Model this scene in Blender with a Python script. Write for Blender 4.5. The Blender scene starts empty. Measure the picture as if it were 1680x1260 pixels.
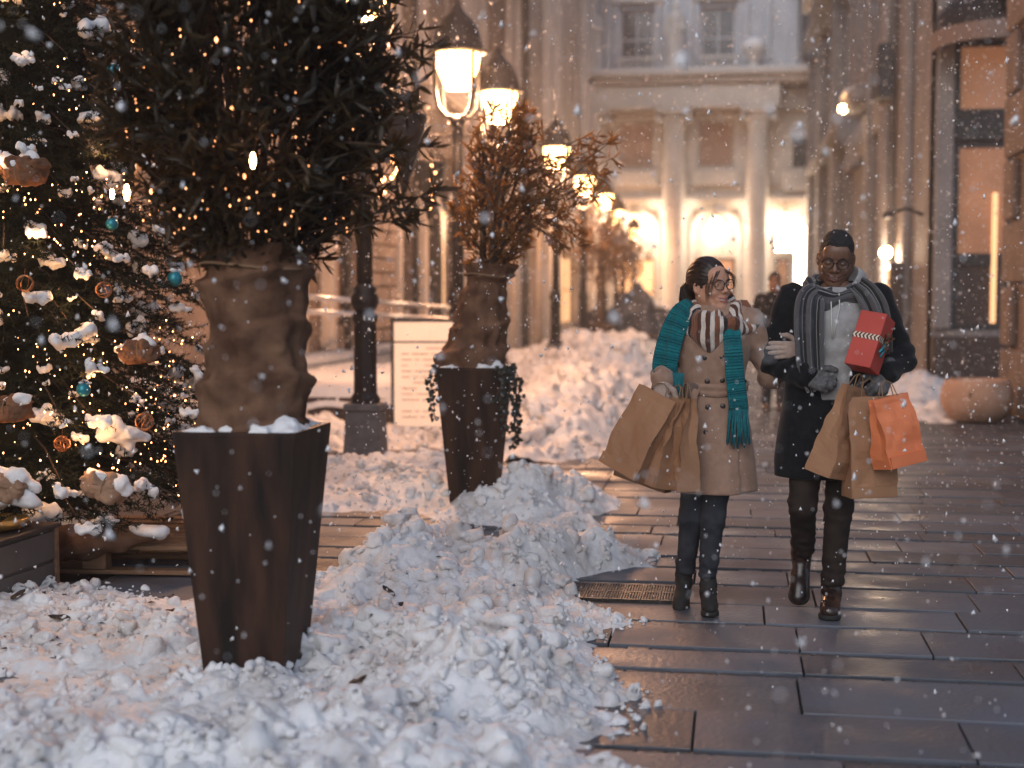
import bpy, math, random
import numpy as np
from mathutils import Vector, Matrix
rad = math.radians
rng = np.random.default_rng(7)
random.seed(7)
SC = bpy.context.scene
COL = SC.collection

# ------------------------------------------------------------------ camera, sky, sun, exposure
cam_data = bpy.data.cameras.new('camera')
cam = bpy.data.objects.new('camera', cam_data)
COL.objects.link(cam)
cam.location = (0, 0, 1.485)
cam.rotation_euler = (rad(90 - 3.6), 0, rad(8.9))
cam_data.sensor_width = 36
cam_data.lens = 50
cam_data.clip_start = .05
cam_data.clip_end = 500
cam_data.dof.use_dof = True
cam_data.dof.focus_distance = 6.75
cam_data.dof.aperture_fstop = 1.5
SC.camera = cam

SUN_EL, SUN_AZ = rad(34), rad(190)      # low, behind the camera
world = bpy.data.worlds.new('World')
SC.world = world
world.use_nodes = True
wn = world.node_tree
bg = wn.nodes['Background']
sky = wn.nodes.new('ShaderNodeTexSky')
sky.sky_type = 'NISHITA'
sky.sun_disc = False
sky.sun_elevation = SUN_EL
sky.sun_rotation = SUN_AZ
sky.air_density = 1.0
sky.dust_density = 1.0
sky.ozone_density = 3.0
hsv = wn.nodes.new('ShaderNodeHueSaturation')      # thin snow cloud greys the blue
hsv.inputs['Saturation'].default_value = .82
wn.links.new(sky.outputs[0], hsv.inputs['Color'])
wn.links.new(hsv.outputs[0], bg.inputs[0])
bg.inputs[1].default_value = .088
sd = bpy.data.lights.new('sun', 'SUN')
sd.energy = .6
sd.angle = rad(50)
sd.color = (1, .94, .88)
sun = bpy.data.objects.new('sun', sd)
COL.objects.link(sun)
sun.rotation_euler = (rad(90) - SUN_EL, 0, math.pi - SUN_AZ)
SC.view_settings.view_transform = 'Standard'
SC.view_settings.look = 'None'
SC.view_settings.exposure = .78
SC.view_settings.gamma = 1
SC.view_settings.use_curve_mapping = False
SC.render.engine = 'CYCLES'
SC.cycles.use_denoising = True
SC.cycles.max_bounces = 6
SC.cycles.diffuse_bounces = 3
SC.cycles.glossy_bounces = 3
SC.cycles.transmission_bounces = 4
SC.cycles.transparent_max_bounces = 8
SC.cycles.volume_bounces = 0
SC.cycles.sample_clamp_indirect = 6
SC.cycles.caustics_reflective = False
SC.cycles.caustics_refractive = False

# ------------------------------------------------------------------ materials
def nd(nt, t, **kw):
    n = nt.nodes.new(t)
    for k, v in kw.items():
        setattr(n, k, v)
    return n

def mat(name, c1, c2=None, rough=.6, metal=0, scale=6, detail=4, bump=0, bscale=None, spec=.5, emit=None, estr=0,
        coord='Object', rnd=0, stretch=(1, 1, 1), lo=.35, hi=.65, rvar=0, sheen=0, trans=0, sss=0):
    m = bpy.data.materials.new(name)
    m.use_nodes = True
    nt = m.node_tree
    b = nt.nodes['Principled BSDF']
    b.inputs['Roughness'].default_value = rough
    b.inputs['Metallic'].default_value = metal
    b.inputs['Specular IOR Level'].default_value = spec
    if sheen:
        b.inputs['Sheen Weight'].default_value = sheen
        b.inputs['Sheen Roughness'].default_value = .4
    if sss:
        b.inputs['Subsurface Weight'].default_value = sss
        b.inputs['Subsurface Radius'].default_value = (.012, .005, .003)
    tc = nd(nt, 'ShaderNodeTexCoord')
    mp = nd(nt, 'ShaderNodeMapping')
    mp.inputs['Scale'].default_value = stretch
    nt.links.new(nd(nt, 'ShaderNodeNewGeometry').outputs['Position'] if coord == 'World' else tc.outputs[coord], mp.inputs[0])
    col = None
    if c2 is not None:
        nz = nd(nt, 'ShaderNodeTexNoise')
        nz.inputs['Scale'].default_value = scale
        nz.inputs['Detail'].default_value = detail
        nt.links.new(mp.outputs[0], nz.inputs['Vector'])
        cr = nd(nt, 'ShaderNodeValToRGB')
        cr.color_ramp.elements[0].position = lo
        cr.color_ramp.elements[1].position = hi
        cr.color_ramp.elements[0].color = (*c1, 1)
        cr.color_ramp.elements[1].color = (*c2, 1)
        nt.links.new(nz.outputs['Fac'], cr.inputs[0])
        col = cr.outputs[0]
        if rvar:
            mr = nd(nt, 'ShaderNodeMapRange')
            mr.inputs['From Min'].default_value = .3
            mr.inputs['From Max'].default_value = .7
            mr.inputs['To Min'].default_value = max(.02, rough - rvar)
            mr.inputs['To Max'].default_value = rough + rvar
            nt.links.new(nz.outputs['Fac'], mr.inputs[0])
            nt.links.new(mr.outputs[0], b.inputs['Roughness'])
    else:
        b.inputs['Base Color'].default_value = (*c1, 1)
    if rnd:
        oi = nd(nt, 'ShaderNodeObjectInfo')
        mr = nd(nt, 'ShaderNodeMapRange')
        mr.inputs['To Min'].default_value = 1 - rnd
        mr.inputs['To Max'].default_value = 1 + rnd
        nt.links.new(oi.outputs['Random'], mr.inputs[0])
        hs = nd(nt, 'ShaderNodeHueSaturation')
        nt.links.new(mr.outputs[0], hs.inputs['Value'])
        if col is not None:
            nt.links.new(col, hs.inputs['Color'])
        else:
            hs.inputs['Color'].default_value = (*c1, 1)
        col = hs.outputs[0]
    if col is not None:
        nt.links.new(col, b.inputs['Base Color'])
    if bump:
        n2 = nd(nt, 'ShaderNodeTexNoise')
        n2.inputs['Scale'].default_value = bscale or scale * 4
        n2.inputs['Detail'].default_value = 5
        nt.links.new(mp.outputs[0], n2.inputs['Vector'])
        bp = nd(nt, 'ShaderNodeBump')
        bp.inputs['Strength'].default_value = bump
        bp.inputs['Distance'].default_value = .01
        nt.links.new(n2.outputs['Fac'], bp.inputs['Height'])
        nt.links.new(bp.outputs[0], b.inputs['Normal'])
    if emit is not None:
        b.inputs['Emission Color'].default_value = (*emit, 1)
        b.inputs['Emission Strength'].default_value = estr
    return m

def glassmat(name, tint=(.6, .65, .7), alpha=.25, rough=.05, ior=1.45):
    m = bpy.data.materials.new(name)
    m.use_nodes = True
    nt = m.node_tree
    for n in list(nt.nodes):
        nt.nodes.remove(n)
    out = nd(nt, 'ShaderNodeOutputMaterial')
    mix = nd(nt, 'ShaderNodeMixShader')
    tr = nd(nt, 'ShaderNodeBsdfTransparent')
    tr.inputs[0].default_value = (*tint, 1)
    gl = nd(nt, 'ShaderNodeBsdfGlossy')
    gl.inputs['Roughness'].default_value = rough
    fr = nd(nt, 'ShaderNodeFresnel')
    fr.inputs[0].default_value = ior
    ad = nd(nt, 'ShaderNodeMath', operation='ADD')
    ad.inputs[1].default_value = alpha
    ad.use_clamp = True
    nt.links.new(fr.outputs[0], ad.inputs[0])
    nt.links.new(ad.outputs[0], mix.inputs[0])
    nt.links.new(tr.outputs[0], mix.inputs[1])
    nt.links.new(gl.outputs[0], mix.inputs[2])
    nt.links.new(mix.outputs[0], out.inputs[0])
    return m

def uvmat(name, stops, axis, period, rough=.85, knit=0, knit_n=60, knit_m=8, noise=.12, sheen=.3, const=True):
    """Cloth coloured by its own UV: bands along one axis, with a knitted or woven relief."""
    m = bpy.data.materials.new(name)
    m.use_nodes = True
    nt = m.node_tree
    b = nt.nodes['Principled BSDF']
    b.inputs['Roughness'].default_value = rough
    b.inputs['Specular IOR Level'].default_value = .2
    b.inputs['Sheen Weight'].default_value = sheen
    tc = nd(nt, 'ShaderNodeTexCoord')
    sx = nd(nt, 'ShaderNodeSeparateXYZ')
    nt.links.new(tc.outputs['UV'], sx.inputs[0])
    nz = nd(nt, 'ShaderNodeTexNoise')
    nz.inputs['Scale'].default_value = 40
    nt.links.new(tc.outputs['Object'], nz.inputs['Vector'])
    jit = nd(nt, 'ShaderNodeMath', operation='MULTIPLY_ADD')
    jit.inputs[1].default_value = .03 / max(period, 1e-3)
    nt.links.new(nz.outputs['Fac'], jit.inputs[0])
    nt.links.new(sx.outputs[axis], jit.inputs[2])
    mul = nd(nt, 'ShaderNodeMath', operation='MULTIPLY')
    mul.inputs[1].default_value = period
    nt.links.new(jit.outputs[0], mul.inputs[0])
    fr = nd(nt, 'ShaderNodeMath', operation='FRACT')
    nt.links.new(mul.outputs[0], fr.inputs[0])
    cr = nd(nt, 'ShaderNodeValToRGB')
    cr.color_ramp.interpolation = 'CONSTANT' if const else 'LINEAR'
    e = cr.color_ramp.elements
    while len(e) > 1:
        e.remove(e[-1])
    e[0].position = stops[0][0]
    e[0].color = (*stops[0][1], 1)
    for p, c in stops[1:]:
        k = e.new(p)
        k.color = (*c, 1)
    nt.links.new(fr.outputs[0], cr.inputs[0])
    hs = nd(nt, 'ShaderNodeHueSaturation')
    mr = nd(nt, 'ShaderNodeMapRange')
    n3 = nd(nt, 'ShaderNodeTexNoise')
    n3.inputs['Scale'].default_value = 220
    nt.links.new(tc.outputs['Object'], n3.inputs['Vector'])
    mr.inputs['To Min'].default_value = 1 - noise * 3
    mr.inputs['To Max'].default_value = 1 + noise * 3
    nt.links.new(n3.outputs['Fac'], mr.inputs[0])
    nt.links.new(mr.outputs[0], hs.inputs['Value'])
    nt.links.new(cr.outputs[0], hs.inputs['Color'])
    nt.links.new(hs.outputs[0], b.inputs['Base Color'])
    if knit:
        s1 = nd(nt, 'ShaderNodeMath', operation='MULTIPLY'); s1.inputs[1].default_value = knit_n * 6.283
        s2 = nd(nt, 'ShaderNodeMath', operation='MULTIPLY'); s2.inputs[1].default_value = knit_m * 6.283
        nt.links.new(sx.outputs[1], s1.inputs[0]); nt.links.new(sx.outputs[0], s2.inputs[0])
        a1 = nd(nt, 'ShaderNodeMath', operation='SINE'); a2 = nd(nt, 'ShaderNodeMath', operation='SINE')
        nt.links.new(s1.outputs[0], a1.inputs[0]); nt.links.new(s2.outputs[0], a2.inputs[0])
        a3 = nd(nt, 'ShaderNodeMath', operation='MULTIPLY'); a3.inputs[1].default_value = .35; nt.links.new(a2.outputs[0], a3.inputs[0])
        ad = nd(nt, 'ShaderNodeMath', operation='ADD')
        nt.links.new(a1.outputs[0], ad.inputs[0]); nt.links.new(a3.outputs[0], ad.inputs[1])
        bp = nd(nt, 'ShaderNodeBump')
        bp.inputs['Strength'].default_value = knit
        bp.inputs['Distance'].default_value = .004
        nt.links.new(ad.outputs[0], bp.inputs['Height'])
        nt.links.new(bp.outputs[0], b.inputs['Normal'])
    return m

M = {}
M['snow'] = mat('snow', (.68, .68, .69), (.78, .775, .775), rough=.6, scale=3, bump=.35, bscale=60, spec=.35)
def snow_material():
    m = M['snow']
    nt = m.node_tree
    b = nt.nodes['Principled BSDF']
    src = b.inputs['Base Color'].links[0].from_socket
    tc = [n for n in nt.nodes if n.type == 'TEX_COORD'][0]
    nz = nd(nt, 'ShaderNodeTexNoise'); nz.inputs['Scale'].default_value = 2.6; nz.inputs['Detail'].default_value = 9; nz.inputs['Roughness'].default_value = .8
    nt.links.new(tc.outputs['Object'], nz.inputs['Vector'])
    cr = nd(nt, 'ShaderNodeValToRGB')
    cr.color_ramp.elements[0].position = .46; cr.color_ramp.elements[1].position = .72
    cr.color_ramp.elements[0].color = (0, 0, 0, 1); cr.color_ramp.elements[1].color = (.8, .8, .8, 1)
    nt.links.new(nz.outputs['Fac'], cr.inputs[0])
    mx = nd(nt, 'ShaderNodeMix', data_type='RGBA')
    nt.links.new(cr.outputs[0], mx.inputs[0])
    nt.links.new(src, mx.inputs[6])
    mx.inputs[7].default_value = (.34, .28, .235, 1)
    nt.links.new(mx.outputs[2], b.inputs['Base Color'])
snow_material()
M['snow_clean'] = mat('clean_snow', (.72, .72, .73), (.80, .80, .81), rough=.6, scale=8, bump=.4, bscale=70, spec=.3)
M['flake'] = mat('snowflake', (.9, .9, .92), rough=.7)
M['slab'] = mat('wet_slab', (.046, .052, .066), (.108, .115, .136), rough=.50, spec=.45, scale=2.2, detail=9, bump=.35, bscale=45, rnd=.38, rvar=.26, lo=.28, hi=.72, coord='World')
M['sett'] = mat('wet_sett', (.035, .035, .038), (.075, .072, .072), rough=.42, scale=9, bump=.5, bscale=30, rvar=.12)
M['joint'] = mat('wet_joint_grit', (.022, .021, .021), (.04, .037, .035), rough=.6, scale=20, bump=.4)
M['iron'] = mat('cast_iron', (.03, .028, .027), (.06, .052, .046), rough=.42, metal=.6, scale=20, bump=.2)
M['corten'] = mat('dark_rust_steel', (.007, .0042, .003), (.052, .023, .013), rough=.6, metal=.0, spec=.25, scale=3.5, detail=6, stretch=(3, 3, .5), bump=.15, bscale=40)
M['burlap'] = mat('burlap', (.10, .052, .033), (.215, .12, .076), rough=.95, scale=9, detail=6, bump=.7, bscale=240, spec=.1)
M['sacking'] = mat('dark_sacking', (.10, .05, .03), (.19, .10, .06), rough=.95, scale=9, detail=6, bump=.7, bscale=120, spec=.1)
M['twine'] = mat('twine', (.23, .14, .08), rough=.9)
M['bark'] = mat('bark', (.05, .03, .02), (.10, .06, .04), rough=.9, scale=20, bump=.6, stretch=(1, 1, .2))
def leafmat(name, c1, c2, tr):
    m = mat(name, c1, c2, rough=.45, scale=3, rnd=.35, spec=.4)
    nt = m.node_tree; b = nt.nodes['Principled BSDF']; out = [n for n in nt.nodes if n.type == 'OUTPUT_MATERIAL'][0]
    t = nd(nt, 'ShaderNodeBsdfTranslucent'); mx = nd(nt, 'ShaderNodeMixShader'); mx.inputs[0].default_value = tr
    t.inputs[0].default_value = (c2[0] * 2.6, c2[1] * 2.2, c2[2] * 1.4, 1)
    nt.links.new(b.outputs[0], mx.inputs[1]); nt.links.new(t.outputs[0], mx.inputs[2]); nt.links.new(mx.outputs[0], out.inputs[0])
    return m
M['leaf'] = leafmat('brown_green_leaf', (.030, .021, .011), (.048, .033, .015), .3)
M['leaf2'] = leafmat('reddish_leaf', (.095, .052, .024), (.135, .08, .033), .45)
M['needle'] = mat('fir_needle', (.007, .011, .008), (.018, .022, .014), rough=.7, scale=2.5, spec=.12)
M['dead_leaf'] = mat('dead_leaf', (.02, .014, .011), (.05, .03, .02), rough=.7, scale=8)
M['ivy'] = mat('ivy_leaf', (.012, .018, .014), (.03, .035, .026), rough=.4, scale=8)
M['black_paint'] = mat('black_painted_iron', (.012, .012, .014), (.020, .018, .018), rough=.45, scale=10, bump=.1, spec=.3)
M['plinth'] = mat('grey_plinth_stone', (.085, .085, .092), (.13, .13, .138), rough=.7, scale=12, bump=.3)
M['bowl'] = mat('lamp_bowl', (.9, .8, .65), rough=.4, emit=(1, .50, .17), estr=11)
M['bulb'] = mat('fairy_bulb', (.9, .7, .4), rough=.4, emit=(1, .38, .13), estr=9)
M['bulb_soft'] = mat('soft_fairy_bulb', (.9, .7, .4), rough=.4, emit=(1, .36, .13), estr=3.5)
M['bigbulb'] = mat('warm_bulb', (.9, .7, .4), rough=.4, emit=(1, .52, .2), estr=40)
M['wire'] = mat('dark_wire', (.012, .014, .012), rough=.6)
M['bauble'] = mat('blue_bauble', (.012, .17, .22), (.02, .23, .29), rough=.28, metal=.35, scale=4)
M['copper'] = mat('copper_wire', (.34, .15, .07), rough=.35, metal=.9)
M['kraft'] = mat('kraft_paper', (.285, .145, .078), (.35, .185, .10), rough=.72, scale=4, bump=.12, bscale=25, spec=.3)
M['kraft2'] = mat('kraft_paper_dull', (.24, .145, .095), (.30, .19, .125), rough=.8, scale=4, bump=.15, bscale=30, spec=.2)
M['orange_paper'] = mat('orange_paper', (.62, .155, .055), (.70, .20, .075), rough=.6, scale=3, bump=.08, bscale=25)
M['red_paper'] = mat('red_paper', (.42, .045, .03), (.48, .06, .04), rough=.5, scale=5, bump=.04)
M['wood'] = mat('pallet_wood', (.14, .075, .04), (.24, .135, .075), rough=.8, scale=6, stretch=(.4, 4, 4), bump=.35, bscale=30)
M['crate'] = mat('weathered_grey_panel', (.075, .062, .055), (.12, .10, .088), rough=.6, scale=4, bump=.2, stretch=(1, 1, .4))
M['gold'] = mat('golden_foil', (.55, .28, .08), (.7, .4, .12), rough=.3, metal=.8, scale=10, bump=.3)
M['stone_warm'] = mat('warm_grey_stone', (.36, .315, .28), (.47, .42, .375), rough=.85, scale=1.2, detail=7, bump=.3, bscale=14)
M['stone_right'] = mat('grey_pink_stone', (.165, .16, .162), (.25, .24, .238), rough=.85, scale=1.2, detail=7, bump=.3, bscale=14)
M['stone_pale'] = mat('pale_limestone', (.50, .48, .455), (.62, .595, .56), rough=.85, scale=.8, detail=8, bump=.25, bscale=10)
M['stone_grey'] = mat('grey_stucco', (.41, .44, .48), (.50, .53, .57), rough=.85, scale=.9, detail=8, bump=.25, bscale=10)
M['stone_brown'] = mat('brown_stone', (.115, .088, .075), (.18, .14, .12), rough=.85, scale=3, detail=6, bump=.4, bscale=14)
M['block'] = mat('rusticated_block', (.22, .165, .135), (.32, .25, .205), rough=.85, scale=3, detail=6, bump=.4, bscale=16, rnd=.18)
M['dark_frame'] = mat('dark_window_frame', (.012, .014, .018), (.02, .022, .026), rough=.4, scale=8)
M['dark_panel'] = mat('dark_brown_panel', (.03, .02, .018), (.05, .034, .028), rough=.55, scale=6)
M['pane'] = mat('dark_pane', (.03, .036, .045), (.055, .062, .075), rough=.12, scale=2, spec=.6)
M['pane_brown'] = mat('brown_blind', (.36, .22, .16), (.42, .27, .20), rough=.6, scale=2)
M['pane_lit'] = mat('lit_shop_pane', (.5, .3, .18), (.62, .36, .2), rough=.2, scale=1.5, emit=(1, .50, .22), estr=.9)
M['pane_dim'] = mat('dim_lit_pane', (.28, .15, .09), (.36, .2, .12), rough=.18, scale=1.5, emit=(1, .42, .2), estr=.11)
M['pane_amber'] = mat('amber_interior_pane', (.13, .06, .038), (.42, .21, .12), rough=.25, scale=.9, emit=(1, .42, .2), estr=.10)  # mottled amber and faint glow painted on the pane for the lit interior
M['sign_white'] = mat('lit_sign_face', (.9, .85, .75), rough=.4, emit=(1, .80, .58), estr=9)
M['steel'] = mat('brushed_steel', (.5, .52, .55), rough=.28, metal=.9)
M['menu'] = mat('menu_face_added_glow', (.70, .52, .40), (.78, .60, .47), rough=.55, scale=2, emit=(1, .70, .50), estr=.28)  # faint emission added to brighten the board face
M['ink'] = mat('faint_ink', (.50, .33, .24), rough=.7)
M['ink_orange'] = mat('orange_ink', (.75, .26, .08), rough=.7)
M['tarp'] = mat('blue_grey_tarpaulin', (.035, .04, .055), (.06, .068, .088), rough=.5, scale=3, bump=.2)
M['pot'] = mat('sandstone_pot', (.32, .20, .14), (.42, .28, .21), rough=.85, scale=4, bump=.4)
M['awning'] = mat('dark_awning', (.010, .009, .010), (.022, .017, .016), rough=.7, scale=5, bump=.2)
M['awning_rim'] = mat('awning_rim', (.20, .15, .13), rough=.6)
# ------------------------------------------------------------------ building helpers
def newmesh(name, v, f, mats=None, smooth=False, uv=None, mi=None):
    v = np.asarray(v, np.float32)
    me = bpy.data.meshes.new(name)
    if isinstance(f, np.ndarray) and f.ndim == 2:
        n, k = f.shape
        me.vertices.add(len(v))
        me.vertices.foreach_set('co', v.ravel())
        me.loops.add(n * k)
        me.loops.foreach_set('vertex_index', f.astype(np.int32).ravel())
        me.polygons.add(n)
        me.polygons.foreach_set('loop_start', np.arange(0, n * k, k, dtype=np.int32))
        me.polygons.foreach_set('loop_total', np.full(n, k, np.int32))
        me.update(calc_edges=True)
    else:
        me.from_pydata(v.tolist(), [], [list(map(int, q)) for q in f])
        me.update()
    if mats is not None:
        for m in (mats if isinstance(mats, (list, tuple)) else [mats]):
            me.materials.append(m)
    if smooth and len(me.polygons):
        me.polygons.foreach_set('use_smooth', np.ones(len(me.polygons), bool))
    if mi is not None:
        me.polygons.foreach_set('material_index', np.asarray(mi, np.int32))
    if uv is not None:
        l = me.uv_layers.new(name='UVMap')
        vi = np.empty(len(me.loops), np.int32)
        me.loops.foreach_get('vertex_index', vi)
        l.data.foreach_set('uv', np.asarray(uv, np.float32)[vi].ravel())
    return me

def link(name, me, parent=None, loc=None, rot=None, scale=None):
    o = bpy.data.objects.new(name, me)
    COL.objects.link(o)
    if parent is not None:
        o.parent = parent
    if loc is not None:
        o.location = loc
    if rot is not None:
        o.rotation_euler = rot
    if scale is not None:
        o.scale = scale
    return o

def tag(o, label=None, cat=None, group=None, kind=None):
    if label: o['label'] = label
    if cat: o['category'] = cat
    if group: o['group'] = group
    if kind: o['kind'] = kind
    return o

def thing(name, label, cat, loc=(0, 0, 0), rz=0, group=None, rot=None):
    o = bpy.data.objects.new(name, None)
    COL.objects.link(o)
    o.empty_display_size = .1
    o.location = loc
    o.rotation_euler = rot if rot is not None else (0, 0, rz)
    return tag(o, label, cat, group)

def kids(o):
    return [c for c in SC.objects if c.parent is o]

def dup(o, loc=None, rz=None, label=None, scale=None, children=None):
    c = o.copy(); COL.objects.link(c)
    if loc is not None: c.location = loc
    if rz is not None: c.rotation_euler = (0, 0, rz)
    if scale is not None: c.scale = (scale,) * 3
    if label: c['label'] = label
    def rec(src, dst):
        for k in list(src.children):
            q = k.copy(); COL.objects.link(q); q.parent = dst
            rec(k, q)
    rec(o, c)
    return c

class MB:
    def __init__(s):
        s.v = []; s.f = []; s.n = 0; s.m = []; s.cur = 0
    def add(s, v, f):
        v = np.asarray(v, float)
        s.v.append(v)
        for q in f:
            s.f.append([int(i) + s.n for i in q]); s.m.append(s.cur)
        s.n += len(v)
        return s
    def box(s, x0, x1, y0, y1, z0, z1, bev=0, R=None, loc=None, taper=None):
        """axis box, with a chamfer bev all round; taper = (tx, ty) scales the bottom"""
        c = np.array([(x0 + x1) / 2, (y0 + y1) / 2, (z0 + z1) / 2])
        h = np.array([x1 - x0, y1 - y0, z1 - z0]) / 2
        b = min(bev, *(h * .45)) if bev else 0
        if b <= 0:
            v = np.array([(i, j, k) for k in (-1, 1) for j in (-1, 1) for i in (-1, 1)], float) * h
            f = [(0, 2, 3, 1), (4, 5, 7, 6), (0, 1, 5, 4), (2, 6, 7, 3), (0, 4, 6, 2), (1, 3, 7, 5)]
        else:
            v = []; idx = {}
            for k in (-1, 1):
                for j in (-1, 1):
                    for i in (-1, 1):
                        sg = np.array([i, j, k])
                        for a in range(3):
                            q = sg * (h - b); q[a] = sg[a] * h[a]
                            idx[(i, j, k, a)] = len(v); v.append(q)
            v = np.array(v); f = []
            for a in range(3):
                for sg in (-1, 1):
                    o1, o2 = [t for t in range(3) if t != a]
                    ring = []
                    for (p, q) in ((-1, -1), (1, -1), (1, 1), (-1, 1)):
                        e = [0, 0, 0]; e[a] = sg; e[o1] = p; e[o2] = q
                        ring.append(idx[(*e, a)])
                    f.append(ring if (sg > 0) == (a != 1) else ring[::-1])
            for a in range(3):
                o1, o2 = [t for t in range(3) if t != a]
                for p in (-1, 1):
                    for q in (-1, 1):
                        e1 = [0, 0, 0]; e2 = [0, 0, 0]
                        e1[a] = -1; e2[a] = 1
                        for e in (e1, e2): e[o1] = p; e[o2] = q
                        f.append([idx[(*e1, o1)], idx[(*e2, o1)], idx[(*e2, o2)], idx[(*e1, o2)]])
            for k in (-1, 1):
                for j in (-1, 1):
                    for i in (-1, 1):
                        f.append([idx[(i, j, k, 0)], idx[(i, j, k, 1)], idx[(i, j, k, 2)]])
        if taper is not None:
            t = (v[:, 2] + h[2]) / (2 * h[2])
            v[:, 0] *= taper[0] + (1 - taper[0]) * t
            v[:, 1] *= taper[1] + (1 - taper[1]) * t
        if R is not None:
            v = v @ np.array(R).T
        v = v + c
        if loc is not None: v = v + np.array(loc)
        return s.add(v, f)
    def tube(s, pts, r, n=8, cap=True, flat=1.0):
        pts = np.asarray(pts, float)
        k = len(pts)
        r = np.full(k, r) if np.isscalar(r) else np.asarray(r, float)
        T = np.gradient(pts, axis=0)
        T /= np.linalg.norm(T, axis=1)[:, None] + 1e-12
        up = np.array([0, 0, 1.]) if abs(T[0][2]) < .9 else np.array([0, 1., 0])
        N = np.cross(up, T[0]); N /= np.linalg.norm(N)
        V = []
        a = np.linspace(0, 2 * np.pi, n, endpoint=False)
        for i in range(k):
            N = N - T[i] * (N @ T[i]); N /= np.linalg.norm(N) + 1e-12
            B = np.cross(T[i], N)
            V.append(pts[i] + r[i] * (np.cos(a)[:, None] * N + flat * np.sin(a)[:, None] * B))
        V = np.concatenate(V)
        f = []
        for i in range(k - 1):
            for j in range(n):
                j2 = (j + 1) % n
                f.append((i * n + j, i * n + j2, (i + 1) * n + j2, (i + 1) * n + j))
        if cap:
            f.append(tuple(range(n))[::-1]); f.append(tuple((k - 1) * n + j for j in range(n)))
        return s.add(V, f)
    def lathe(s, prof, n=20, c=(0, 0, 0), cap=True, sq=None):
        """prof: list of (r, z)"""
        a = np.linspace(0, 2 * np.pi, n, endpoint=False)
        V = np.concatenate([np.stack([r * np.cos(a), r * np.sin(a), np.full(n, z)], 1) for r, z in prof]) + np.array(c)
        f = []
        k = len(prof)
        for i in range(k - 1):
            for j in range(n):
                j2 = (j + 1) % n
                f.append((i * n + j, i * n + j2, (i + 1) * n + j2, (i + 1) * n + j))
        if cap:
            f.append(tuple(range(n))[::-1]); f.append(tuple((k - 1) * n + j for j in range(n)))
        return s.add(V, f)
    def build(s, name, mats, parent=None, smooth=False, loc=None, rot=None, kind=None, label=None):
        me = newmesh(name, np.concatenate(s.v), s.f, mats, smooth, mi=s.m if isinstance(mats, (list, tuple)) else None)
        o = link(name, me, parent, loc, rot)
        if kind: o['kind'] = kind
        if label: o['label'] = label
        return o

def boxo(name, m, parent, x0, x1, y0, y1, z0, z1, bev=.0, **kw):
    return MB().box(x0, x1, y0, y1, z0, z1, bev).build(name, m, parent, **kw)

# ---- noise
def _hash(ix, iy, iz, seed):
    h = (ix.astype(np.uint32) * np.uint32(374761393) + iy.astype(np.uint32) * np.uint32(668265263) + iz.astype(np.uint32) * np.uint32(2147483647) + np.uint32(seed * 974711 & 0xffffffff))
    h = (h ^ (h >> np.uint32(13))) * np.uint32(1274126177)
    h = h ^ (h >> np.uint32(16))
    return (h & np.uint32(0xffffff)).astype(np.float32) / 0xffffff
def vnoise(x, y, z=None, seed=1):
    x = np.asarray(x, np.float32); y = np.asarray(y, np.float32)
    z = np.zeros_like(x) if z is None else np.asarray(z, np.float32)
    fx, fy, fz = np.floor(x), np.floor(y), np.floor(z)
    ix, iy, iz = (q.astype(np.int64) for q in (fx, fy, fz))
    tx, ty, tz = x - fx, y - fy, z - fz
    tx, ty, tz = (t * t * (3 - 2 * t) for t in (tx, ty, tz))
    r = 0
    for a in (0, 1):
        for b in (0, 1):
            for c in (0, 1):
                w = (tx if a else 1 - tx) * (ty if b else 1 - ty) * (tz if c else 1 - tz)
                r = r + w * _hash(ix + a, iy + b, iz + c, seed)
    return r * 2 - 1
def fbm(x, y, z=None, seed=1, oct=4, gain=.5):
    r = 0; a = 1
    for o in range(oct):
        r = r + a * vnoise(np.asarray(x) * 2 ** o, np.asarray(y) * 2 ** o, None if z is None else np.asarray(z) * 2 ** o, seed + o * 17)
        a *= gain
    return r

# ---- signed distance modelling, polygonised with surface nets
class P3:
    def __init__(s, lo, hi, h):
        s.h = h; s.lo = np.array(lo, np.float32)
        n = np.ceil((np.array(hi) - np.array(lo)) / h).astype(int) + 1
        s.n = n
        ax = [s.lo[i] + h * np.arange(n[i], dtype=np.float32) for i in range(3)]
        s.x, s.y, s.z = np.meshgrid(*ax, indexing='ij')
def smin(a, b, k):
    h = np.maximum(k - np.abs(a - b), 0) / k
    return np.minimum(a, b) - h * h * k * .25
def smax(a, b, k): return -smin(-a, -b, k)
def cap(p, a, b, ra, rb=None):
    rb = ra if rb is None else rb
    a = np.array(a, np.float32); b = np.array(b, np.float32)
    d = b - a; L2 = float(d @ d) + 1e-9
    t = ((p.x - a[0]) * d[0] + (p.y - a[1]) * d[1] + (p.z - a[2]) * d[2]) / L2
    t = np.clip(t, 0, 1)
    return np.sqrt((p.x - a[0] - t * d[0]) ** 2 + (p.y - a[1] - t * d[1]) ** 2 + (p.z - a[2] - t * d[2]) ** 2) - (ra + (rb - ra) * t)
def ell(p, c, r, R=None):
    x, y, z = p.x - c[0], p.y - c[1], p.z - c[2]
    if R is not None:
        R = np.array(R)
        x, y, z = (R[0, i] * x + R[1, i] * y + R[2, i] * z for i in range(3))
    k0 = np.sqrt((x / r[0]) ** 2 + (y / r[1]) ** 2 + (z / r[2]) ** 2)
    k1 = np.sqrt((x / r[0] ** 2) ** 2 + (y / r[1] ** 2) ** 2 + (z / r[2] ** 2) ** 2) + 1e-9
    return k0 * (k0 - 1) / k1
def chain(p, pts, rs, k=.02):
    d = None
    for i in range(len(pts) - 1):
        q = cap(p, pts[i], pts[i + 1], rs[i], rs[i + 1])
        d = q if d is None else smin(d, q, k)
    return d
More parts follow.
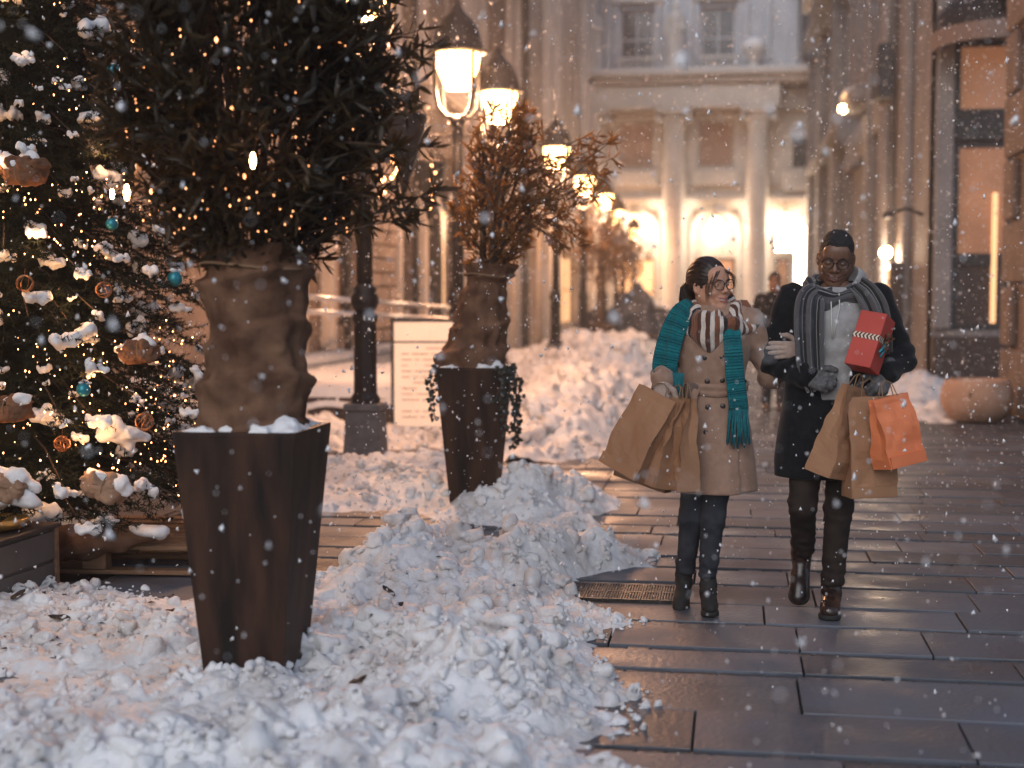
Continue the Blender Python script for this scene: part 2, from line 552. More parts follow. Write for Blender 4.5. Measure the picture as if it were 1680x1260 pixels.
def stack(p, zs, cx, cy, a, b, pw=2.0, fold=None):
    """body of elliptical slices; rows sorted by z"""
    z = p.z
    A, B = np.interp(z, zs, a), np.interp(z, zs, b)
    X, Y = p.x - np.interp(z, zs, cx), p.y - np.interp(z, zs, cy)
    if fold is not None:
        th = np.arctan2(Y / B, X / A)
        s = 1 + fold(th, z)
        A = A * s; B = B * s
    d = ((np.abs(X / A) ** pw + np.abs(Y / B) ** pw) ** (1 / pw) - 1) * np.minimum(A, B)
    return np.maximum(d, np.maximum(zs[0] - z, z - zs[-1]))
def nets(p, F):
    n = p.n; S = F < 0
    c = [(i, j, k) for i in (0, 1) for j in (0, 1) for k in (0, 1)]
    sl = lambda o: tuple(slice(o[a], n[a] - 1 + o[a]) for a in range(3))
    cnt = sum(S[sl(o)].astype(np.int8) for o in c)
    act = (cnt > 0) & (cnt < 8)
    idx = -np.ones(act.shape, np.int64)
    I = np.argwhere(act)
    idx[act] = np.arange(len(I))
    acc = np.zeros((len(I), 3)); w = np.zeros(len(I))
    g = lambda o: F[I[:, 0] + o[0], I[:, 1] + o[1], I[:, 2] + o[2]]
    vals = {o: g(o) for o in c}
    for o in c:
        for a in range(3):
            if o[a] == 0:
                q = list(o); q[a] = 1; q = tuple(q)
                fa, fb = vals[o], vals[q]
                m = (fa < 0) != (fb < 0)
                t = np.where(m, fa / np.where(m, fa - fb, 1), 0)
                pt = np.array(o, float)[None] + t[:, None] * (np.array(q) - np.array(o))[None]
                acc += np.where(m[:, None], pt, 0); w += m
    V = p.lo + p.h * (I + acc / w[:, None])
    Q = []
    for a in range(3):
        b, d = (a + 1) % 3, (a + 2) % 3
        s0 = [slice(1, n[i] - 1) for i in range(3)]; s1 = list(s0)
        s0[a] = slice(0, n[a] - 1); s1[a] = slice(1, n[a])
        A, B = S[tuple(s0)], S[tuple(s1)]
        for flip, mk in ((False, A & ~B), (True, ~A & B)):
            J = np.argwhere(mk)
            if not len(J): continue
            for i in range(3):
                if i != a: J[:, i] += 1
            def at_(db, dd):
                K = J.copy(); K[:, b] -= db; K[:, d] -= dd
                return idx[K[:, 0], K[:, 1], K[:, 2]]
            q = np.stack([at_(1, 1), at_(0, 1), at_(0, 0), at_(1, 0)], 1)
            Q.append(q[:, ::-1] if flip else q)
    return V.astype(np.float32), np.concatenate(Q)
def rotm(ax=0, ay=0, az=0):
    return np.array(Matrix.Rotation(rad(az), 3, 'Z') @ Matrix.Rotation(rad(ay), 3, 'Y') @ Matrix.Rotation(rad(ax), 3, 'X'))

def ribbon(path, width, nrm, thick=.012, nu=14, fold=None, samples=60, ridge=0, ridge_n=0):
    """closed cloth strip along a path; returns verts, quads, uv (u across, v along)"""
    P = np.asarray(path, float); k = len(P)
    t0 = np.linspace(0, 1, k); t = np.linspace(0, 1, samples)
    def cm(vals):
        vals = np.asarray(vals, float)
        if vals.ndim == 1: vals = vals[:, None]
        out = np.zeros((samples, vals.shape[1]))
        for s_, tt in enumerate(t):
            x = tt * (k - 1); i = min(int(x), k - 2); u = x - i
            p0, p1, p2, p3 = vals[max(i - 1, 0)], vals[i], vals[i + 1], vals[min(i + 2, k - 1)]
            out[s_] = .5 * (2 * p1 + (p2 - p0) * u + (2 * p0 - 5 * p1 + 4 * p2 - p3) * u * u + (3 * p1 - p0 - 3 * p2 + p3) * u ** 3)
        return out
    C = cm(P)
    W = cm(np.full(k, width) if np.isscalar(width) else width)[:, 0]
    N = cm(np.tile(nrm, (k, 1)) if np.ndim(nrm) == 1 else nrm)
    T = np.gradient(C, axis=0); T /= np.linalg.norm(T, axis=1)[:, None] + 1e-9
    N = N - T * (N * T).sum(1)[:, None]; N /= np.linalg.norm(N, axis=1)[:, None] + 1e-9
    B = np.cross(T, N)
    u = np.linspace(-1, 1, nu)
    V = []; UV = []
    for s_ in range(samples):
        off = np.zeros(nu) if fold is None else fold(u, t[s_])
        th = thick * (1 - .55 * np.abs(u) ** 6)
        if ridge:
            th = th * (1 + ridge * np.sin(t[s_] * ridge_n * 2 * np.pi))
        base = C[s_][None] + (u * W[s_] / 2)[:, None] * B[s_][None]
        top = base + (off + th)[:, None] * N[s_][None]
        bot = base + (off - th)[:, None] * N[s_][None]
        V.append(np.concatenate([top, bot[::-1]]))
        UV.append(np.stack([np.concatenate([(u + 1) / 2, ((u + 1) / 2)[::-1]]), np.full(2 * nu, t[s_])], 1))
    n = 2 * nu
    V = np.concatenate(V); UV = np.concatenate(UV)
    i = np.arange(samples - 1)[:, None]; j = np.arange(n)[None]
    j2 = (j + 1) % n
    Q = np.stack([i * n + j, (i + 1) * n + j, (i + 1) * n + j2, i * n + j2], -1).reshape(-1, 4)
    f = Q.tolist() + [list(range(n)), list(range((samples - 1) * n, samples * n))[::-1]]
    return V, f, UV
# ------------------------------------------------------------------ ground
g_ = MB(); g_.box(-150, 150, -60, 260, -.2, -.045)
tag(g_.build('ground', M['joint']), kind='structure')

# ---- the snow's height over the paving near the camera
def gauss(X, Y, cx, cy, rx, ry, h, p=2.0, rot=0):
    c, s = math.cos(rad(rot)), math.sin(rad(rot))
    dx, dy = X - cx, Y - cy
    a, b = (c * dx + s * dy) / rx, (-s * dx + c * dy) / ry
    return h * np.exp(-(np.abs(a) ** p + np.abs(b) ** p))
EDGE_Y = [3.0, 4.0, 4.44, 5.13, 5.5, 5.76, 6.15, 6.45, 6.75, 7.05, 7.35, 7.75, 8.1, 8.6, 8.95, 9.3, 9.6, 9.95, 10.5, 10.9, 11.5, 12.5, 13.4]
EDGE_X = [-.25, -.26, -.26, -.20, -.36, -.48, -.42, -.38, -.56, -.70, -.66, -.36, -.30, -.6, -.72, -1.0, -.85, -.70, -.76, -.85, -1.5, -1.75, -1.9]
def env_near(X, Y):
    wob = .10 * fbm(X * 3, Y * 4, seed=5, oct=4)
    xe = np.interp(Y, EDGE_Y, EDGE_X) + .14 * fbm(Y * 3.1, X * 0 + 3, seed=8, oct=3)
    e = gauss(X, Y, -2.2, 4.1, 2.4, .36, .20, 2.6)
    e = np.maximum(e, gauss(X, Y, -1.1, 4.3, .6, .9, .15, 2.4))
    e = np.maximum(e, gauss(X, Y, -1.25, 5.4, .8, 1.1, .19, 2.4))
    e = np.maximum(e, gauss(X, Y, -1.95, 4.72, .65, .36, .10, 2.4))
    e = np.maximum(e, gauss(X, Y, -1.35, 7.25, .72, .75, .34, 2.2))
    e = np.maximum(e, gauss(X, Y, -.95, 7.6, .55, .45, .25, 2.2))
    e = np.maximum(e, gauss(X, Y, -1.75, 6.5, .5, .7, .16, 2.2))
    e = np.maximum(e, gauss(X, Y, -3.3, 5.85, 1.4, .85, .085, 3))
    e = np.maximum(e, gauss(X, Y, -2.3, 5.6, .7, .8, .10, 2.5))
    e = np.maximum(e, gauss(X, Y, -1.38, 9.45, .55, .40, .21, 2.4))
    e = np.maximum(e, gauss(X, Y, -2.1, 9.85, .95, .40, .19, 2.4))
    e = np.maximum(e, gauss(X, Y, -1.05, 9.75, .42, .75, .23, 2.4))
    e = np.maximum(e, gauss(X, Y, -2.7, 10.2, 1.1, .75, .20, 3))
    e = np.maximum(e, gauss(X, Y, -3.1, 11.5, 1.5, .6, .16, 3))
    e = e * (1 + .55 * fbm(X * 2.2, Y * 2.2, seed=21, oct=4))
    m = np.clip((xe - X) / .34 + .04, 0, 1) ** .9
    hole = gauss(X, Y, -2.45, 8.05, .55, 1.05, 1.3, 4)
    dark = gauss(X, Y, -2.75, 4.35, .35, .12, .8, 2) + gauss(X, Y, -3.1, 5.05, .9, .10, .55, 2)
    tree = np.clip((Y - 6.85) / .15, 0, 1) * np.clip((-2.35 - X) / .2, 0, 1) * np.clip((9.1 - Y) / .5, 0, 1)
    strip = gauss(X, Y, -2.2, 12.55, 2.5, .28, 1.0, 3) + gauss(X, Y, -1.3, 11.9, .8, .5, 1, 2)
    return e * m * np.clip(1 - hole * 1.5, 0, 1) * np.clip(1 - dark, 0, 1) * (1 - tree) * np.clip(1 - strip, 0, 1) + .02 * wob * m

def domes(X, Y, f, seed, warp=.16):
    """irregular rounded clods, one per jittered cell, each with its own radius and height (0..1)"""
    x = X * f + warp * fbm(X * f * .9, Y * f * .9, seed=seed + 5, oct=3, gain=.6)
    y = Y * f + warp * fbm(X * f * .9, Y * f * .9, seed=seed + 9, oct=3, gain=.6)
    ix, iy = np.floor(x).astype(np.int64), np.floor(y).astype(np.int64)
    z0 = np.zeros_like(ix); out = np.zeros(x.shape, np.float32)
    for a in (-1, 0, 1):
        for b in (-1, 0, 1):
            h1, h2 = _hash(ix + a, iy + b, z0, seed), _hash(ix + a, iy + b, z0, seed + 1)
            h3, h4 = _hash(ix + a, iy + b, z0, seed + 2), _hash(ix + a, iy + b, z0, seed + 3)
            dx, dy = x - (ix + a + h1), y - (iy + b + h2)
            r = .35 + .55 * h3
            d = (dx * dx + dy * dy) / (r * r)
            out = np.maximum(out, np.sqrt(np.clip(1 - d, 0, 1)) * r * (.35 + .65 * h4))
    return out
def height_sheet(name, xs, ys, env, nchunk, rr, seed, amp=.9, off=.03, fine=.012, cut=-.012, crumb=0):
    """A snow sheet: the envelope, broken up by thousands of rounded clods of their own size and lean."""
    r = np.random.default_rng(seed)
    X, Y = np.meshgrid(xs, ys)
    X = X.astype(np.float32); Y = Y.astype(np.float32)
    E = env(X, Y)
    Z = E - off
    base = Z.copy()
    ly0, ly1 = np.log(ys[0]), np.log(ys[-1])
    N1 = fbm(X * 30, Y * 30, seed=seed + 50, oct=3, gain=.6)
    N3 = fbm(X * 1.9, Y * 1.9, seed=seed + 60, oct=3)
    N2 = fbm(X * 9, Y * 9, seed=seed + 51, oct=3, gain=.6)
    cx = r.uniform(xs[0], xs[-1], nchunk); cy = np.exp(r.uniform(ly0, ly1, nchunk))
    cr = rr[0] + (rr[1] - rr[0]) * r.random(nchunk) ** 3.6
    order = np.argsort(-cr)
    for i in order:
        j = np.searchsorted(ys, cy[i]); k = np.searchsorted(xs, cx[i])
        j = min(j, len(ys) - 1); k = min(k, len(xs) - 1)
        e0 = base[j, k]
        if E[j, k] < .018: continue
        if cr[i] < rr[0] * 3 and N3[j, k] < -.05: continue
        R_ = cr[i] * min(1, .45 + E[j, k] * 6)
        ax, ay = R_ * r.uniform(.7, 1.3), R_ * r.uniform(.7, 1.3)
        j0, j1 = np.searchsorted(ys, cy[i] - ay * 1.3), np.searchsorted(ys, cy[i] + ay * 1.3)
        k0, k1 = np.searchsorted(xs, cx[i] - ax * 1.3), np.searchsorted(xs, cx[i] + ax * 1.3)
        if j1 - j0 < 2 or k1 - k0 < 2: continue
        x = (X[j0:j1, k0:k1] - cx[i]) / ax; y = (Y[j0:j1, k0:k1] - cy[i]) / ay
        q = r.uniform(1.6, 3.2)
        d = (np.abs(x * math.cos(q) + y * math.sin(q)) ** 2.4 + np.abs(-x * math.sin(q) + y * math.cos(q)) ** 2.4)
        d = d + .34 * N1[j0:j1, k0:k1] + .40 * N2[j0:j1, k0:k1]
        tilt = (x * r.uniform(-.35, .35) + y * r.uniform(-.35, .35)) * R_
        bump = np.where(d < 1, np.clip(1 - d, 0, 1.3) ** .55, 0) * R_ * r.uniform(.7, 1.15) * amp
        cur = Z[j0:j1, k0:k1]
        lift = max(e0, -.03) - r.choice([.3, .1, -.2, -.45], p=[.4, .3, .2, .1]) * R_
        Z[j0:j1, k0:k1] = np.where(d < 1, np.maximum(cur, lift + bump + tilt), cur)
    for _ in range(1):
        B = Z.copy()
        B[1:-1] = (Z[:-2] + 2 * Z[1:-1] + Z[2:]) / 4; Z = B.copy()
        B[:, 1:-1] = (Z[:, :-2] + 2 * Z[:, 1:-1] + Z[:, 2:]) / 4; Z = B
    m = np.clip(E / .06, 0, 1)
    rough = np.clip(.75 + .9 * fbm(X * 1.3, Y * 1.3, seed=seed + 70, oct=3), .15, 1.4)
    if crumb:
        Z = Z + m * rough * crumb * (.050 * domes(X, Y, 7, seed + 80) + .026 * domes(X, Y, 16, seed + 90) + .014 * domes(X, Y, 36, seed + 100) - .022)
    Z = Z + m * fine * (fbm(X * 14, Y * 14, seed=seed + 3, oct=4, gain=.65) * .9 + np.abs(fbm(X * 34, Y * 34, seed=seed + 9, oct=2)) * .55 + .9 * N2)
    ny, nx = Z.shape
    V = np.stack([X, Y, Z], -1).reshape(-1, 3)
    i = np.arange(ny - 1)[:, None] * nx + np.arange(nx - 1)[None]
    Q = np.stack([i, i + 1, i + 1 + nx, i + nx], -1).reshape(-1, 4)
    zq = Z.ravel()[Q].max(1)
    Q = Q[zq > cut]
    used = np.unique(Q)
    re = -np.ones(len(V), np.int64); re[used] = np.arange(len(used))
    me = newmesh(name, V[used], re[Q], M['snow'], smooth=True)
    o = tag(link(name, me), kind='stuff')
    return o, (xs, ys, Z)
ys = np.exp(np.linspace(math.log(3.25), math.log(13.2), 800))
xs = np.arange(-4.2, .05, .0078)
snow1, HN = height_sheet('snow_heaps', xs, ys, env_near, 500, (.03, .07), 11, fine=.008, crumb=1.0)
snow1['label'] = 'lumpy heaps of shovelled snow along the left side of the paving'
def snow_z(x, y):
    j = min(np.searchsorted(HN[1], y), len(HN[1]) - 1); k = min(np.searchsorted(HN[0], x), len(HN[0]) - 1)
    return float(HN[2][j, k])

# clods that lie loose on the heaps: real lumps with undersides, from crumbs to fist size
def clod_mesh(i, fine):
    q = np.random.default_rng(400 + i)
    p = P3((-2.3, -2.3, -2.1), (2.3, 2.3, 2.1), .28 if fine else .42)
    d = ell(p, (0, 0, 0), (q.uniform(.75, 1.1), q.uniform(.6, 1), q.uniform(.5, .85)))
    d = smin(d, ell(p, q.normal(0, .45, 3), (.5, .45, .4)), .15)
    d = d + .42 * fbm(p.x * 1.2 + 7 * i, p.y * 1.2, p.z * 1.2, 70 + i, 3, .65)
    d = np.maximum(d, np.sqrt(p.x ** 2 + p.y ** 2 + p.z ** 2) - 1.75)
    return nets(p, d)
def scatter_clods(hn, env, n, seed, y0, y1, x0, x1, big=1.0):
    q = np.random.default_rng(seed)
    bank = [[clod_mesh(i, True) for i in range(6)], [clod_mesh(i + 6, False) for i in range(6)]]
    Vs, Fs, k = [], [], 0
    cx, cy = q.uniform(x0, x1, n), np.exp(q.uniform(math.log(y0), math.log(y1), n))
    dens = fbm(cx * 1.6, cy * 1.6, seed=seed, oct=3)
    E = env(cx, cy)
    for i in range(n):
        if E[i] < .012 or dens[i] < q.uniform(-.95, .45): continue
        s = .010 + .014 * q.random() + .045 * q.random() ** 7
        s *= big * min(1.2, .55 + E[i] * 5)
        V, F = bank[0 if s > .022 else 1][q.integers(6)]
        R = rotm(q.uniform(-40, 40), q.uniform(-40, 40), q.uniform(0, 360))
        a, b = min(np.searchsorted(hn[1], cy[i]), len(hn[1]) - 1), min(np.searchsorted(hn[0], cx[i]), len(hn[0]) - 1)
        z = max(hn[2][a, b], 0) + s * q.uniform(-.45, .30)
        Vs.append((V * s) @ R.T + np.array([cx[i], cy[i], z])); Fs.append(F + k); k += len(V)
    return np.concatenate(Vs), np.concatenate(Fs)
V, Q = scatter_clods(HN, env_near, 10500, 61, 3.4, 12.5, -4.1, .0)
print('clods', len(Q) * 2)
tag(link('snow_clods', newmesh('snow_clods', V, Q, M['snow'], True)), kind='stuff')['label'] = 'loose clods of snow lying on the shovelled heaps'
def env_far(X, Y):
    xe = np.interp(Y, [11.5, 12.6, 13.2, 14.2, 16.7, 20.8, 25, 30, 36], [-1.7, -1.5, -1.15, -1.0, -1.15, -1.2, -1.35, -1.5, -1.6]) + .22 * fbm(Y * 1.5, X * 0 + 2, seed=31, oct=3)
    e = gauss(X, Y, -1.75, 14.6, .85, 1.5, .34, 2.4)
    e = np.maximum(e, gauss(X, Y, -2.0, 18.5, .9, 3.6, .40, 2.6))
    e = np.maximum(e, gauss(X, Y, -2.3, 25, 1.1, 5.5, .48, 2.6))
    e = np.maximum(e, gauss(X, Y, -4.0, 14.2, 1.1, .8, .14, 2.6))
    e = np.maximum(e, gauss(X, Y, -3.0, 31, 1.6, 4, .5, 2.6))
    e = e * (1 + .6 * fbm(X * 1.7, Y * 1.2, seed=33, oct=4))
    return e * np.clip((xe - X) / .35, 0, 1) ** .7
snow2, HF = height_sheet('snow_bank', np.arange(-5.6, -.6, .03), np.exp(np.linspace(math.log(12.4), math.log(36), 420)), env_far, 500, (.06, .15), 12, fine=.02, crumb=3.0)
snow2['label'] = 'long bank of ploughed snow beside the row of lamps'
V, Q = scatter_clods(HF, env_far, 3800, 67, 12.6, 33, -5, -.9, 2.2)
tag(link('snow_clods', newmesh('snow_clods', V, Q, M['snow'], True)), kind='stuff')['label'] = 'clods of snow on the long ploughed bank by the lamps'
def env_right(X, Y):
    e = gauss(X, Y, 2.35, 18.3, .32, 1.0, .16, 2.4)
    e = np.maximum(e, gauss(X, Y, 2.85, 22.6, .5, 1.7, .22, 2.4))
    return e * (1 + .5 * fbm(X * 2, Y * 2, seed=41, oct=3))
snow3, HR = height_sheet('snow_patch', np.arange(1.7, 3.4, .03), np.exp(np.linspace(math.log(16.4), math.log(26), 160)), env_right, 500, (.05, .13), 13, fine=.02)
snow3['label'] = 'low patches of snow beside the sandstone pot'

# ---- paving: every slab the photograph shows is its own part; the courses are parted by narrow strips of setts
pav = boxo('pavement', M['joint'], None, -6, 4.6, 2.5, 59, -.044, -.030)
tag(pav, kind='structure')
def slab_mesh(i):
    r = np.random.default_rng(90 + i)
    mb = MB(); mb.box(-.5, .5, -.5, .5, -.5, .5)
    v = np.array([(sx * a, sy * b, z) for z, a, b in ((-.5, .5, .5), (.36, .5, .5), (.5, .4975, .4955)) for sx, sy in ((-1, -1), (1, -1), (1, 1), (-1, 1))])
    v[8:, 2] += r.uniform(-.02, .02, 4)
    f = [(k * 4 + j, k * 4 + (j + 1) % 4, (k + 1) * 4 + (j + 1) % 4, (k + 1) * 4 + j) for k in (0, 1) for j in range(4)] + [(8, 9, 10, 11)]
    return newmesh('slab', v, f, M['slab'])
SLABS = [slab_mesh(i) for i in range(5)]
STRIPS = [4.50 - .48 - .35 - .92, 4.50 - .48 - .35, 4.50 - .48, 4.64 - .0, 5.58, 5.94, 6.43, 7.29, 7.73, 8.04, 8.80, 9.13, 9.53]
STRIPS = [2.74, 3.67, 4.06, 4.58, 5.58, 5.94, 6.43, 7.29, 7.72, 8.04, 8.80, 9.13, 9.53]
y = 9.53; k = 0
while y < 60:
    y += (.84, .36, .45)[k % 3]; k += 1
    STRIPS.append(y)
rp = np.random.default_rng(5)
far_mb = MB(); sett_mb = MB(); nslab = 0
for a, b in zip(STRIPS[:-1], STRIPS[1:]):
    w = .062
    lo_, hi_ = a + w / 2, b - w / 2
    rows = [(lo_, hi_)] if hi_ - lo_ < .6 else [(lo_, lo_ + (hi_ - lo_) * .47), (lo_ + (hi_ - lo_) * .47, hi_)]
    xr = .205 * b + .55
    # the strip of setts at a
    if a < 22:
        x = -3.6 + rp.uniform(0, .1)
        while x < xr:
            L = rp.uniform(.09, .2) * (1 if a < 14 else 3)
            if not (env_near(np.array([x]), np.array([a]))[0] > .09 and a < 13):
                sett_mb.box(x + .004, x + L - .004, a - w / 2 + .005, a + w / 2 - .005, -.03, -.008 + rp.uniform(-.004, .003), .006)
            x += L
    for (p, q) in rows:
        x = -3.7 + rp.uniform(0, .8)
        while x < xr:
            L = rp.uniform(.72, .98) if rp.random() < .85 else rp.uniform(.45, .6)
            xc, yc = x + L / 2, (p + q) / 2
            vis = True
            if b < 13.2 and xc < .2:
                xx = np.linspace(x - .12, x + L + .12, 8); yy = np.linspace(p - .08, q + .08, 5)
                XX, YY = np.meshgrid(xx, yy)
                vis = env_near(XX, YY).min() < .085
            if b > 13.2 and x + L < -1.4: vis = rp.random() < .4 and b < 18 and x > -3.7
            if vis and q > 3.2:
                ht = .03; top = rp.uniform(-.0035, .0035)
                if b < 16 and nslab < 290:
                    o = link('slab', SLABS[rp.integers(5)], pav, (xc, yc, top - ht / 2), (rp.uniform(-.004, .004), rp.uniform(-.003, .003), 0), (L - .008, q - p - .008, ht))
                    nslab += 1
                else:
                    far_mb.box(x + .006, x + L - .006, p + .006, q - .006, -.03, top)
            x += L
for yy in np.arange(8.8,30,.42):
    x = -6.0 + rp.uniform(-.5,0)
    while x < -3.75:
        L = rp.uniform(.6,.95); far_mb.box(x+.006, min(x+L,-3.72)-.006, yy+.006, yy+.414, -.03, rp.uniform(-.003,.003)); x += L
sett_mb.build('sett', M['sett'], pav, kind='stuff')
far_mb.build('far_slab', M['slab'], pav, kind='stuff')
print('slabs', nslab)

# ---- drain grate in the paving beside the snow
dg_ = thing('drain_grate', 'slotted iron drain grate half buried at the foot of the snow heap', 'drain grate', (-.53, 7.0, 0))
boxo('frame', M['iron'], dg_, -.29, .29, -.20, .20, -.029, .001)
for i in range(6):
    mb = MB(); x0 = -.275 + i * .0925
    mb.box(x0, x0 + .008, -.185, .185, .0012, .012); mb.box(x0 + .079, x0 + .087, -.185, .185, .0012, .012)
    for j in range(3):
        mb.box(x0 + .008, x0 + .079, -.185 + j * .176, -.167 + j * .176, .0012, .012)
    for j in range(5):
        mb.box(x0 + .014 + j * .0135, x0 + .0205 + j * .0135, -.167, -.009, .0014, .011)
        mb.box(x0 + .014 + j * .0135, x0 + .0205 + j * .0135, .009, .167, .0014, .011)
    mb.build('grid_panel', M['iron'], dg_)

# ---- dead leaves on the snow
LV = []
for i in range(4):
    r = np.random.default_rng(60 + i)
    u = np.linspace(-1, 1, 7); V = []
    for a in u:
        w = .5 * (1 - a * a) ** .7
        z = .22 * a * a + r.uniform(-.05, .05)
        V += [(a, -w, z + .3 * w), (a, 0, z - .05), (a, w, z + .35 * w * r.uniform(.4, 1.2))]
    f = []
    for k in range(6):
        for c in (0, 1):
            f.append((k * 3 + c, k * 3 + c + 1, k * 3 + 4 + c, k * 3 + 3 + c))
    LV.append(newmesh('leaf', V, f, M['dead_leaf'], smooth=True))
leaf_spots = [(-1.60, 6.45, .05, 'curled dark leaf standing on edge beside its twin on the snow mound'), (-1.52, 6.40, .045, 'dark leaf leaning towards its twin on the snow mound'), (-1.70, 7.28, .045, 'dark leaf stuck near the top left edge of the snow mound'),
              (-1.44, 7.95, .06, 'crumpled dark leaf on the crest of the snow mound'), (-.74, 6.1, .03, 'tiny dark leaf at the paving edge of the snow near the drain grate'), (-1.30, 4.80, .05, 'crumpled dark leaf right of the tall planter foot'),
              (-1.00, 5.25, .035, 'small dark leaf in the middle of the snow bank before the mound'), (-2.2, 4.5, .045, 'dark leaf in the blurred snow before the tall planter'),
              (-2.75, 6.6, .06, 'largest dark leaf on the trampled snow below the sack'), (-2.55, 6.2, .05, 'dark leaf on the trampled snow nearest the tall planter'), (-3.25, 6.05, .055, 'dark leaf on the trampled snow beside the crate'), (-2.9, 5.75, .05, 'dark flat leaf in the middle of the trampled snow')]
for i, (x, y, s, lab) in enumerate(leaf_spots):
    o = link('dead_leaf', LV[i % 4], None, (x, y, snow_z(x, y) + s * .15), (rp.uniform(-.5, .5), rp.uniform(-.4, .4), rp.uniform(0, 6.28)), (s, s * .8, s))
    tag(o, lab, 'leaf', 'dead leaves on the snow')
mb = MB()
for k in range(130):
    x, y = (rp.uniform(-3.5, -2.2), rp.uniform(5.2, 6.8)) if k < 90 else (rp.uniform(-2.2, -.8), rp.uniform(4.3, 9.8))
    if env_near(np.array([x]), np.array([y]))[0] < .03: continue
    s = rp.uniform(.008, .024); z = snow_z(x, y) + .004; q = rp.uniform(0, 6.28); c, sn = math.cos(q) * s, math.sin(q) * s
    mb.add([(x - c, y - sn, z), (x + sn * .5, y - c * .5, z + s * .3), (x + c, y + sn, z + s * .1), (x - sn * .5, y + c * .5, z + s * .25)], [(0, 1, 2), (0, 2, 3)])
tag(mb.build('leaf_litter', M['dead_leaf']), kind='stuff')
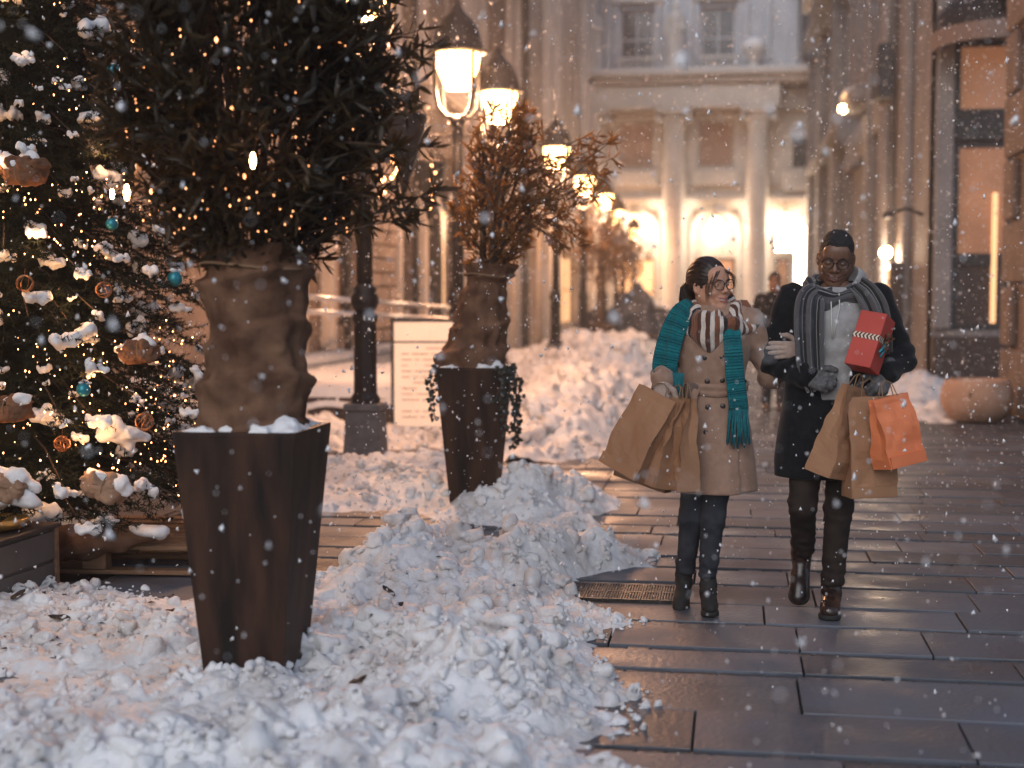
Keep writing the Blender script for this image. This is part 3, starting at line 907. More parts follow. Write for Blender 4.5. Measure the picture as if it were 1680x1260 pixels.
# ------------------------------------------------------------------ buildings
class Facade:
    """u runs along the wall, d stands out of it towards the street, z is up; everything is laid in the building's own frame"""
    def __init__(s, root, kind):
        s.root = root; s.k = kind
    def w(s, u, d, z):
        if s.k == 'end': return (u, -d, z)
        if s.k == 'left': return (d, u, z)
        return (-d, u, z)
    def bx(s, mb, u0, u1, d0, d1, z0, z1, bev=0):
        a, b = np.array(s.w(u0, d0, z0)), np.array(s.w(u1, d1, z1))
        l, h = np.minimum(a, b), np.maximum(a, b)
        return mb.box(l[0], h[0], l[1], h[1], l[2], h[2], bev)
    def box(s, name, m, u0, u1, d0, d1, z0, z1, bev=0, parent=None):
        mb = MB(); s.bx(mb, u0, u1, d0, d1, z0, z1, bev)
        return mb.build(name, m, parent or s.root)
    def wall(s, m, u0, u1, z0, z1, holes=(), depth=.35, back=.6, name='wall'):
        us = sorted({u0, u1, *[h[0] for h in holes], *[h[1] for h in holes]})
        zs = sorted({z0, z1, *[h[2] for h in holes], *[h[3] for h in holes]})
        V = []; F = []
        def q(*p):
            n = len(V); V.extend(s.w(*x) for x in p); F.append((n, n + 1, n + 2, n + 3))
        inh = lambda u, z: any(h[0] <= u <= h[1] and h[2] <= z <= h[3] for h in holes)
        for a, b in zip(us[:-1], us[1:]):
            for c, d in zip(zs[:-1], zs[1:]):
                if not inh((a + b) / 2, (c + d) / 2):
                    q((a, 0, c), (b, 0, c), (b, 0, d), (a, 0, d))
        for h in holes:
            a, b, c, d = h
            e = -depth
            q((a, 0, c), (a, e, c), (a, e, d), (a, 0, d)); q((b, 0, c), (b, 0, d), (b, e, d), (b, e, c))
            q((a, 0, d), (a, e, d), (b, e, d), (b, 0, d)); q((a, 0, c), (b, 0, c), (b, e, c), (a, e, c))
        b_ = -back
        q((u0, 0, z0), (u0, 0, z1), (u0, b_, z1), (u0, b_, z0)); q((u1, 0, z0), (u1, b_, z0), (u1, b_, z1), (u1, 0, z1))
        q((u0, 0, z1), (u1, 0, z1), (u1, b_, z1), (u0, b_, z1)); q((u0, b_, z0), (u0, b_, z1), (u1, b_, z1), (u1, b_, z0))
        return link(name, newmesh(name, V, F, m), s.root)
    def window(s, u0, u1, z0, z1, pane, frame='dark_frame', d=-.3, nu=2, nz=2, t=.07, name='window', arch=False, sill=None):
        mb = MB()
        s.bx(mb, u0, u0 + t, d, d + .09, z0, z1); s.bx(mb, u1 - t, u1, d, d + .09, z0, z1)
        s.bx(mb, u0 + t, u1 - t, d, d + .09, z0, z0 + t); s.bx(mb, u0 + t, u1 - t, d, d + .09, z1 - t, z1)
        iu, iz = (u1 - u0 - 2 * t), (z1 - z0 - 2 * t)
        for i in range(1, nu):
            x = u0 + t + iu * i / nu
            s.bx(mb, x - t * .35, x + t * .35, d + .004, d + .08, z0 + t, z1 - t)
        for j in range(1, nz):
            z = z0 + t + iz * j / nz
            s.bx(mb, u0 + t, u1 - t, d + .006, d + .076, z - t * .35, z + t * .35)
        o = mb.build(name, M[frame], s.root)
        for i in range(nu):
            for j in range(nz):
                a, b = u0 + t + iu * i / nu, u0 + t + iu * (i + 1) / nu
                c, e = z0 + t + iz * j / nz, z0 + t + iz * (j + 1) / nz
                mb = MB(); s.bx(mb, a, b, d + .02, d + .035, c, e)
                mb.build('pane', M[pane] if not isinstance(pane, (list, tuple)) else M[pane[j % len(pane)]], o)
        if sill:
            mb = MB(); s.bx(mb, u0 - .12, u1 + .12, .003, .16, z0 - .16, z0 - .01, .02); mb.build('sill', M[sill], o)
        return o
    def arch_ring(s, name, m, uc, w, z0, zs, d0, d1, t, n=14, fill=None):
        """a moulded arch of half-width w springing at zs, standing from z0"""
        V = []; F = []
        pts = [(-1, z0)] + [(-math.cos(math.pi * i / n), None, math.sin(math.pi * i / n)) for i in range(n + 1)] + [(1, z0)]
        prof = []
        for p in pts:
            if len(p) == 2: prof.append((p[0] * w, p[1], p[0] * (w + t), p[1]))
            else: prof.append((p[0] * w, zs + p[2] * w, p[0] * (w + t), zs + p[2] * (w + t)))
        for a, b, c, e in prof:
            for d in (d0, d1):
                V.append(s.w(uc + a, d, b)); V.append(s.w(uc + c, d, e))
        for i in range(len(prof) - 1):
            k = i * 4; j = k + 4
            F += [(k + 2, k + 3, j + 3, j + 2), (k, k + 2, j + 2, j), (k + 1, k + 3, j + 3, j + 1), (k, k + 1, j + 1, j)]
        o = link(name, newmesh(name, V, F, m), s.root)
        if fill:
            V = [s.w(uc, d0 + .04, z0)] + [s.w(uc + a, d0 + .04, b) for a, b, c, e in prof]
            F = [(0, i, i + 1) for i in range(1, len(V) - 1)]
            link('pane', newmesh('pane', V, F, fill), o)
        return o

def point(name, loc, power, col=(1, .75, .55), r=.12, parent=None):
    l = bpy.data.lights.new(name, 'POINT')
    l.energy = power; l.color = col; l.shadow_soft_size = r
    o = bpy.data.objects.new(name, l); COL.objects.link(o)
    o.location = loc
    if parent is not None: o.parent = parent
    return o

# ---- palace that closes the street
eb = thing('palace', 'pale stone palace with tall round columns closing the end of the street', 'building', (0, 60, 0))
F = Facade(eb, 'end')
XS = [-9.24, -5.87, -2.526, .845]
holes = []
for xc in (-7.55, -4.17, -.84):
    holes += [(xc - .75, xc + .75, 6.75, 8.7), (xc - .95, xc + .95, 0.15, 5.0)]
holes += [(2.27, 3.1, 6.7, 7.9), (2.42, 3.15, .15, 4.3), (1.62, 2.2, .15, 3.0)]
F.wall(M['stone_pale'], -11, 8, 0, 10.0, holes, depth=.4)
for i, xc in enumerate((-7.55, -4.17, -.84)):
    F.window(xc - .75, xc + .75, 6.75, 8.7, 'pane_brown', 'stone_warm', nz=1, nu=1, t=.12)
    F.box('balcony_panel', M['stone_pale'], xc - .9, xc + .9, .02, .35, 6.0, 6.65, .05)
    F.box('lintel', M['stone_warm'], xc - .95, xc + .95, .003, .25, 8.85, 9.05, .03)
    F.arch_ring('arch', M['stone_pale'], xc, .86, .15, 4.0, .01, .22, .14)
    F.window(xc - .82, xc + .82, .2, 3.0, 'pane_lit' if i != 2 else 'pane_dim', 'dark_frame', d=-.38, nu=2, nz=2)
    F.box('tympanum', M['stone_warm'], xc - .95, xc + .95, -.39, -.3, 3.02, 4.98)
F.box('ledge', M['stone_pale'], -11, 6, .004, .4, 5.3, 5.55, .05)
F.box('ledge', M['stone_warm'], -11, 6, .004, .25, 5.95, 6.0 - .003, .0)
F.arch_ring('window', M['stone_pale'], 2.685, .40, 6.7, 7.9, -.3, .06, .12, fill=M['pane'])
F.box('balcony_panel', M['stone_pale'], 1.9, 3.2, .02, .35, 5.7, 6.55, .05)
F.arch_ring('lit_doorway', M['stone_warm'], 2.785, .42, .15, 4.3, -.2, .08, .1, fill=M['sign_white'])
F.window(1.62, 2.2, .15, 3.0, 'pane_dim', 'dark_frame', nu=1, nz=3)
for xc in XS:
    mb = MB(); c = F.w(xc, 1.0, 0)
    mb.box(xc - .68, xc + .68, -1.68, -.32, 0, .55, .03)
    mb.build('column_base', M['stone_pale'], eb)
    mb = MB(); mb.lathe([(.60, .55), (.62, .66), (.5, .8), (.475, 3.5), (.44, 7.9), (.42, 8.2), (.50, 8.3), (.50, 8.38)], 28, (xc, -1, 0)); mb.build('column', M['stone_pale'], eb, smooth=True)
    mb = MB(); mb.lathe([(.44, 8.381), (.60, 8.62), (.5, 8.66), (.66, 8.82)], 24, (xc, -1, 0)); mb.box(xc - .7, xc + .7, -1.7, -.3, 8.822, 9.0, .03)
    for sx in (-1, 1):
        mb.tube([(xc + sx * .62, -1.66, 8.6), (xc + sx * .62, -.34, 8.6)], .13, 10)
    mb.build('capital', M['stone_pale'], eb, smooth=False)
F.box('entablature', M['stone_pale'], -11, 1.7, .01, 1.6, 9.01, 9.95, .03)
F.box('entablature', M['stone_pale'], 1.71, 6.5, .01, .6, 9.05, 9.9, .03)
F.box('cornice', M['stone_warm'], -11, 6.6, .01, 1.8, 9.96, 10.25, .06)
F.box('cornice', M['stone_pale'], -11, 6.6, .012, 2.0, 10.255, 10.5, .06)
F.box('cornice_snow', M['snow_clean'], -11, 6.6, .014, 1.95, 10.503, 10.57, .03)
up = [(-7.95, -6.75), (-4.85, -3.42), (-1.5, -.08), (2.5, 3.9)]
uw = Facade(eb, 'end')
hl = [(a, b, 10.85, 13.3) for a, b in up] + [(a, b, 14.0, 16.0) for a, b in up]
def upper(w):
    o = link('upper_wall', None)
F.wall(M['stone_grey'], -11, 8, 10.02, 17.5, hl, depth=.35, name='upper_wall')
for a, b in up:
    F.window(a, b, 10.85, 13.3, 'pane', 'stone_grey', nu=2, nz=2, t=.09)
    F.window(a, b, 14.0, 16.0, 'pane', 'stone_grey', nu=2, nz=2, t=.09)
    for u in (a - .26, b + .06):
        F.box('window_jamb', M['stone_grey'], u, u + .2, .004, .22, 10.6, 13.5, .03)
    F.box('window_head', M['stone_pale'], a - .35, b + .35, .006, .35, 13.51, 13.75, .04)
    for k in range(7):
        u = a + .08 + (b - a - .16) * k / 6
        mb = MB(); mb.lathe([(.05, 10.58), (.09, 10.7), (.05, 10.95), (.07, 11.15)], 8, (u, -.5, 0)); mb.build('baluster', M['stone_pale'], eb, smooth=True)
    F.box('balustrade_rail', M['stone_pale'], a - .1, b + .1, .4, .6, 11.152, 11.26, .02)
for u in (-8.9, -6.2, -5.3, -2.95, -1.95, .3, 1.2, 2.2):
    F.box('pilaster', M['stone_grey'], u - .16, u + .16, .005, .16, 10.58, 16.6, .03)
# statues on the cornice
def statue_mesh():
    p = P3((-.55, -.45, 0), (.55, .45, 2.9), .05)
    d = cap(p, (0, 0, .3), (0, 0, 1.5), .38, .30)
    d = smin(d, cap(p, (0, 0, 1.5), (.03, 0, 2.2), .27, .30), .15)
    d = smin(d, cap(p, (-.28, 0, 2.2), (-.38, -.05, 1.55), .10, .09), .1)
    d = smin(d, cap(p, (.30, 0, 2.2), (.34, -.15, 1.7), .10, .08), .1)
    d = smin(d, cap(p, (.34, -.15, 1.7), (.1, -.3, 1.75), .08, .07), .1)
    d = smin(d, cap(p, (.02, 0, 2.35), (.03, 0, 2.5), .10, .1), .08)
    d = smin(d, ell(p, (.03, -.02, 2.66), (.15, .17, .2)), .05)
    d = smin(d, np.maximum(np.abs(p.x) - .42, np.maximum(np.abs(p.y) - .35, np.abs(p.z - .12) - .1)), .05)
    d = d + .02 * np.sin(p.x * 22 + p.z * 3) * (p.z < 1.6)
    V, Q = nets(p, d)
    return newmesh('statue', V, Q, M['stone_pale'], smooth=True)
SM = statue_mesh()
for xc, lab in ((-5.87, 'weathered stone statue on the cornice above the column behind the plants'), (-2.526, 'weathered stone statue on the cornice between two dark windows')):
    tag(link('statue', SM, None, (xc, 58.9, 10.5)), lab, 'statue')
mb = MB(); mb.lathe([(.35, 0), (.35, .15), (.16, .25), (.2, .4), (.48, .75), (.5, .85), (.42, .9)], 18)
ur = thing('stone_urn', 'rounded stone urn capped with snow on the palace cornice', 'urn', (.65, 58.9, 10.5))
mb.build('bowl', M['stone_pale'], ur, smooth=True)
mb = MB(); mb.lathe([(.46, .86), (.5, .95), (.42, 1.15), (.2, 1.3), (.02, 1.33)], 18); mb.build('snow_cap', M['snow_clean'], ur, smooth=True)
# lamps that light the palace
def arch_lamp(x, z, y, power, lab, r=.2):
    t = thing('hanging_lantern', lab, 'lantern', (x, y, z))
    mb = MB(); mb.lathe([(r * .5, -r), (r, -.2 * r), (r * .9, r * .7), (r * .4, r)], 14); mb.build('globe', M['bowl'], t, smooth=True)
    mb = MB(); mb.lathe([(r * .5, r * 1.01), (r * .75, r * 1.15), (r * .1, r * 1.7)], 12); mb.tube([(0, 0, r * 1.6), (0, 0, 5.29 - z)], .02, 6); mb.build('hanger', M['black_paint'], t)
    point('lantern_light', (0, -.1, -r * 1.5), power, parent=t, r=.1)
arch_lamp(-.84, 4.5, 59.35, 200, 'glowing lantern hanging in the middle palace arch')
arch_lamp(-4.17, 4.6, 59.35, 240, 'glowing lantern hanging in the palace arch behind the lamp row')
arch_lamp(2.0, 4.6, 59.3, 180, 'glowing lantern hanging beside the bright arched doorway')
sg = thing('lit_sign', 'square white lit shop sign beside the bright arched doorway', 'sign', (1.98, 59.6, 3.65))
boxo('face', M['sign_white'], sg, -.36, .36, -.03, .0, -.4, .4, .01); boxo('case', M['dark_frame'], sg, -.39, .39, .001, .2, -.43, .43, .01)

# ---- left side of the street
lb = thing('stone_house', 'brown stone town house with rusticated pier and arched dark doorway behind the lamps', 'building', (-6, 0, 0))
F = Facade(lb, 'left')
hs = [(19.35, 20.0, .9, 2.2), (20.7, 22.2, 1.0, 3.9), (24.75, 26.3, 1.0, 4.2), (26.9, 30.8, .45, 4.4), (33.8, 36.4, .9, 4.0)] + [(u, u + 1.5, 6.2, 8.8) for u in (16, 20.4, 24.8, 29.2, 33.6)] + [(u, u + 1.5, 10.4, 12.6) for u in (16, 20.4, 24.8, 29.2, 33.6)]
F.wall(M['stone_brown'], 2.0, 38.0, 0, 14.5, hs)
F.box('plinth', M['stone_grey'], 2.0, 26.6, .004, .28, 0, .52, .03)
F.box('plinth_cap', M['stone_grey'], 2.0, 26.6, .006, .34, .524, .66, .03)
F.window(19.35, 20.0, .9, 2.2, 'pane_lit', nu=1, nz=1)
F.window(20.7, 22.2, 1.0, 3.9, 'pane_dim', nu=2, nz=2)
F.window(24.75, 26.3, 1.0, 4.2, 'pane', nu=2, nz=3)
F.window(33.8, 36.4, .9, 4.0, 'pane_dim', nu=3, nz=2)
for h in hs[5:]: F.window(*h, 'pane', nu=2, nz=2, frame='stone_warm')
for uc in (27.9, 29.85):
    F.arch_ring('arched_door', M['dark_frame'], uc, .72, .45, 2.75, -.25, .06, .14, fill=M['pane_dim'])
    F.box('door_rail', M['dark_frame'], uc - .72, uc + .72, -.2, -.1, 2.66, 2.78)
    F.box('door_lit_edge', M['pane_lit'], uc + .9, uc + .98, .02, .06, .6, 3.2)  # glowing strip stands in for the lit edge of the door frame
for u, w in ((20.2, .25), (24.45, .2), (26.55, .22), (31.5, .9), (33.0, .5), (37.3, .6), (18.6, .6)):
    F.box('pilaster', M['stone_warm'], u - w / 2, u + w / 2, .005, .22, .67 if u < 26.6 else 0, 13.6, .03)
    F.box('capital', M['stone_warm'], u - w / 2 - .08, u + w / 2 + .08, .22, .36, 5.0, 5.4, .03)
F.box('string_course', M['stone_warm'], 2, 38, .008, .3, 5.41, 5.75, .04)
F.box('string_course', M['stone_warm'], 2, 38, .008, .3, 9.5, 9.75, .04)
F.box('cornice', M['stone_warm'], 2, 38, .008, .7, 13.65, 14.3, .06)
for r in range(20):                        # the rusticated pier
    z0 = .67 + r * .235
    for c in range(3 if r % 2 else 2):
        L = 2.0 / 2 if r % 2 == 0 else (.5, 1.0, .5)[c]
        u0 = 22.35 + (c * 1.0 if r % 2 == 0 else (0, .5, 1.5)[c])
        F.box('stone_block', M['block'], u0 + .012, u0 + L - .012, .005, .13 + .012 * ((r * 7 + c * 3) % 4), z0 + .01, z0 + .225, .025)
for u, name in ((20.45, 'downpipe'), (25.0, 'downpipe')):
    mb = MB(); mb.tube([(.34, u, .67), (.34, u, 13)], .06, 10)
    for z in (1.5, 4, 7, 10): mb.lathe([(.075, -.04), (.085, 0), (.075, .04)], 10, (.34, u, z))
    mb.build(name, M['black_paint'], lb)

mb_ = thing('cream_house', 'cream stone shop building with bright orange windows at the far left side', 'building', (-6, 0, 0))
F = Facade(mb_, 'left')
hs = [(40.5, 43.2, .4, 3.4), (47.6, 54.4, .4, 2.9)] + [(u, u + 1.5, 4.6, 7.0) for u in (40, 44, 48, 52, 56)] + [(u, u + 1.5, 8.6, 11) for u in (40, 44, 48, 52, 56)]
F.wall(M['stone_warm'], 38.02, 59.8, 0, 15.5, hs)
F.window(40.5, 43.2, .4, 3.4, 'pane_dim', nu=2, nz=2)
F.window(47.6, 54.4, .4, 2.9, 'pane_lit', nu=4, nz=2)
for h in hs[2:]: F.window(*h, 'pane', nu=2, nz=2, frame='stone_grey')
for u in (38.6, 39.5, 44.5, 46.8, 55.3, 58.5):
    F.box('pilaster', M['stone_pale'], u - .3, u + .3, .005, .3, 0, 14.6, .03)
F.box('string_course', M['stone_pale'], 38.02, 59.5, .008, .4, 3.6, 3.9, .04)
F.box('cornice', M['stone_pale'], 38.02, 59.5, .008, .8, 14.65, 15.3, .06)
mb = MB(); mb.tube([(.4, 38.15, 0), (.4, 38.15, 15)], .11, 10); mb.build('downpipe', M['dark_frame'], mb_)

# ---- right side of the street
rb = thing('arcade_house', 'tall pale stone house with dark shop openings and pilasters along the right side', 'building', (3.3, 0, 0))
F = Facade(rb, 'right')
hs = [(38.9, 45.2, .1, 5.2), (36.7, 38.3, .3, 4.4), (34.2, 36.3, .1, 5.4), (32.6, 33.6, .3, 4.2), (49, 53, .1, 4.0)] + [(u, u + 1.6, 7.6, 10.4) for u in (34.5, 39.5, 44, 49, 54)]
F.wall(M['stone_right'], 25.02, 59.8, 0, 16, hs, depth=.5, back=.25)
F.window(38.9, 45.2, .1, 5.2, 'pane', nu=4, nz=2, d=-.45, t=.12)
F.window(36.7, 38.3, .3, 4.4, 'pane_lit', nu=1, nz=3, d=-.45)
F.window(34.2, 36.3, .1, 5.4, 'pane', nu=2, nz=2, d=-.45, t=.1)
F.window(32.6, 33.6, .3, 4.2, 'pane_lit', nu=1, nz=3, d=-.45)
F.window(49, 53, .1, 4.0, 'pane_dim', nu=3, nz=2, d=-.45)
for h in hs[5:]: F.window(*h, 'pane', nu=2, nz=2, frame='stone_grey')
for u, w, d in ((28.5, 1.0, .16), (31.6, 1.3, .25), (46.6, 1.4, .35), (54.5, 1.6, .35), (58.6, 1.4, .5)):
    F.box('pilaster', M['stone_right'], u - w / 2, u + w / 2, .005, d, .9, 15, .04)
    F.box('pilaster_base', M['stone_right'], u - w / 2 - .06, u + w / 2 + .06, .005, d + .08, 0, .89, .04)
F.box('string_course', M['stone_right'], 36, 59.5, .008, .55, 6.2, 6.6, .06)
F.box('string_course', M['stone_right'], 44, 59.5, .008, .75, 11.0, 11.6, .06)
F.box('balcony', M['stone_pale'], 47, 53.5, .01, 1.0, 11.65, 12.6, .05)
F.box('sill_ledge', M['snow_clean'], 37.4, 39.2, .3, .6, 6.61, 6.72, .03)
for u, r_ in ((30.2, .07), (29.9, .05), (33.9, .06)):
    mb = MB(); mb.tube([(-.3, u, .1), (-.3, u, 14)], r_, 10)
    for z in (2, 5, 8): mb.lathe([(r_ * 1.2, -.05), (r_ * 1.4, 0), (r_ * 1.2, .05)], 10, (-.3, u, z))
    mb.build('downpipe', M['stone_right'], rb)
F.box('vent_box', M['dark_frame'], 29.6, 30.4, .2, .5, 5.4, 6.5, .03)
# the return of that house that faces the camera: shop window over a dark panel
sw = thing('shopfront', 'dark framed tall shop window over a dark brown panel behind the sandstone pot', 'shopfront', (0, 25.0, 0))
F = Facade(sw, 'end')
F.wall(M['stone_right'], 3.3, 6.2, .0, 16, [(3.62, 4.6, .88, 5.75)], depth=.3)
F.box('corner_pier', M['stone_right'], 3.31, 3.6, .005, .12, .9, 15, .03)
F.box('base_panel', M['dark_panel'], 3.29, 4.62, .005, .3, 0, .78, .03)
F.window(3.62, 4.6, 2.08, 4.06, 'pane_amber', nu=1, nz=1, d=-.2, t=.1)
F.window(3.62, 4.6, .88, 2.075, 'dark_panel', nu=1, nz=1, d=-.2, t=.1)
F.box('transom', M['dark_frame'], 3.62, 4.6, -.2, -.02, 4.065, 4.5, .02)
F.window(3.62, 4.6, 4.505, 5.74, 'pane_dim', nu=1, nz=1, d=-.2, t=.1)
F.box('light_tube', M['pane_lit'], 4.28, 4.36, -.16, -.09, 1.0, 3.2, .01)
aw = thing('awning', 'dark rounded fabric awning with pale rim above the shop window', 'awning', (4.15, 24.9, 5.55))
def dome(r0, zs_, n=12):
    V = []; Fq = []
    for j in range(9):
        t = j / 8 * math.pi / 2
        for i in range(n + 1):
            a = math.pi * i / n
            V.append((-.95 * math.cos(a) * math.cos(t) * r0, -1.35 * math.sin(a) * math.cos(t) * r0 - .01, .75 * math.sin(t) * r0 + zs_))
    for j in range(8):
        for i in range(n):
            k = j * (n + 1) + i
            Fq.append((k, k + 1, k + n + 2, k + n + 1))
    return V, Fq
V, Q = dome(1.0, .25); link('canopy', newmesh('canopy', V, Q, M['awning'], True), aw)
V, Q = dome(.99, .12); link('lining', newmesh('lining', V, Q, M['awning'], True), aw)
mb = MB()
for i in range(12):
    a0, a1 = math.pi * i / 12, math.pi * (i + 1) / 12
    P0, P1 = (-.96 * math.cos(a0), -1.36 * math.sin(a0) - .01), (-.96 * math.cos(a1), -1.36 * math.sin(a1) - .01)
    mb.add([(*P0, -.02), (*P1, -.02), (*P1, .26), (*P0, .26), (P0[0] * .985, P0[1] * .985, -.02), (P1[0] * .985, P1[1] * .985, -.02), (P1[0] * .985, P1[1] * .985, .26), (P0[0] * .985, P0[1] * .985, .26)], [(0, 1, 2, 3), (5, 4, 7, 6), (0, 4, 5, 1), (3, 2, 6, 7)])
mb.build('valance', M['awning_rim'], aw)
# near brown corner house
nb = thing('brown_house', 'brown stone house corner with deep block joints at the right edge', 'building', (3.42, 0, 0))
F = Facade(nb, 'right')
F.wall(M['stone_brown'], 9, 18.8, 0, 9, [], back=1.6)
for r in range(11):
    z0 = .05 + r * .78
    for c in range(6):
        u1 = 18.79 - c * 1.3 - (.65 if r % 2 and c else 0)
        u0 = u1 - 1.3 if not (r % 2 and c == 0) else u1 - .65
        F.box('stone_block', M['stone_brown'], u0 + .03, u1 - .01, .004, .10, z0 + .02, z0 + .75, .03)
# wall lamps on the right side
def sconce(y, z, lab, power, two=False, x=3.3, out=.5):
    t = thing('wall_lamp', lab, 'wall lamp', (x, y, z))
    mb = MB(); mb.tube([(-.02, 0, -.1), (-out * .5, 0, .12), (-out, 0, .08)], .025, 8); mb.lathe([(.09, -.2), (.1, -.1), (.09, 0)], 10, (-.03, 0, 0)); mb.build('bracket', M['black_paint'], t)
    for dy in ((-.12, .12) if two else (0,)):
        mb = MB(); mb.lathe([(.04, -.14), (.1, -.08), (.1, .02), (.05, .07)], 12, (-out, dy, 0)); mb.build('bulb', M['bigbulb'], t, smooth=True)
    point('lamp_glow', (-out - .05, 0, -.25), power, parent=t)
sconce(29.2, 2.35, 'small twin wall lamp glowing on the pale right wall', 160, True, out=.35)
sconce(38.0, 6.3, 'white wall lamp on a bracket above the dark shop opening', 12, out=.6)
sc_ = thing('menu_case', 'narrow glowing display case fixed to the right wall', 'display case', (3.3, 28.2, 1.0))
boxo('case', M['dark_panel'], sc_, -.4, -.17, -.3, .3, 0, 1.1, .02)
for k in range(3): boxo('pane', M['pane_lit'], sc_, -.412, -.402, -.24, .24, .06 + k * .35, .34 + k * .35)
bl = thing('shop_bracket', 'thin black sign bracket sticking out of the right wall', 'bracket', (3.3, 26.3, 2.9))
mb = MB(); mb.tube([(0, 0, 0), (-.3, 0, .12), (-.62, 0, .02)], .03, 8); mb.lathe([(.07, -.06), (.09, 0), (.05, .06)], 10, (-.62, 0, 0)); mb.build('arm', M['black_paint'], bl)

F=None
# ------------------------------------------------------------------ street lamps
def lathe_obj(name, prof, m, parent, n=20, c=(0, 0, 0), smooth=True):
    mb = MB(); mb.lathe(prof, n, c)
    return mb.build(name, m, parent, smooth=smooth)
def make_lamp():
    t = thing('street_lamp', '', 'street lamp')
    mb = MB(); mb.box(-.135, .135, -.135, .135, 0, .54, .01, taper=(1.2, 1.2)); mb.box(-.15, .15, -.15, .15, .542, .60, .01)
    mb.build('plinth', M['plinth'], t)
    lathe_obj('shaft', [(.12, .60), (.125, .64), (.098, .68), (.094, 1.25), (.105, 1.27), (.105, 1.32), (.08, 1.34)], M['black_paint'], t, 8, smooth=False)
    lathe_obj('collar', [(.07, 1.34), (.095, 1.37), (.115, 1.42), (.112, 1.47), (.09, 1.50), (.10, 1.53), (.07, 1.56), (.06, 1.58)], M['black_paint'], t)
    lathe_obj('pole', [(.068, 1.58), (.062, 2.4), (.055, 3.3)], M['black_paint'], t, 14)
    lathe_obj('pole_cap', [(.056, 3.3), (.085, 3.34), (.085, 3.38), (.05, 3.42)], M['black_paint'], t, 14)
    mb = MB(); mb.tube([(-.33, 0, 3.2), (.33, 0, 3.2)], .014, 8); mb.lathe([(.03, -.03), (.035, 0), (.03, .03)], 8, (-.33, 0, 3.2)); mb.lathe([(.03, -.03), (.035, 0), (.03, .03)], 8, (.33, 0, 3.2))
    mb.build('cross_arm', M['black_paint'], t)
    for k in range(4):
        a = rad(45 + 90 * k); c, s = math.cos(a), math.sin(a)
        pr = [(.04, 3.40), (.16, 3.41), (.25, 3.50), (.285, 3.64), (.29, 3.85), (.295, 4.07)]
        mb = MB(); mb.tube([(r * c, r * s, z) for r, z in pr], .021, 6); mb.build('strap', M['black_paint'], t, smooth=True)
    lathe_obj('bowl', [(.10, 3.70), (.13, 3.70), (.17, 3.80), (.225, 3.92), (.245, 4.03), (.235, 4.08)], M['bowl'], t, 20)
    lathe_obj('hood', [(.235, 4.085), (.325, 4.09), (.33, 4.105), (.285, 4.13), (.27, 4.2), (.235, 4.32), (.165, 4.44), (.08, 4.52), (.045, 4.58), (.02, 4.66)], M['black_paint'], t, 20)
    point('lamp_light', (0, 0, 3.62), 330, col=(1, .50, .26), r=.13, parent=t)
    return t
lamp_xy = [(-2.98, 11.28), (-2.99, 15.28), (-3.04, 18.29), (-3.17, 25.29), (-3.34, 31.66), (-3.42, 37.3), (-3.67, 44.6), (-4.02, 57.1)]
lamp_lab = ['black street lamp on grey plinth in front, its globe above the top of the picture', 'black street lamp with the biggest glowing globe in view, behind the menu board', 'black street lamp just behind the wrapped small plant, globe lower beside the first',
            'street lamp globe partly hidden by the leaves at the right edge of the small plant', 'fifth street lamp along the row, globe dotted by leaf tips', 'sixth street lamp along the row, just past the leaf tips', 'seventh street lamp along the row, second from the far end', 'last street lamp at the far end of the row near the palace']
L0 = make_lamp()
for i, (x, y) in enumerate(lamp_xy):
    o = L0 if i == 0 else dup(L0)
    o.location = (x, y, 0); o['label'] = lamp_lab[i]; o['group'] = 'street lamps in a row'
# hanging baskets on the lamp arms
def basket(x, y, z, lab, nl=7):
    t = thing('hanging_basket', lab, 'hanging basket', (x, y, z), group='cone baskets on the lamp arms')
    lathe_obj('cone', [(.02, -.62), (.05, -.5), (.13, -.28), (.20, -.02), (.205, 0)], M['dark_frame'], t, 14)
    lathe_obj('soil', [(.20, .0), (.12, .03), (.01, .04)], M['dead_leaf'], t, 14)
    mb = MB()
    for a in (0, 2.1, 4.2): mb.tube([(.19 * math.cos(a), .19 * math.sin(a), 0), (0, 0, .26)], .006, 5)
    mb.build('hanger', M['black_paint'], t)
    mb = MB()
    for k in range(nl):
        a = -1.2 + .25 * (k % 2); zz = -.05 - .075 * k; r = .215 * max(.15, 1 + zz * 1.45)
        mb.lathe([(.004, -.012), (.013, 0), (.004, .012)], 6, (r * math.cos(a), r * math.sin(a), zz))
    if nl: mb.build('light_bulb', M['bulb'], t, kind='stuff')
basket(-3.31, 15.28, 2.92, 'dark cone basket with tiny lights hanging left of the pole behind the menu board')
basket(-2.66, 15.28, 2.92, 'dark cone basket hanging between the menu board pole and the small plant', 0)
basket(-2.65, 11.28, 2.92, 'dark cone basket hanging from the front lamp beside the big plant', 0)
# string of lights drooping from the front lamp
st = thing('string_lights', 'short drooping string of glowing lights below the front lamp basket', 'string lights', (-2.62, 11.2, 0))
r_ = np.random.default_rng(3)
pts = [(-.06, 0, 2.72), (-.05, 0, 2.69), (-.09, 0, 2.66), (-.10, 0, 2.62), (-.09, 0, 2.58), (-.10, .0, 2.55), (-.11, 0, 2.42), (-.16, 0, 2.41), (-.2, 0, 2.40), (-.07, 0, 2.45), (-.06, 0, 2.49), (-.17, 0, 2.31), (-.2, 0, 2.27)]
mb = MB(); mb.tube(pts, .004, 4); mb.build('wire', M['wire'], st)
mb = MB()
for p_ in pts:
    mb.lathe([(.004, -.02), (.017, 0), (.004, .02)], 6, (p_[0] + r_.uniform(-.02, .02), p_[1], p_[2]))
mb.build('light_bulb', M['bulb'], st, kind='stuff')

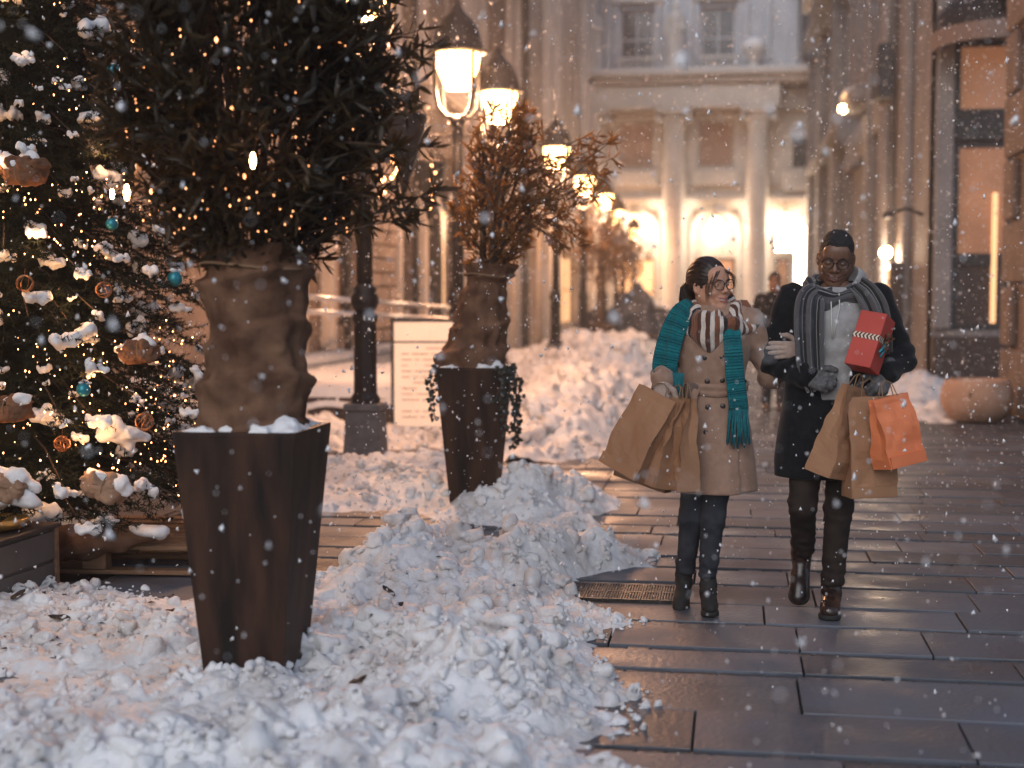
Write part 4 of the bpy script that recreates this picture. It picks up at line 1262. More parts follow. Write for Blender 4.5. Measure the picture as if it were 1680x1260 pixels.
# ------------------------------------------------------------------ rust planters and wrapped plants
def planter(x, y, lab, w=.455, h=.98, wb=.285):
    t = thing('planter', lab, 'planter', (x, y, 0))
    T, B = w / 2, wb / 2; th = .018
    def panel(a, b):
        (ax, ay), (bx, by) = a, b
        V = [(ax * B, ay * B, 0), (bx * B, by * B, 0), (bx * T, by * T, h), (ax * T, ay * T, h)]
        n = np.cross(np.subtract(V[1], V[0]), np.subtract(V[3], V[0])); n = n / np.linalg.norm(n)
        V2 = [np.array(v) - n * th for v in V]
        mb = MB(); mb.add(list(map(tuple, V)) + [tuple(v) for v in V2], [(0, 1, 2, 3), (5, 4, 7, 6), (0, 4, 5, 1), (1, 5, 6, 2), (2, 6, 7, 3), (3, 7, 4, 0)])
        mb.build('side_panel', M['corten'], t)
    c = [(-1, -1), (1, -1), (1, 1), (-1, 1)]
    for k in range(4): panel(c[k], c[(k + 1) % 4])
    mb = MB()
    for k in range(4):
        a, b = np.array(c[k]) * T, np.array(c[(k + 1) % 4]) * T
        a2, b2 = a * .88, b * .88
        mb.add([(*a, h + .001), (*b, h + .001), (*b2, h + .001), (*a2, h + .001), (*a, h + .014), (*b, h + .014), (*b2, h + .014), (*a2, h + .014)], [(0, 1, 5, 4), (4, 5, 6, 7), (2, 3, 7, 6), (0, 3, 2, 1)])
    mb.build('rim', M['corten'], t)
    boxo('soil', M['dead_leaf'], t, -T * .9, T * .9, -T * .9, T * .9, h - .08, h - .02)
    # crumbs of snow lying on the soil and rim
    r = np.random.default_rng(int(x * -100))
    p = P3((-T - .03, -T - .03, h - .07), (T + .03, T + .03, h + .14), .0095)
    d = np.full_like(p.x, 9)
    for k in range(75):
        a = r.uniform(0, 6.28); q = r.uniform(.55, .95) * T
        cx, cy = q * np.clip(1.3 * math.cos(a), -1, 1), q * np.clip(1.3 * math.sin(a), -1, 1)
        d = smin(d, ell(p, (cx, cy, h + .0), (r.uniform(.014, .045), r.uniform(.014, .04), r.uniform(.012, .035))), .012)
    d = smin(d, ell(p, (T * .66, -T * .45, h + .02), (.055, .06, .045)), .03)
    d = d + .009 * fbm(p.x * 40, p.y * 40, p.z * 40, 4, 3)
    d = np.maximum(d, np.maximum(np.maximum(np.abs(p.x), np.abs(p.y)) - T * .975, h + .002 - p.z))
    V, Q = nets(p, d)
    link('snow_rim', newmesh('snow_rim', V, Q, M['snow_clean'], True), t)
    return t
planter(-1.76, 4.84 + .21, 'tall tapered rust steel planter standing in the snow in front')
planter(-1.76, 9.35 + .24, 'second rust steel planter farther back with ivy down its sides')

LEAVES = {}
def leaf_mesh(i, m):
    if (i, m) in LEAVES: return LEAVES[(i, m)]
    r = np.random.default_rng(100 + i)
    V = []; n = 5
    bend = r.uniform(-.25, .35); tw = r.uniform(-.4, .4)
    for k in range(n):
        t = k / (n - 1); w = .10 * math.sin(math.pi * min(1, t * .92 + .06)) ** .8
        z = bend * t * t
        a = tw * t
        V += [(-w * math.cos(a), t, z - w * math.sin(a)), (0, t, z - w * .35), (w * math.cos(a), t, z + w * math.sin(a))]
    f = []
    for k in range(n - 1):
        for c in (0, 1): f.append((k * 3 + c, k * 3 + c + 1, k * 3 + 4 + c, k * 3 + 3 + c))
    LEAVES[(i, m)] = newmesh('leaf', V, f, M[m], True)
    return LEAVES[(i, m)]
def leafy_crown(root, seed, tips, leafL, m, n_ind, density, droop=.25):
    """twigs with whorls of narrow leaves; the n_ind leaves nearest the street front are parts, the rest one mesh"""
    r = np.random.default_rng(seed)
    tw = MB(); P = []; D = []; S = []
    for (a, b, rad0) in tips:
        a, b = np.array(a), np.array(b)
        mid = (a + b) / 2 + r.normal(0, .03, 3) + (0, 0, .04)
        ts = np.linspace(0, 1, 6)[:, None]
        path = (1 - ts) ** 2 * a + 2 * ts * (1 - ts) * mid + ts ** 2 * b
        tw.tube(path, np.linspace(rad0, .0016, 6), 4, cap=False)
        ax = (b - a) / (np.linalg.norm(b - a) + 1e-9)
        nl = max(3, int(density * np.linalg.norm(b - a)))
        for k in range(nl):
            t = r.uniform(.25, 1.0) if k > 3 else r.uniform(.92, 1.0)
            p = (1 - t) ** 2 * a + 2 * t * (1 - t) * mid + t * t * b
            d = ax * r.uniform(.2, .9) + r.normal(0, .62, 3); d[2] -= droop * r.uniform(0, 1)
            d /= np.linalg.norm(d)
            P.append(p); D.append(d); S.append(leafL * r.uniform(.6, 1.2))
    tw.build('branch', M['bark'], root, kind='stuff')
    P, D, S = np.array(P), np.array(D), np.array(S)
    # rotation frames
    up = r.normal(0, 1, P.shape); up[:, 2] += 1.2
    X = np.cross(D, up); X /= np.linalg.norm(X, axis=1)[:, None]
    Z = np.cross(X, D)
    front = np.argsort(P[:, 1] + r.uniform(0, .1, len(P)))[:n_ind]
    ind = np.zeros(len(P), bool); ind[front] = True
    for i in front:
        me = leaf_mesh(int(i) % 6, m)
        o = link('leaf', me, root)
        R = Matrix((X[i] * S[i], D[i] * S[i], Z[i] * S[i])).transposed().to_4x4(); R.translation = P[i]
        o.matrix_local = R
    base = [leaf_mesh(i, m) for i in range(6)]
    Vs, Fs = [], []; n = 0
    for q in range(6):
        me = base[q]
        v = np.array([w.co[:] for w in me.vertices]); f = np.array([list(w.vertices) for w in me.polygons])
        I = np.where(~ind & (np.arange(len(P)) % 6 == q))[0]
        W = P[I][:, None] + S[I][:, None, None] * (v[None, :, 0:1] * X[I][:, None] + v[None, :, 1:2] * D[I][:, None] + v[None, :, 2:3] * Z[I][:, None])
        Vs.append(W.reshape(-1, 3)); Fs.append((f[None] + (np.arange(len(I)) * len(v))[:, None, None] + n).reshape(-1, 4)); n += W.shape[0] * len(v)
    tag(link('foliage', newmesh('foliage', np.concatenate(Vs), np.concatenate(Fs), M[m], True), root), kind='stuff')

def burlap_wrap(root, zs, cx, rx, seed, folds):
    """sacking wound round the stems: overlapping, sagging turns"""
    z0, z1 = zs[0], zs[-1]
    n = 72; rows = 90
    r = np.random.default_rng(seed)
    th = np.linspace(0, 2 * np.pi, n, endpoint=False)
    V = []
    for i in range(rows):
        t = i / (rows - 1); z = z0 + (z1 - z0) * t
        R = np.interp(z, zs, rx); C = np.interp(z, zs, cx)
        lean = np.zeros(n)
        for (f0, amp, sl, wd) in folds:
            ph = (t - f0 - sl * np.sin(th + f0 * 9)) / wd
            lean += amp * np.where(ph < 0, np.exp(-(ph * 1.2) ** 2), np.exp(-(ph * 5) ** 2))   # a turn that overhangs the one below
        nse = .020 * fbm(np.cos(th) * 2 + seed, np.sin(th) * 2, np.full(n, z * 6), seed=seed, oct=4) + .008 * np.sin(th * 9 + z * 25 + 3 * np.sin(z * 7))
        rr = R + lean + nse
        nse = nse - .014 * np.abs(fbm(np.cos(th) * 3 + seed + z * 2, np.sin(th) * 3, np.full(n, z * 5), seed=seed + 3, oct=2)) * 1.2
        rr = R + lean * 1.0 + nse
        V.append(np.stack([C + rr * np.cos(th), rr * np.sin(th) * .92, np.full(n, z) + .012 * np.sin(th * 2 + seed)], 1))
    V = np.concatenate(V)
    i = np.arange(rows - 1)[:, None] * n; j = np.arange(n)[None]; j2 = (j + 1) % n
    Q = np.stack([i + j, i + j2, i + n + j2, i + n + j], -1).reshape(-1, 4)
    f = Q.tolist() + [list(range(n))[::-1], list(range((rows - 1) * n, rows * n))]
    link('burlap_wrap', newmesh('burlap_wrap', V, f, M['burlap'], True), root)
    for zt in (z0 + (z1 - z0) * .9,):
        R = np.interp(zt, zs, rx) + .012; C = np.interp(zt, zs, cx)
        a = np.linspace(0, 2 * np.pi, 30)
        mb = MB(); mb.tube(np.stack([C + R * np.cos(a), R * .93 * np.sin(a), zt + .012 * np.sin(a * 2)], 1), .006, 5, cap=False)
        mb.build('tie_cord', M['twine'], root)

# plant in the near planter
r = np.random.default_rng(17)
w1 = thing('wrapped_plant', 'big bushy plant with burlap wrapped stem in the near rust planter', 'potted plant', (-1.76, 5.05, 0))
burlap_wrap(w1, [.95, 1.0, 1.1, 1.25, 1.42, 1.55, 1.66], [.0, -.005, .0, .01, .02, .02, .015], [.19, .20, .195, .185, .185, .19, .205], 3,
            [(.30, .028, .05, .09), (.55, .022, -.06, .1), (.86, .03, .03, .06), (.08, .015, .02, .05)])
tips = []
for k in range(1150):
    zt = r.uniform(1.6, 3.35)
    R = .55 * (1 - .25 * max(0, zt - 2.6)) * min(1, .45 + (zt - 1.58) * 1.0)
    a = r.uniform(0, 6.283); q = R * r.uniform(.35, 1.0) ** .6
    tip = np.array([q * math.cos(a), q * .9 * math.sin(a), zt])
    st_ = np.array([.1 * math.cos(a) * r.uniform(.2, 1), .1 * math.sin(a), max(1.56, zt - r.uniform(.15, .4))])
    st_ = st_ + (tip - st_) * r.uniform(.2, .6)
    tips.append((st_, tip, .0028))
for k in range(26):                      # sprays that reach out to the right, over the lamp
    zt = r.uniform(1.75, 2.45); tips.append((np.array([.2, -.05 + r.uniform(-.1, .1), zt - .1]), np.array([r.uniform(.5, .72), r.uniform(-.3, .2), zt + r.uniform(-.12, .12)]), .005))
leafy_crown(w1, 5, tips, .088, 'leaf', 290, 58)
mb = MB()
for a in range(7):
    b = a * .9; mb.tube([(.09 * math.cos(b), .09 * math.sin(b), 1.5), (.16 * math.cos(b), .16 * math.sin(b), 2.3), (.1 * math.cos(b + .3), .1 * math.sin(b + .3), 3.1)], [.016, .012, .006], 6)
mb.build('stem', M['bark'], w1)
fl = thing('plant_lights', 'scattered warm bulbs glowing inside the big wrapped plant', 'string lights', (-1.76, 5.05, 0))
mb = MB(); pts = []
for k in range(60):
    a = k * .62; z = 1.72 + k * .022; q = .36 + .1 * math.sin(k * 2.1)
    pts.append((q * math.cos(a), q * math.sin(a), z))
mb.tube(pts, .0025, 3); mb.build('wire', M['wire'], fl)
mb = MB()
for (px, py, pz) in pts[::2]: mb.lathe([(.002, -.009), (.006, 0), (.002, .009)], 5, (px, py, pz))
q_ = np.random.default_rng(6)
for k in range(170):
    a = q_.uniform(-3.0, .4); z = 1.7 + 1.3 * q_.random() ** 1.3; R = .50 * q_.uniform(.45, .95); s = q_.uniform(.0012, .0030)
    mb.lathe([(.001, -s * 1.5), (s, 0), (.001, s * 1.5)], 5, (R * math.cos(a), R * math.sin(a), z))
mb.build('light_bulb', M['bulb_soft'], fl, kind='stuff')
for (px, py, pz, s) in ((-.28, -.46, 1.83, 1), (.17, -.47, 1.93, 1), (-.36, -.40, 1.83, .6)):
    mb = MB(); mb.lathe([(.004, -.026 * s), (.011 * s, 0), (.004, .026 * s)], 8, (px, py, pz)); mb.build('bulb', M['bigbulb'], fl)

# plant in the far planter
r = np.random.default_rng(27)
w2 = thing('wrapped_plant', 'smaller reddish plant in the ivy clad planter, stem wrapped in tied burlap', 'potted plant', (-1.76, 9.59, 0))
burlap_wrap(w2, [.95, 1.03, 1.12, 1.22, 1.35, 1.5, 1.58, 1.62, 1.69], [-.02, -.02, .0, .03, .04, .07, .10, .10, .11], [.24, .235, .21, .19, .18, .15, .125, .16, .18], 6,
            [(.2, .03, .04, .1), (.45, .02, -.05, .1), (.88, .03, .02, .05)])
tips = []
for k in range(250):
    zt = r.uniform(1.66, 2.75)
    R = .36 * min(1, .5 + (zt - 1.64) * 1.1) * (1.0 if zt < 2.3 else 1 - (zt - 2.3) * 1.1)
    a = r.uniform(0, 6.283); q = R * r.uniform(.3, 1.0) ** .6
    tip = np.array([.13 + .10 * (zt - 1.6) + q * math.cos(a), q * .8 * math.sin(a), zt])
    st_ = np.array([.12, 0, max(1.62, zt - r.uniform(.15, .4))]); st_ = st_ + (tip - st_) * r.uniform(.15, .5)
    tips.append((st_, tip, .004))
for k in range(64):
    s = r.uniform(.2, 1); zc = 2.12 + .32 * s; b = np.array([.3 + .66 * s, r.uniform(-.25, .25), zc + r.uniform(-.26, .16)])
    tips.append((b - np.array([.2, 0, .06 + r.uniform(-.05, .1)]), b, .004))
for k in range(14):
    b = np.array([r.uniform(.55, .8), r.uniform(-.2, .2), r.uniform(1.72, 2.0)]); tips.append((b + np.array([-.25, 0, .16]), b, .004))
leafy_crown(w2, 9, tips, .088, 'leaf2', 200, 36)
mb = MB()
for a in range(5):
    b = a * 1.25; mb.tube([(.1 + .05 * math.cos(b), .05 * math.sin(b), 1.6), (.14 + .1 * math.cos(b), .1 * math.sin(b), 2.1), (.2 + .2 * math.cos(b), .1 * math.sin(b), 2.6)], [.016, .012, .005], 6)
mb.tube([(.12, 0, 1.7), (.4, 0, 2.1), (.85, .05, 2.42)], [.012, .009, .004], 5)
mb.build('stem', M['bark'], w2)
# ivy on the far planter
iv = thing('ivy', 'dark trailing ivy hanging down the sides of the second planter', 'ivy', (-1.76, 9.59, 0))
mb = MB(); lm = []
for (x0, y0, L, dx) in ((.235, -.2, .42, .05), (.24, -.1, .55, .07), (.25, .02, .48, .09), (.23, -.22, .25, .03), (.24, .12, .5, .10), (-.235, -.2, .34, -.03), (-.235, -.1, .2, -.04), (.2, -.24, .2, .0)):
    pts = [(x0, y0, 1.0)]
    k = 0
    while pts[-1][2] > 1.0 - L:
        p_ = pts[-1]; pts.append((p_[0] + (dx * .1 if k > 1 else .012 * np.sign(x0)) - .022 * np.sign(x0) * (k > 3) * .4 + r.uniform(-.008, .008), p_[1] + r.uniform(-.012, .012), p_[2] - .03 - (k == 0) * -.02)); k += 1
    mb.tube(pts, .0035, 4)
    for p_ in pts:
        for q in range(2): lm.append((p_[0] + r.uniform(-.02, .03) * np.sign(x0), p_[1] - r.uniform(0, .03), p_[2] + r.uniform(-.02, .02)))
mb.build('vine', M['bark'], iv, kind='stuff')
me = newmesh('ivy_leaf', [(0, 0, 0), (.5, .25, .1), (.35, .7, .05), (0, 1, -.1), (-.35, .7, .05), (-.5, .25, .1)], [(0, 1, 2, 3), (0, 3, 4, 5)], M['ivy'])
for p_ in lm: link('leaf', me, iv, p_, (r.uniform(-2.4, -.8), r.uniform(-.7, .7), r.uniform(-1, 1)), (.035,) * 3)

# ------------------------------------------------------------------ fir tree with lights
TX, TY = -4.07, 7.55
tr = thing('fir_tree', 'dark snow laden fir tree wrapped in tiny warm lights by the kerb', 'tree', (TX, TY, .32))
r = np.random.default_rng(44)
TH = 6.4
def trad(z): return 1.28 * (1 - z / TH) ** .92
mb = MB(); mb.tube([(0, 0, -.1), (0, 0, 2), (0, 0, TH)], [.11, .08, .012], 8); mb.build('trunk', M['bark'], tr)
# boughs: each a drooping limb with flat side sprays of needles
NV, NF, BM = [], [], MB(); nn = 0
bough_tips = []
faced = lambda a: math.cos(a - rad(-62))     # towards the camera
nb_ = 0
for k in range(1900):
    z = TH * (1 - (1 - r.random() * .98) ** .62) if k % 3 else r.uniform(.05, 3.0)
    a = r.uniform(0, 6.283)
    if faced(a) < -.25 and r.random() < .75: continue
    R = trad(z) * r.uniform(.72, 1.08)
    if R < .08: continue
    out = np.array([math.cos(a), math.sin(a), 0])
    p0 = np.array([0, 0, z + .12]) + out * R * .3
    p2 = np.array([0, 0, z - .10 * R]) + out * R
    p1 = (p0 + p2) / 2 + (0, 0, .05)
    if r.random() < .35: BM.tube([p0, p1, p2], [.009, .006, .003], 4, cap=False)
    bough_tips.append((p2, out, R))
    side = np.array([-out[1], out[0], 0])
    sp = [(p1, p2)]
    for q in range(10):
        t = r.uniform(.3, 1); c = p0 * (1 - t) ** 2 + 2 * p1 * t * (1 - t) + p2 * t * t
        e = c + (out * r.uniform(.3, 1) + side * r.choice([-1, 1]) * r.uniform(.5, 1.1)) * r.uniform(.06, .16) + np.array([0, 0, r.uniform(-.05, .03)])
        sp.append((c, e))
    for c, e in sp:
        L = np.linalg.norm(e - c); n = int(12 + 150 * L)
        t = r.random(n)[:, None]; b = c + (e - c) * t
        d = r.normal(0, .75, (n, 3)) + (e - c) / (L + 1e-6) * .75; d /= np.linalg.norm(d, axis=1)[:, None]
        l = r.uniform(.022, .04, n)[:, None]
        w = np.cross(d, r.normal(0, 1, (n, 3))); w /= np.linalg.norm(w, axis=1)[:, None]
        tri = np.stack([b - w * .0034, b + w * .0034, b + d * l], 1).reshape(-1, 3)
        NV.append(tri); NF.append(np.arange(len(tri)).reshape(-1, 3) + nn); nn += len(tri)
NVa = np.concatenate(NV)
BM.build('bough', M['bark'], tr, kind='stuff')
tag(link('needles', newmesh('needles', NVa, np.concatenate(NF), M['needle']), tr), kind='stuff')
print('needle tris', len(NVa) // 3)
# rough dark cone for the inner twigs, added to block light through the boughs
V = []; n = 40
for i in range(30):
    z = TH * i / 29
    a = np.linspace(0, 2 * np.pi, n, endpoint=False)
    q = trad(z) * .42 * (1 + .3 * r.uniform(-1, 1, n))
    V.append(np.stack([q * np.cos(a), q * np.sin(a), np.full(n, z) + r.uniform(-.06, .06, n)], 1))
i = np.arange(29)[:, None] * n; j = np.arange(n)[None]; j2 = (j + 1) % n
link('dark_core', newmesh('dark_core', np.concatenate(V), np.stack([i + j, i + j2, i + n + j2, i + n + j], -1).reshape(-1, 4), M['needle']), tr)

# snow clumps caught on the boughs
def clump_mesh(i):
    q = np.random.default_rng(300 + i)
    p = P3((-1.25, -1.1, -.8), (1.25, 1.1, .85), .085)
    d = np.full_like(p.x, 9)
    n = q.integers(4, 8)
    x = q.uniform(-.6, -.3); 
    for k in range(n):
        c = (np.clip(x, -.8, .8), q.uniform(-.35, .35), q.uniform(-.25, .15) - .3 * abs(x))
        d = smin(d, ell(p, c, (q.uniform(.22, .42), q.uniform(.25, .4), q.uniform(.16, .34))), .12)
        x += 1.3 / n
    d = smin(d, cap(p, (q.uniform(-.6, .6), 0, -.1), (q.uniform(-.7, .7), .1, -.5), .16, .08), .12)
    d = d + .10 * fbm(p.x * 3.4, p.y * 3.4, p.z * 3.4, 50 + i, 3, .5)
    V, Q = nets(p, d)
    return newmesh('snow_clump', V, Q, M['snow_clean'], True)
CL = [clump_mesh(i) for i in range(12)]
cam_dir = np.array([0 - TX, 0 - TY]); cam_dir = cam_dir / np.linalg.norm(cam_dir)
cand = [b for b in bough_tips if b[1][0] * cam_dir[0] + b[1][1] * cam_dir[1] > -.05 and b[0][2] < 3.5]
r.shuffle(cand)
cn = 0; placed = []
for (p2, out, R) in cand:
    if cn >= 340: break
    s = r.choice([.03, .048, .07, .095, .12], p=[.24, .26, .25, .17, .08])
    if any(np.linalg.norm(p2 - q) < (s + t) * 1.05 for q, t in placed): continue
    placed.append((p2, s)); cn += 1
    link('snow_clump', CL[r.integers(12)], tr, tuple(p2 - out * s * .3 + np.array([0, 0, s * .2])), (r.uniform(-.35, .35), r.uniform(-.45, .45), math.atan2(out[1], out[0]) + 1.57 + r.uniform(-.6, .6)), (s * r.uniform(.9, 1.4), s * 1.1, s * r.uniform(.9, 1.6)))
# strings of fairy lights
fl = thing('fairy_lights', 'strings of tiny warm lights wound round the snowy fir tree', 'string lights', (TX, TY, .32))
mb = MB(); wire = []
turns = 15; N = 5200
for k in range(N):
    t = k / N; z = .05 + 4.2 * t; a = turns * 2 * math.pi * t + .15 * math.sin(k * .9)
    if faced(a) < -.2: continue
    q = trad(z) * r.uniform(.7, 1.04)
    if fbm(np.array([a * 1.3]), np.array([z * 4]), seed=77, oct=2)[0] < .0: continue
    z2 = z + .05 * math.sin(k * .35) + r.uniform(-.09, .09); a += r.uniform(-.12, .12)
    s = r.uniform(.0026, .0046)
    mb.lathe([(.001, -s * 1.3), (s, 0), (.001, s * 1.3)], 5, (q * math.cos(a), q * math.sin(a), z2))
mb.build('bulb', M['bulb'], fl, kind='stuff')
# a few of the brighter clusters light the snow round them
for (a, z) in ((-75, .55), (-40, .75), (-95, 1.1), (-55, 1.45), (-30, 1.9), (-80, 2.1), (-60, 2.6), (-60, .3), (-85, .9), (-45, 1.15), (-65, 1.8), (-45, .4), (-70, 1.25)):
    q = trad(z) * .97
    point('bulb_glow', (q * math.cos(rad(a)), q * math.sin(rad(a)), z), 1.8, col=(1, .48, .18), r=.05, parent=fl)

# ------------------------------------------------------------------ ornaments hung on the tree
def ontree(v): return (TX + v[0], TY + v[1], .32 + v[2])
for v, s, lab in (([.80, -.34, 2.35], .035, 'blue glass bauble highest on the fir tree'), ([.875, -.55, 1.53], .032, 'blue bauble below a small snow tuft in the middle of the fir tree'),
                  ([1.07, -.20, 1.25], .042, 'biggest blue bauble near the outer edge of the fir tree'), ([.85, -.86, .69], .036, 'blue bauble low on the fir tree under a snow cap')):
    t = thing('bauble', lab, 'bauble', ontree(v), group='blue baubles on the fir tree')
    a = np.linspace(-math.pi / 2, math.pi / 2, 12)
    lathe_obj('ball', [(max(.001, s * math.cos(q)), s * math.sin(q)) for q in a], M['bauble'], t, 18)
    lathe_obj('cap', [(.2 * s, .97 * s), (.22 * s, 1.2 * s), (.02, 1.22 * s)], M['copper'], t, 10)
    mb = MB(); mb.tube([(0, 0, 1.2 * s), (.004, 0, 1.6 * s), (0, 0, 2.2 * s)], .0018, 5); mb.build('hook', M['copper'], t)
    o = link('snow_cap', CL[int(s * 1000) % 12], t, (0, .01, s * 1.15), (0, 0, 1), (s * 1.1, s * .9, s * .7))
for v, s, lab in (([.585, -.93, 1.22], .042, 'copper wire ball on the fir tree under the largest snow cap'), ([.88, -.67, 1.19], .04, 'copper wire ball on the fir tree beside a curved snow clump'),
                  ([1.07, -.63, .51], .046, 'copper wire ball low on the outer edge of the fir tree'), ([.75, -.9, .42], .04, 'copper wire ball between lights near the tree foot')):
    t = thing('wire_ball', lab, 'ornament', ontree(v), group='copper wire balls on the fir tree')
    mb = MB(); q = np.linspace(0, 2 * np.pi, 17)
    for k in range(9):
        R = rotm(r.uniform(0, 180), r.uniform(0, 180), 0)
        mb.tube((np.stack([s * np.cos(q), s * np.sin(q), 0 * q], 1) @ R.T), .0022, 4, cap=False)
    mb.build('wire', M['copper'], t, kind='stuff')
    mb = MB(); mb.tube([(0, 0, s), (.003, 0, s * 1.8)], .0015, 4); mb.build('hook', M['copper'], t)
def bundle(v, size, rot, lab, seed, loop=True):
    size = tuple(.84 * q for q in size)
    t = thing('wrapped_parcel', lab, 'parcel', ontree(v), group='snowy burlap parcels on the fir tree', rot=tuple(rad(q) for q in rot))
    sx, sy, sz = size
    p = P3((-sx * 1.4, -sy * 1.4, -sz * 1.4), (sx * 1.4, sy * 1.4, sz * 1.5), max(sx, sz) / 22)
    d = (np.abs(p.x / sx) ** 5 + np.abs(p.y / sy) ** 4 + np.abs(p.z / sz) ** 5) ** .2 - 1
    d = d * min(size)
    d = d + .011 * fbm(p.x * 18, p.y * 18, p.z * 18, seed, 3) + .008 * np.sin(p.x * 80 + p.z * 30) * (p.z > sz * .3)
    d = smin(d, cap(p, (-.3 * sx, 0, sz * .9), (.5 * sx, -.2 * sy, sz * 1.15), sz * .16, sz * .1), .03)
    V, Q = nets(p, d); link('sacking', newmesh('sacking', V, Q, M['sacking' if seed % 2 else 'kraft2'], True), t)
    mb = MB(); q = np.linspace(0, 2 * np.pi, 24)
    mb.tube(np.stack([0 * q + .1 * sx, sy * 1.06 * np.cos(q), sz * 1.06 * np.sin(q)], 1), .004, 4, cap=False); mb.build('twine', M['twine'], t)
    o = link('snow_cap', CL[seed % 12], t, (-.1 * sx, 0, sz * 1.02), (-.15, 0, rad(rot[2]) * -.2), (sx * 1.55, sy * 1.5, sz * 2.0))
bundle([.53, -.81, 1.78], (.13, .08, .08), (5, 4, -20), 'ragged burlap parcel with thick snow at the outer left of the fir tree', 1)
bundle([.95, -.27, 1.80], (.075, .06, .10), (0, 8, 25), 'narrow upright parcel under a peaked snow cap beside the big plant', 2)
bundle([1.01, -.55, .87], (.11, .08, .065), (6, -8, 10), 'round burlap parcel with snow on it near the big planter', 3)
bundle([.95, -.86, .20], (.12, .08, .08), (0, 14, 5), 'burlap parcel lit from inside lowest on the fir tree', 4)
bundle([.55, -1.03, .60], (.13, .08, .07), (0, -6, -15), 'burlap parcel half buried in snow on the lower left of the tree', 5)
bundle([.56, -1.10, .22], (.15, .1, .08), (0, 4, -15), 'snow covered parcel above the weathered crate', 8)

# ------------------------------------------------------------------ pallet, sack and crate under the tree
pl = thing('pallet', 'worn wooden pallet under the fir tree', 'pallet', (-3.35, 7.25, 0), rz=rad(4))
for i in range(7): boxo('plank', M['wood'], pl, -.75, .75, -.24 + i * .15, -.13 + i * .15, .142, .164, .003)
for i in range(3): boxo('bottom_plank', M['wood'], pl, -.75, .75, -.25 + i * .44, -.15 + i * .44, .012, .034, .003)
for i in range(3):
    for j in range(3): boxo('block', M['wood'], pl, -.73 + i * .665, -.60 + i * .665, -.245 + j * .44, -.155 + j * .44, .036, .140, .004)
sk = thing('burlap_sack', 'long limp burlap sack with snow on top lying on the pallet', 'sack', (-3.30, 7.0, .165), rz=rad(2))
p = P3((-.42, -.2, -.16), (.42, .22, .28), .014)
d = chain(p, [(-.30, 0, .02), (-.1, 0, .02), (.12, 0, .035), (.36, .02, .06)], [.115, .09, .05, .022], .05)
d = smin(d, cap(p, (-.30, -.09, .03), (-.27, -.11, -.10), .05, .02), .05)
d = d + .012 * fbm(p.x * 16, p.y * 16, p.z * 16, 3, 3)
V, Q = nets(p, d); link('sacking', newmesh('sacking', V, Q, M['burlap'], True), sk)
d = chain(p, [(-.29, .01, .10), (-.14, .01, .085), (.05, 0, .06), (.33, .02, .075)], [.075, .055, .022, .03], .05)
d = smin(d, ell(p, (.28, .0, .085), (.1, .05, .03)), .04)
d = np.maximum(d + .016 * fbm(p.x * 14, p.y * 14, p.z * 14, 7, 3), .03 - p.z + .10 * (p.x + .3) * 0)
V, Q = nets(p, d); link('snow_cover', newmesh('snow_cover', V, Q, M['snow_clean'], True), sk)
cr_ = thing('crate', 'weathered grey panelled crate with a golden dish and snow on top at the left edge', 'crate', (-3.66, 6.25, 0), rz=rad(-3))
boxo('body', M['crate'], cr_, -.30, .30, -.36, .36, 0, .33, .008)
for z0 in (.02, .175): boxo('side_panel', M['crate'], cr_, .301, .314, -.34, .34, z0, z0 + .14, .004)
for y0 in (-.36, .33): boxo('corner_post', M['wood'], cr_, .301, .325, y0, y0 + .03, 0, .33, .003)
boxo('lid', M['dark_panel'], cr_, -.32, .33, -.38, .38, .332, .352, .006)
gd = thing('dish', 'golden ribbed dish resting on the weathered crate', 'dish', (-3.50, 6.30, .352))
lathe_obj('bowl', [(.06, 0), (.13, .02), (.16, .06), (.155, .065), (.1, .03), (.01, .02)], M['gold'], gd, 18)
o = thing('snow_cap', 'thick snow heap hanging over the crate by the tree', 'snow', (-3.52, 6.42, .43)); link('snow_body', CL[3], o, (0, 0, .08), (0, 0, .4), (.24, .2, .17))

# ------------------------------------------------------------------ menu board
mn = thing('menu_board', 'pale menu board with added face glow in a dark frame on the snow', 'menu board', (-3.02, 14.55, 0), rz=rad(7))
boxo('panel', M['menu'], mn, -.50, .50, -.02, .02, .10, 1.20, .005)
mb = MB()
for x in (-.53, .50): mb.box(x, x + .03, -.035, .035, 0, 1.24, .006)
mb.box(-.50, .50, -.034, .034, 1.202, 1.236, .006); mb.box(-.50, .50, -.034, -.021, .985, 1.0); mb.box(-.50, .50, -.034, .034, .06, .098, .006)
mb.build('frame', M['dark_frame'], mn)
r = np.random.default_rng(8)
mb = MB()
for k in range(13):
    z = .92 - k * .06
    x = -.42
    while x < .36:
        L = r.uniform(.05, .2)
        if r.random() < .7: mb.box(x, min(x + L, .42), -.0245, -.0205, z, z + .012)
        x += L + .03
mb.build('print', M['ink'], mn, kind='stuff')
boxo('print_accent', M['ink_orange'], mn, .02, .10, -.0255, -.0207, .93, .955)
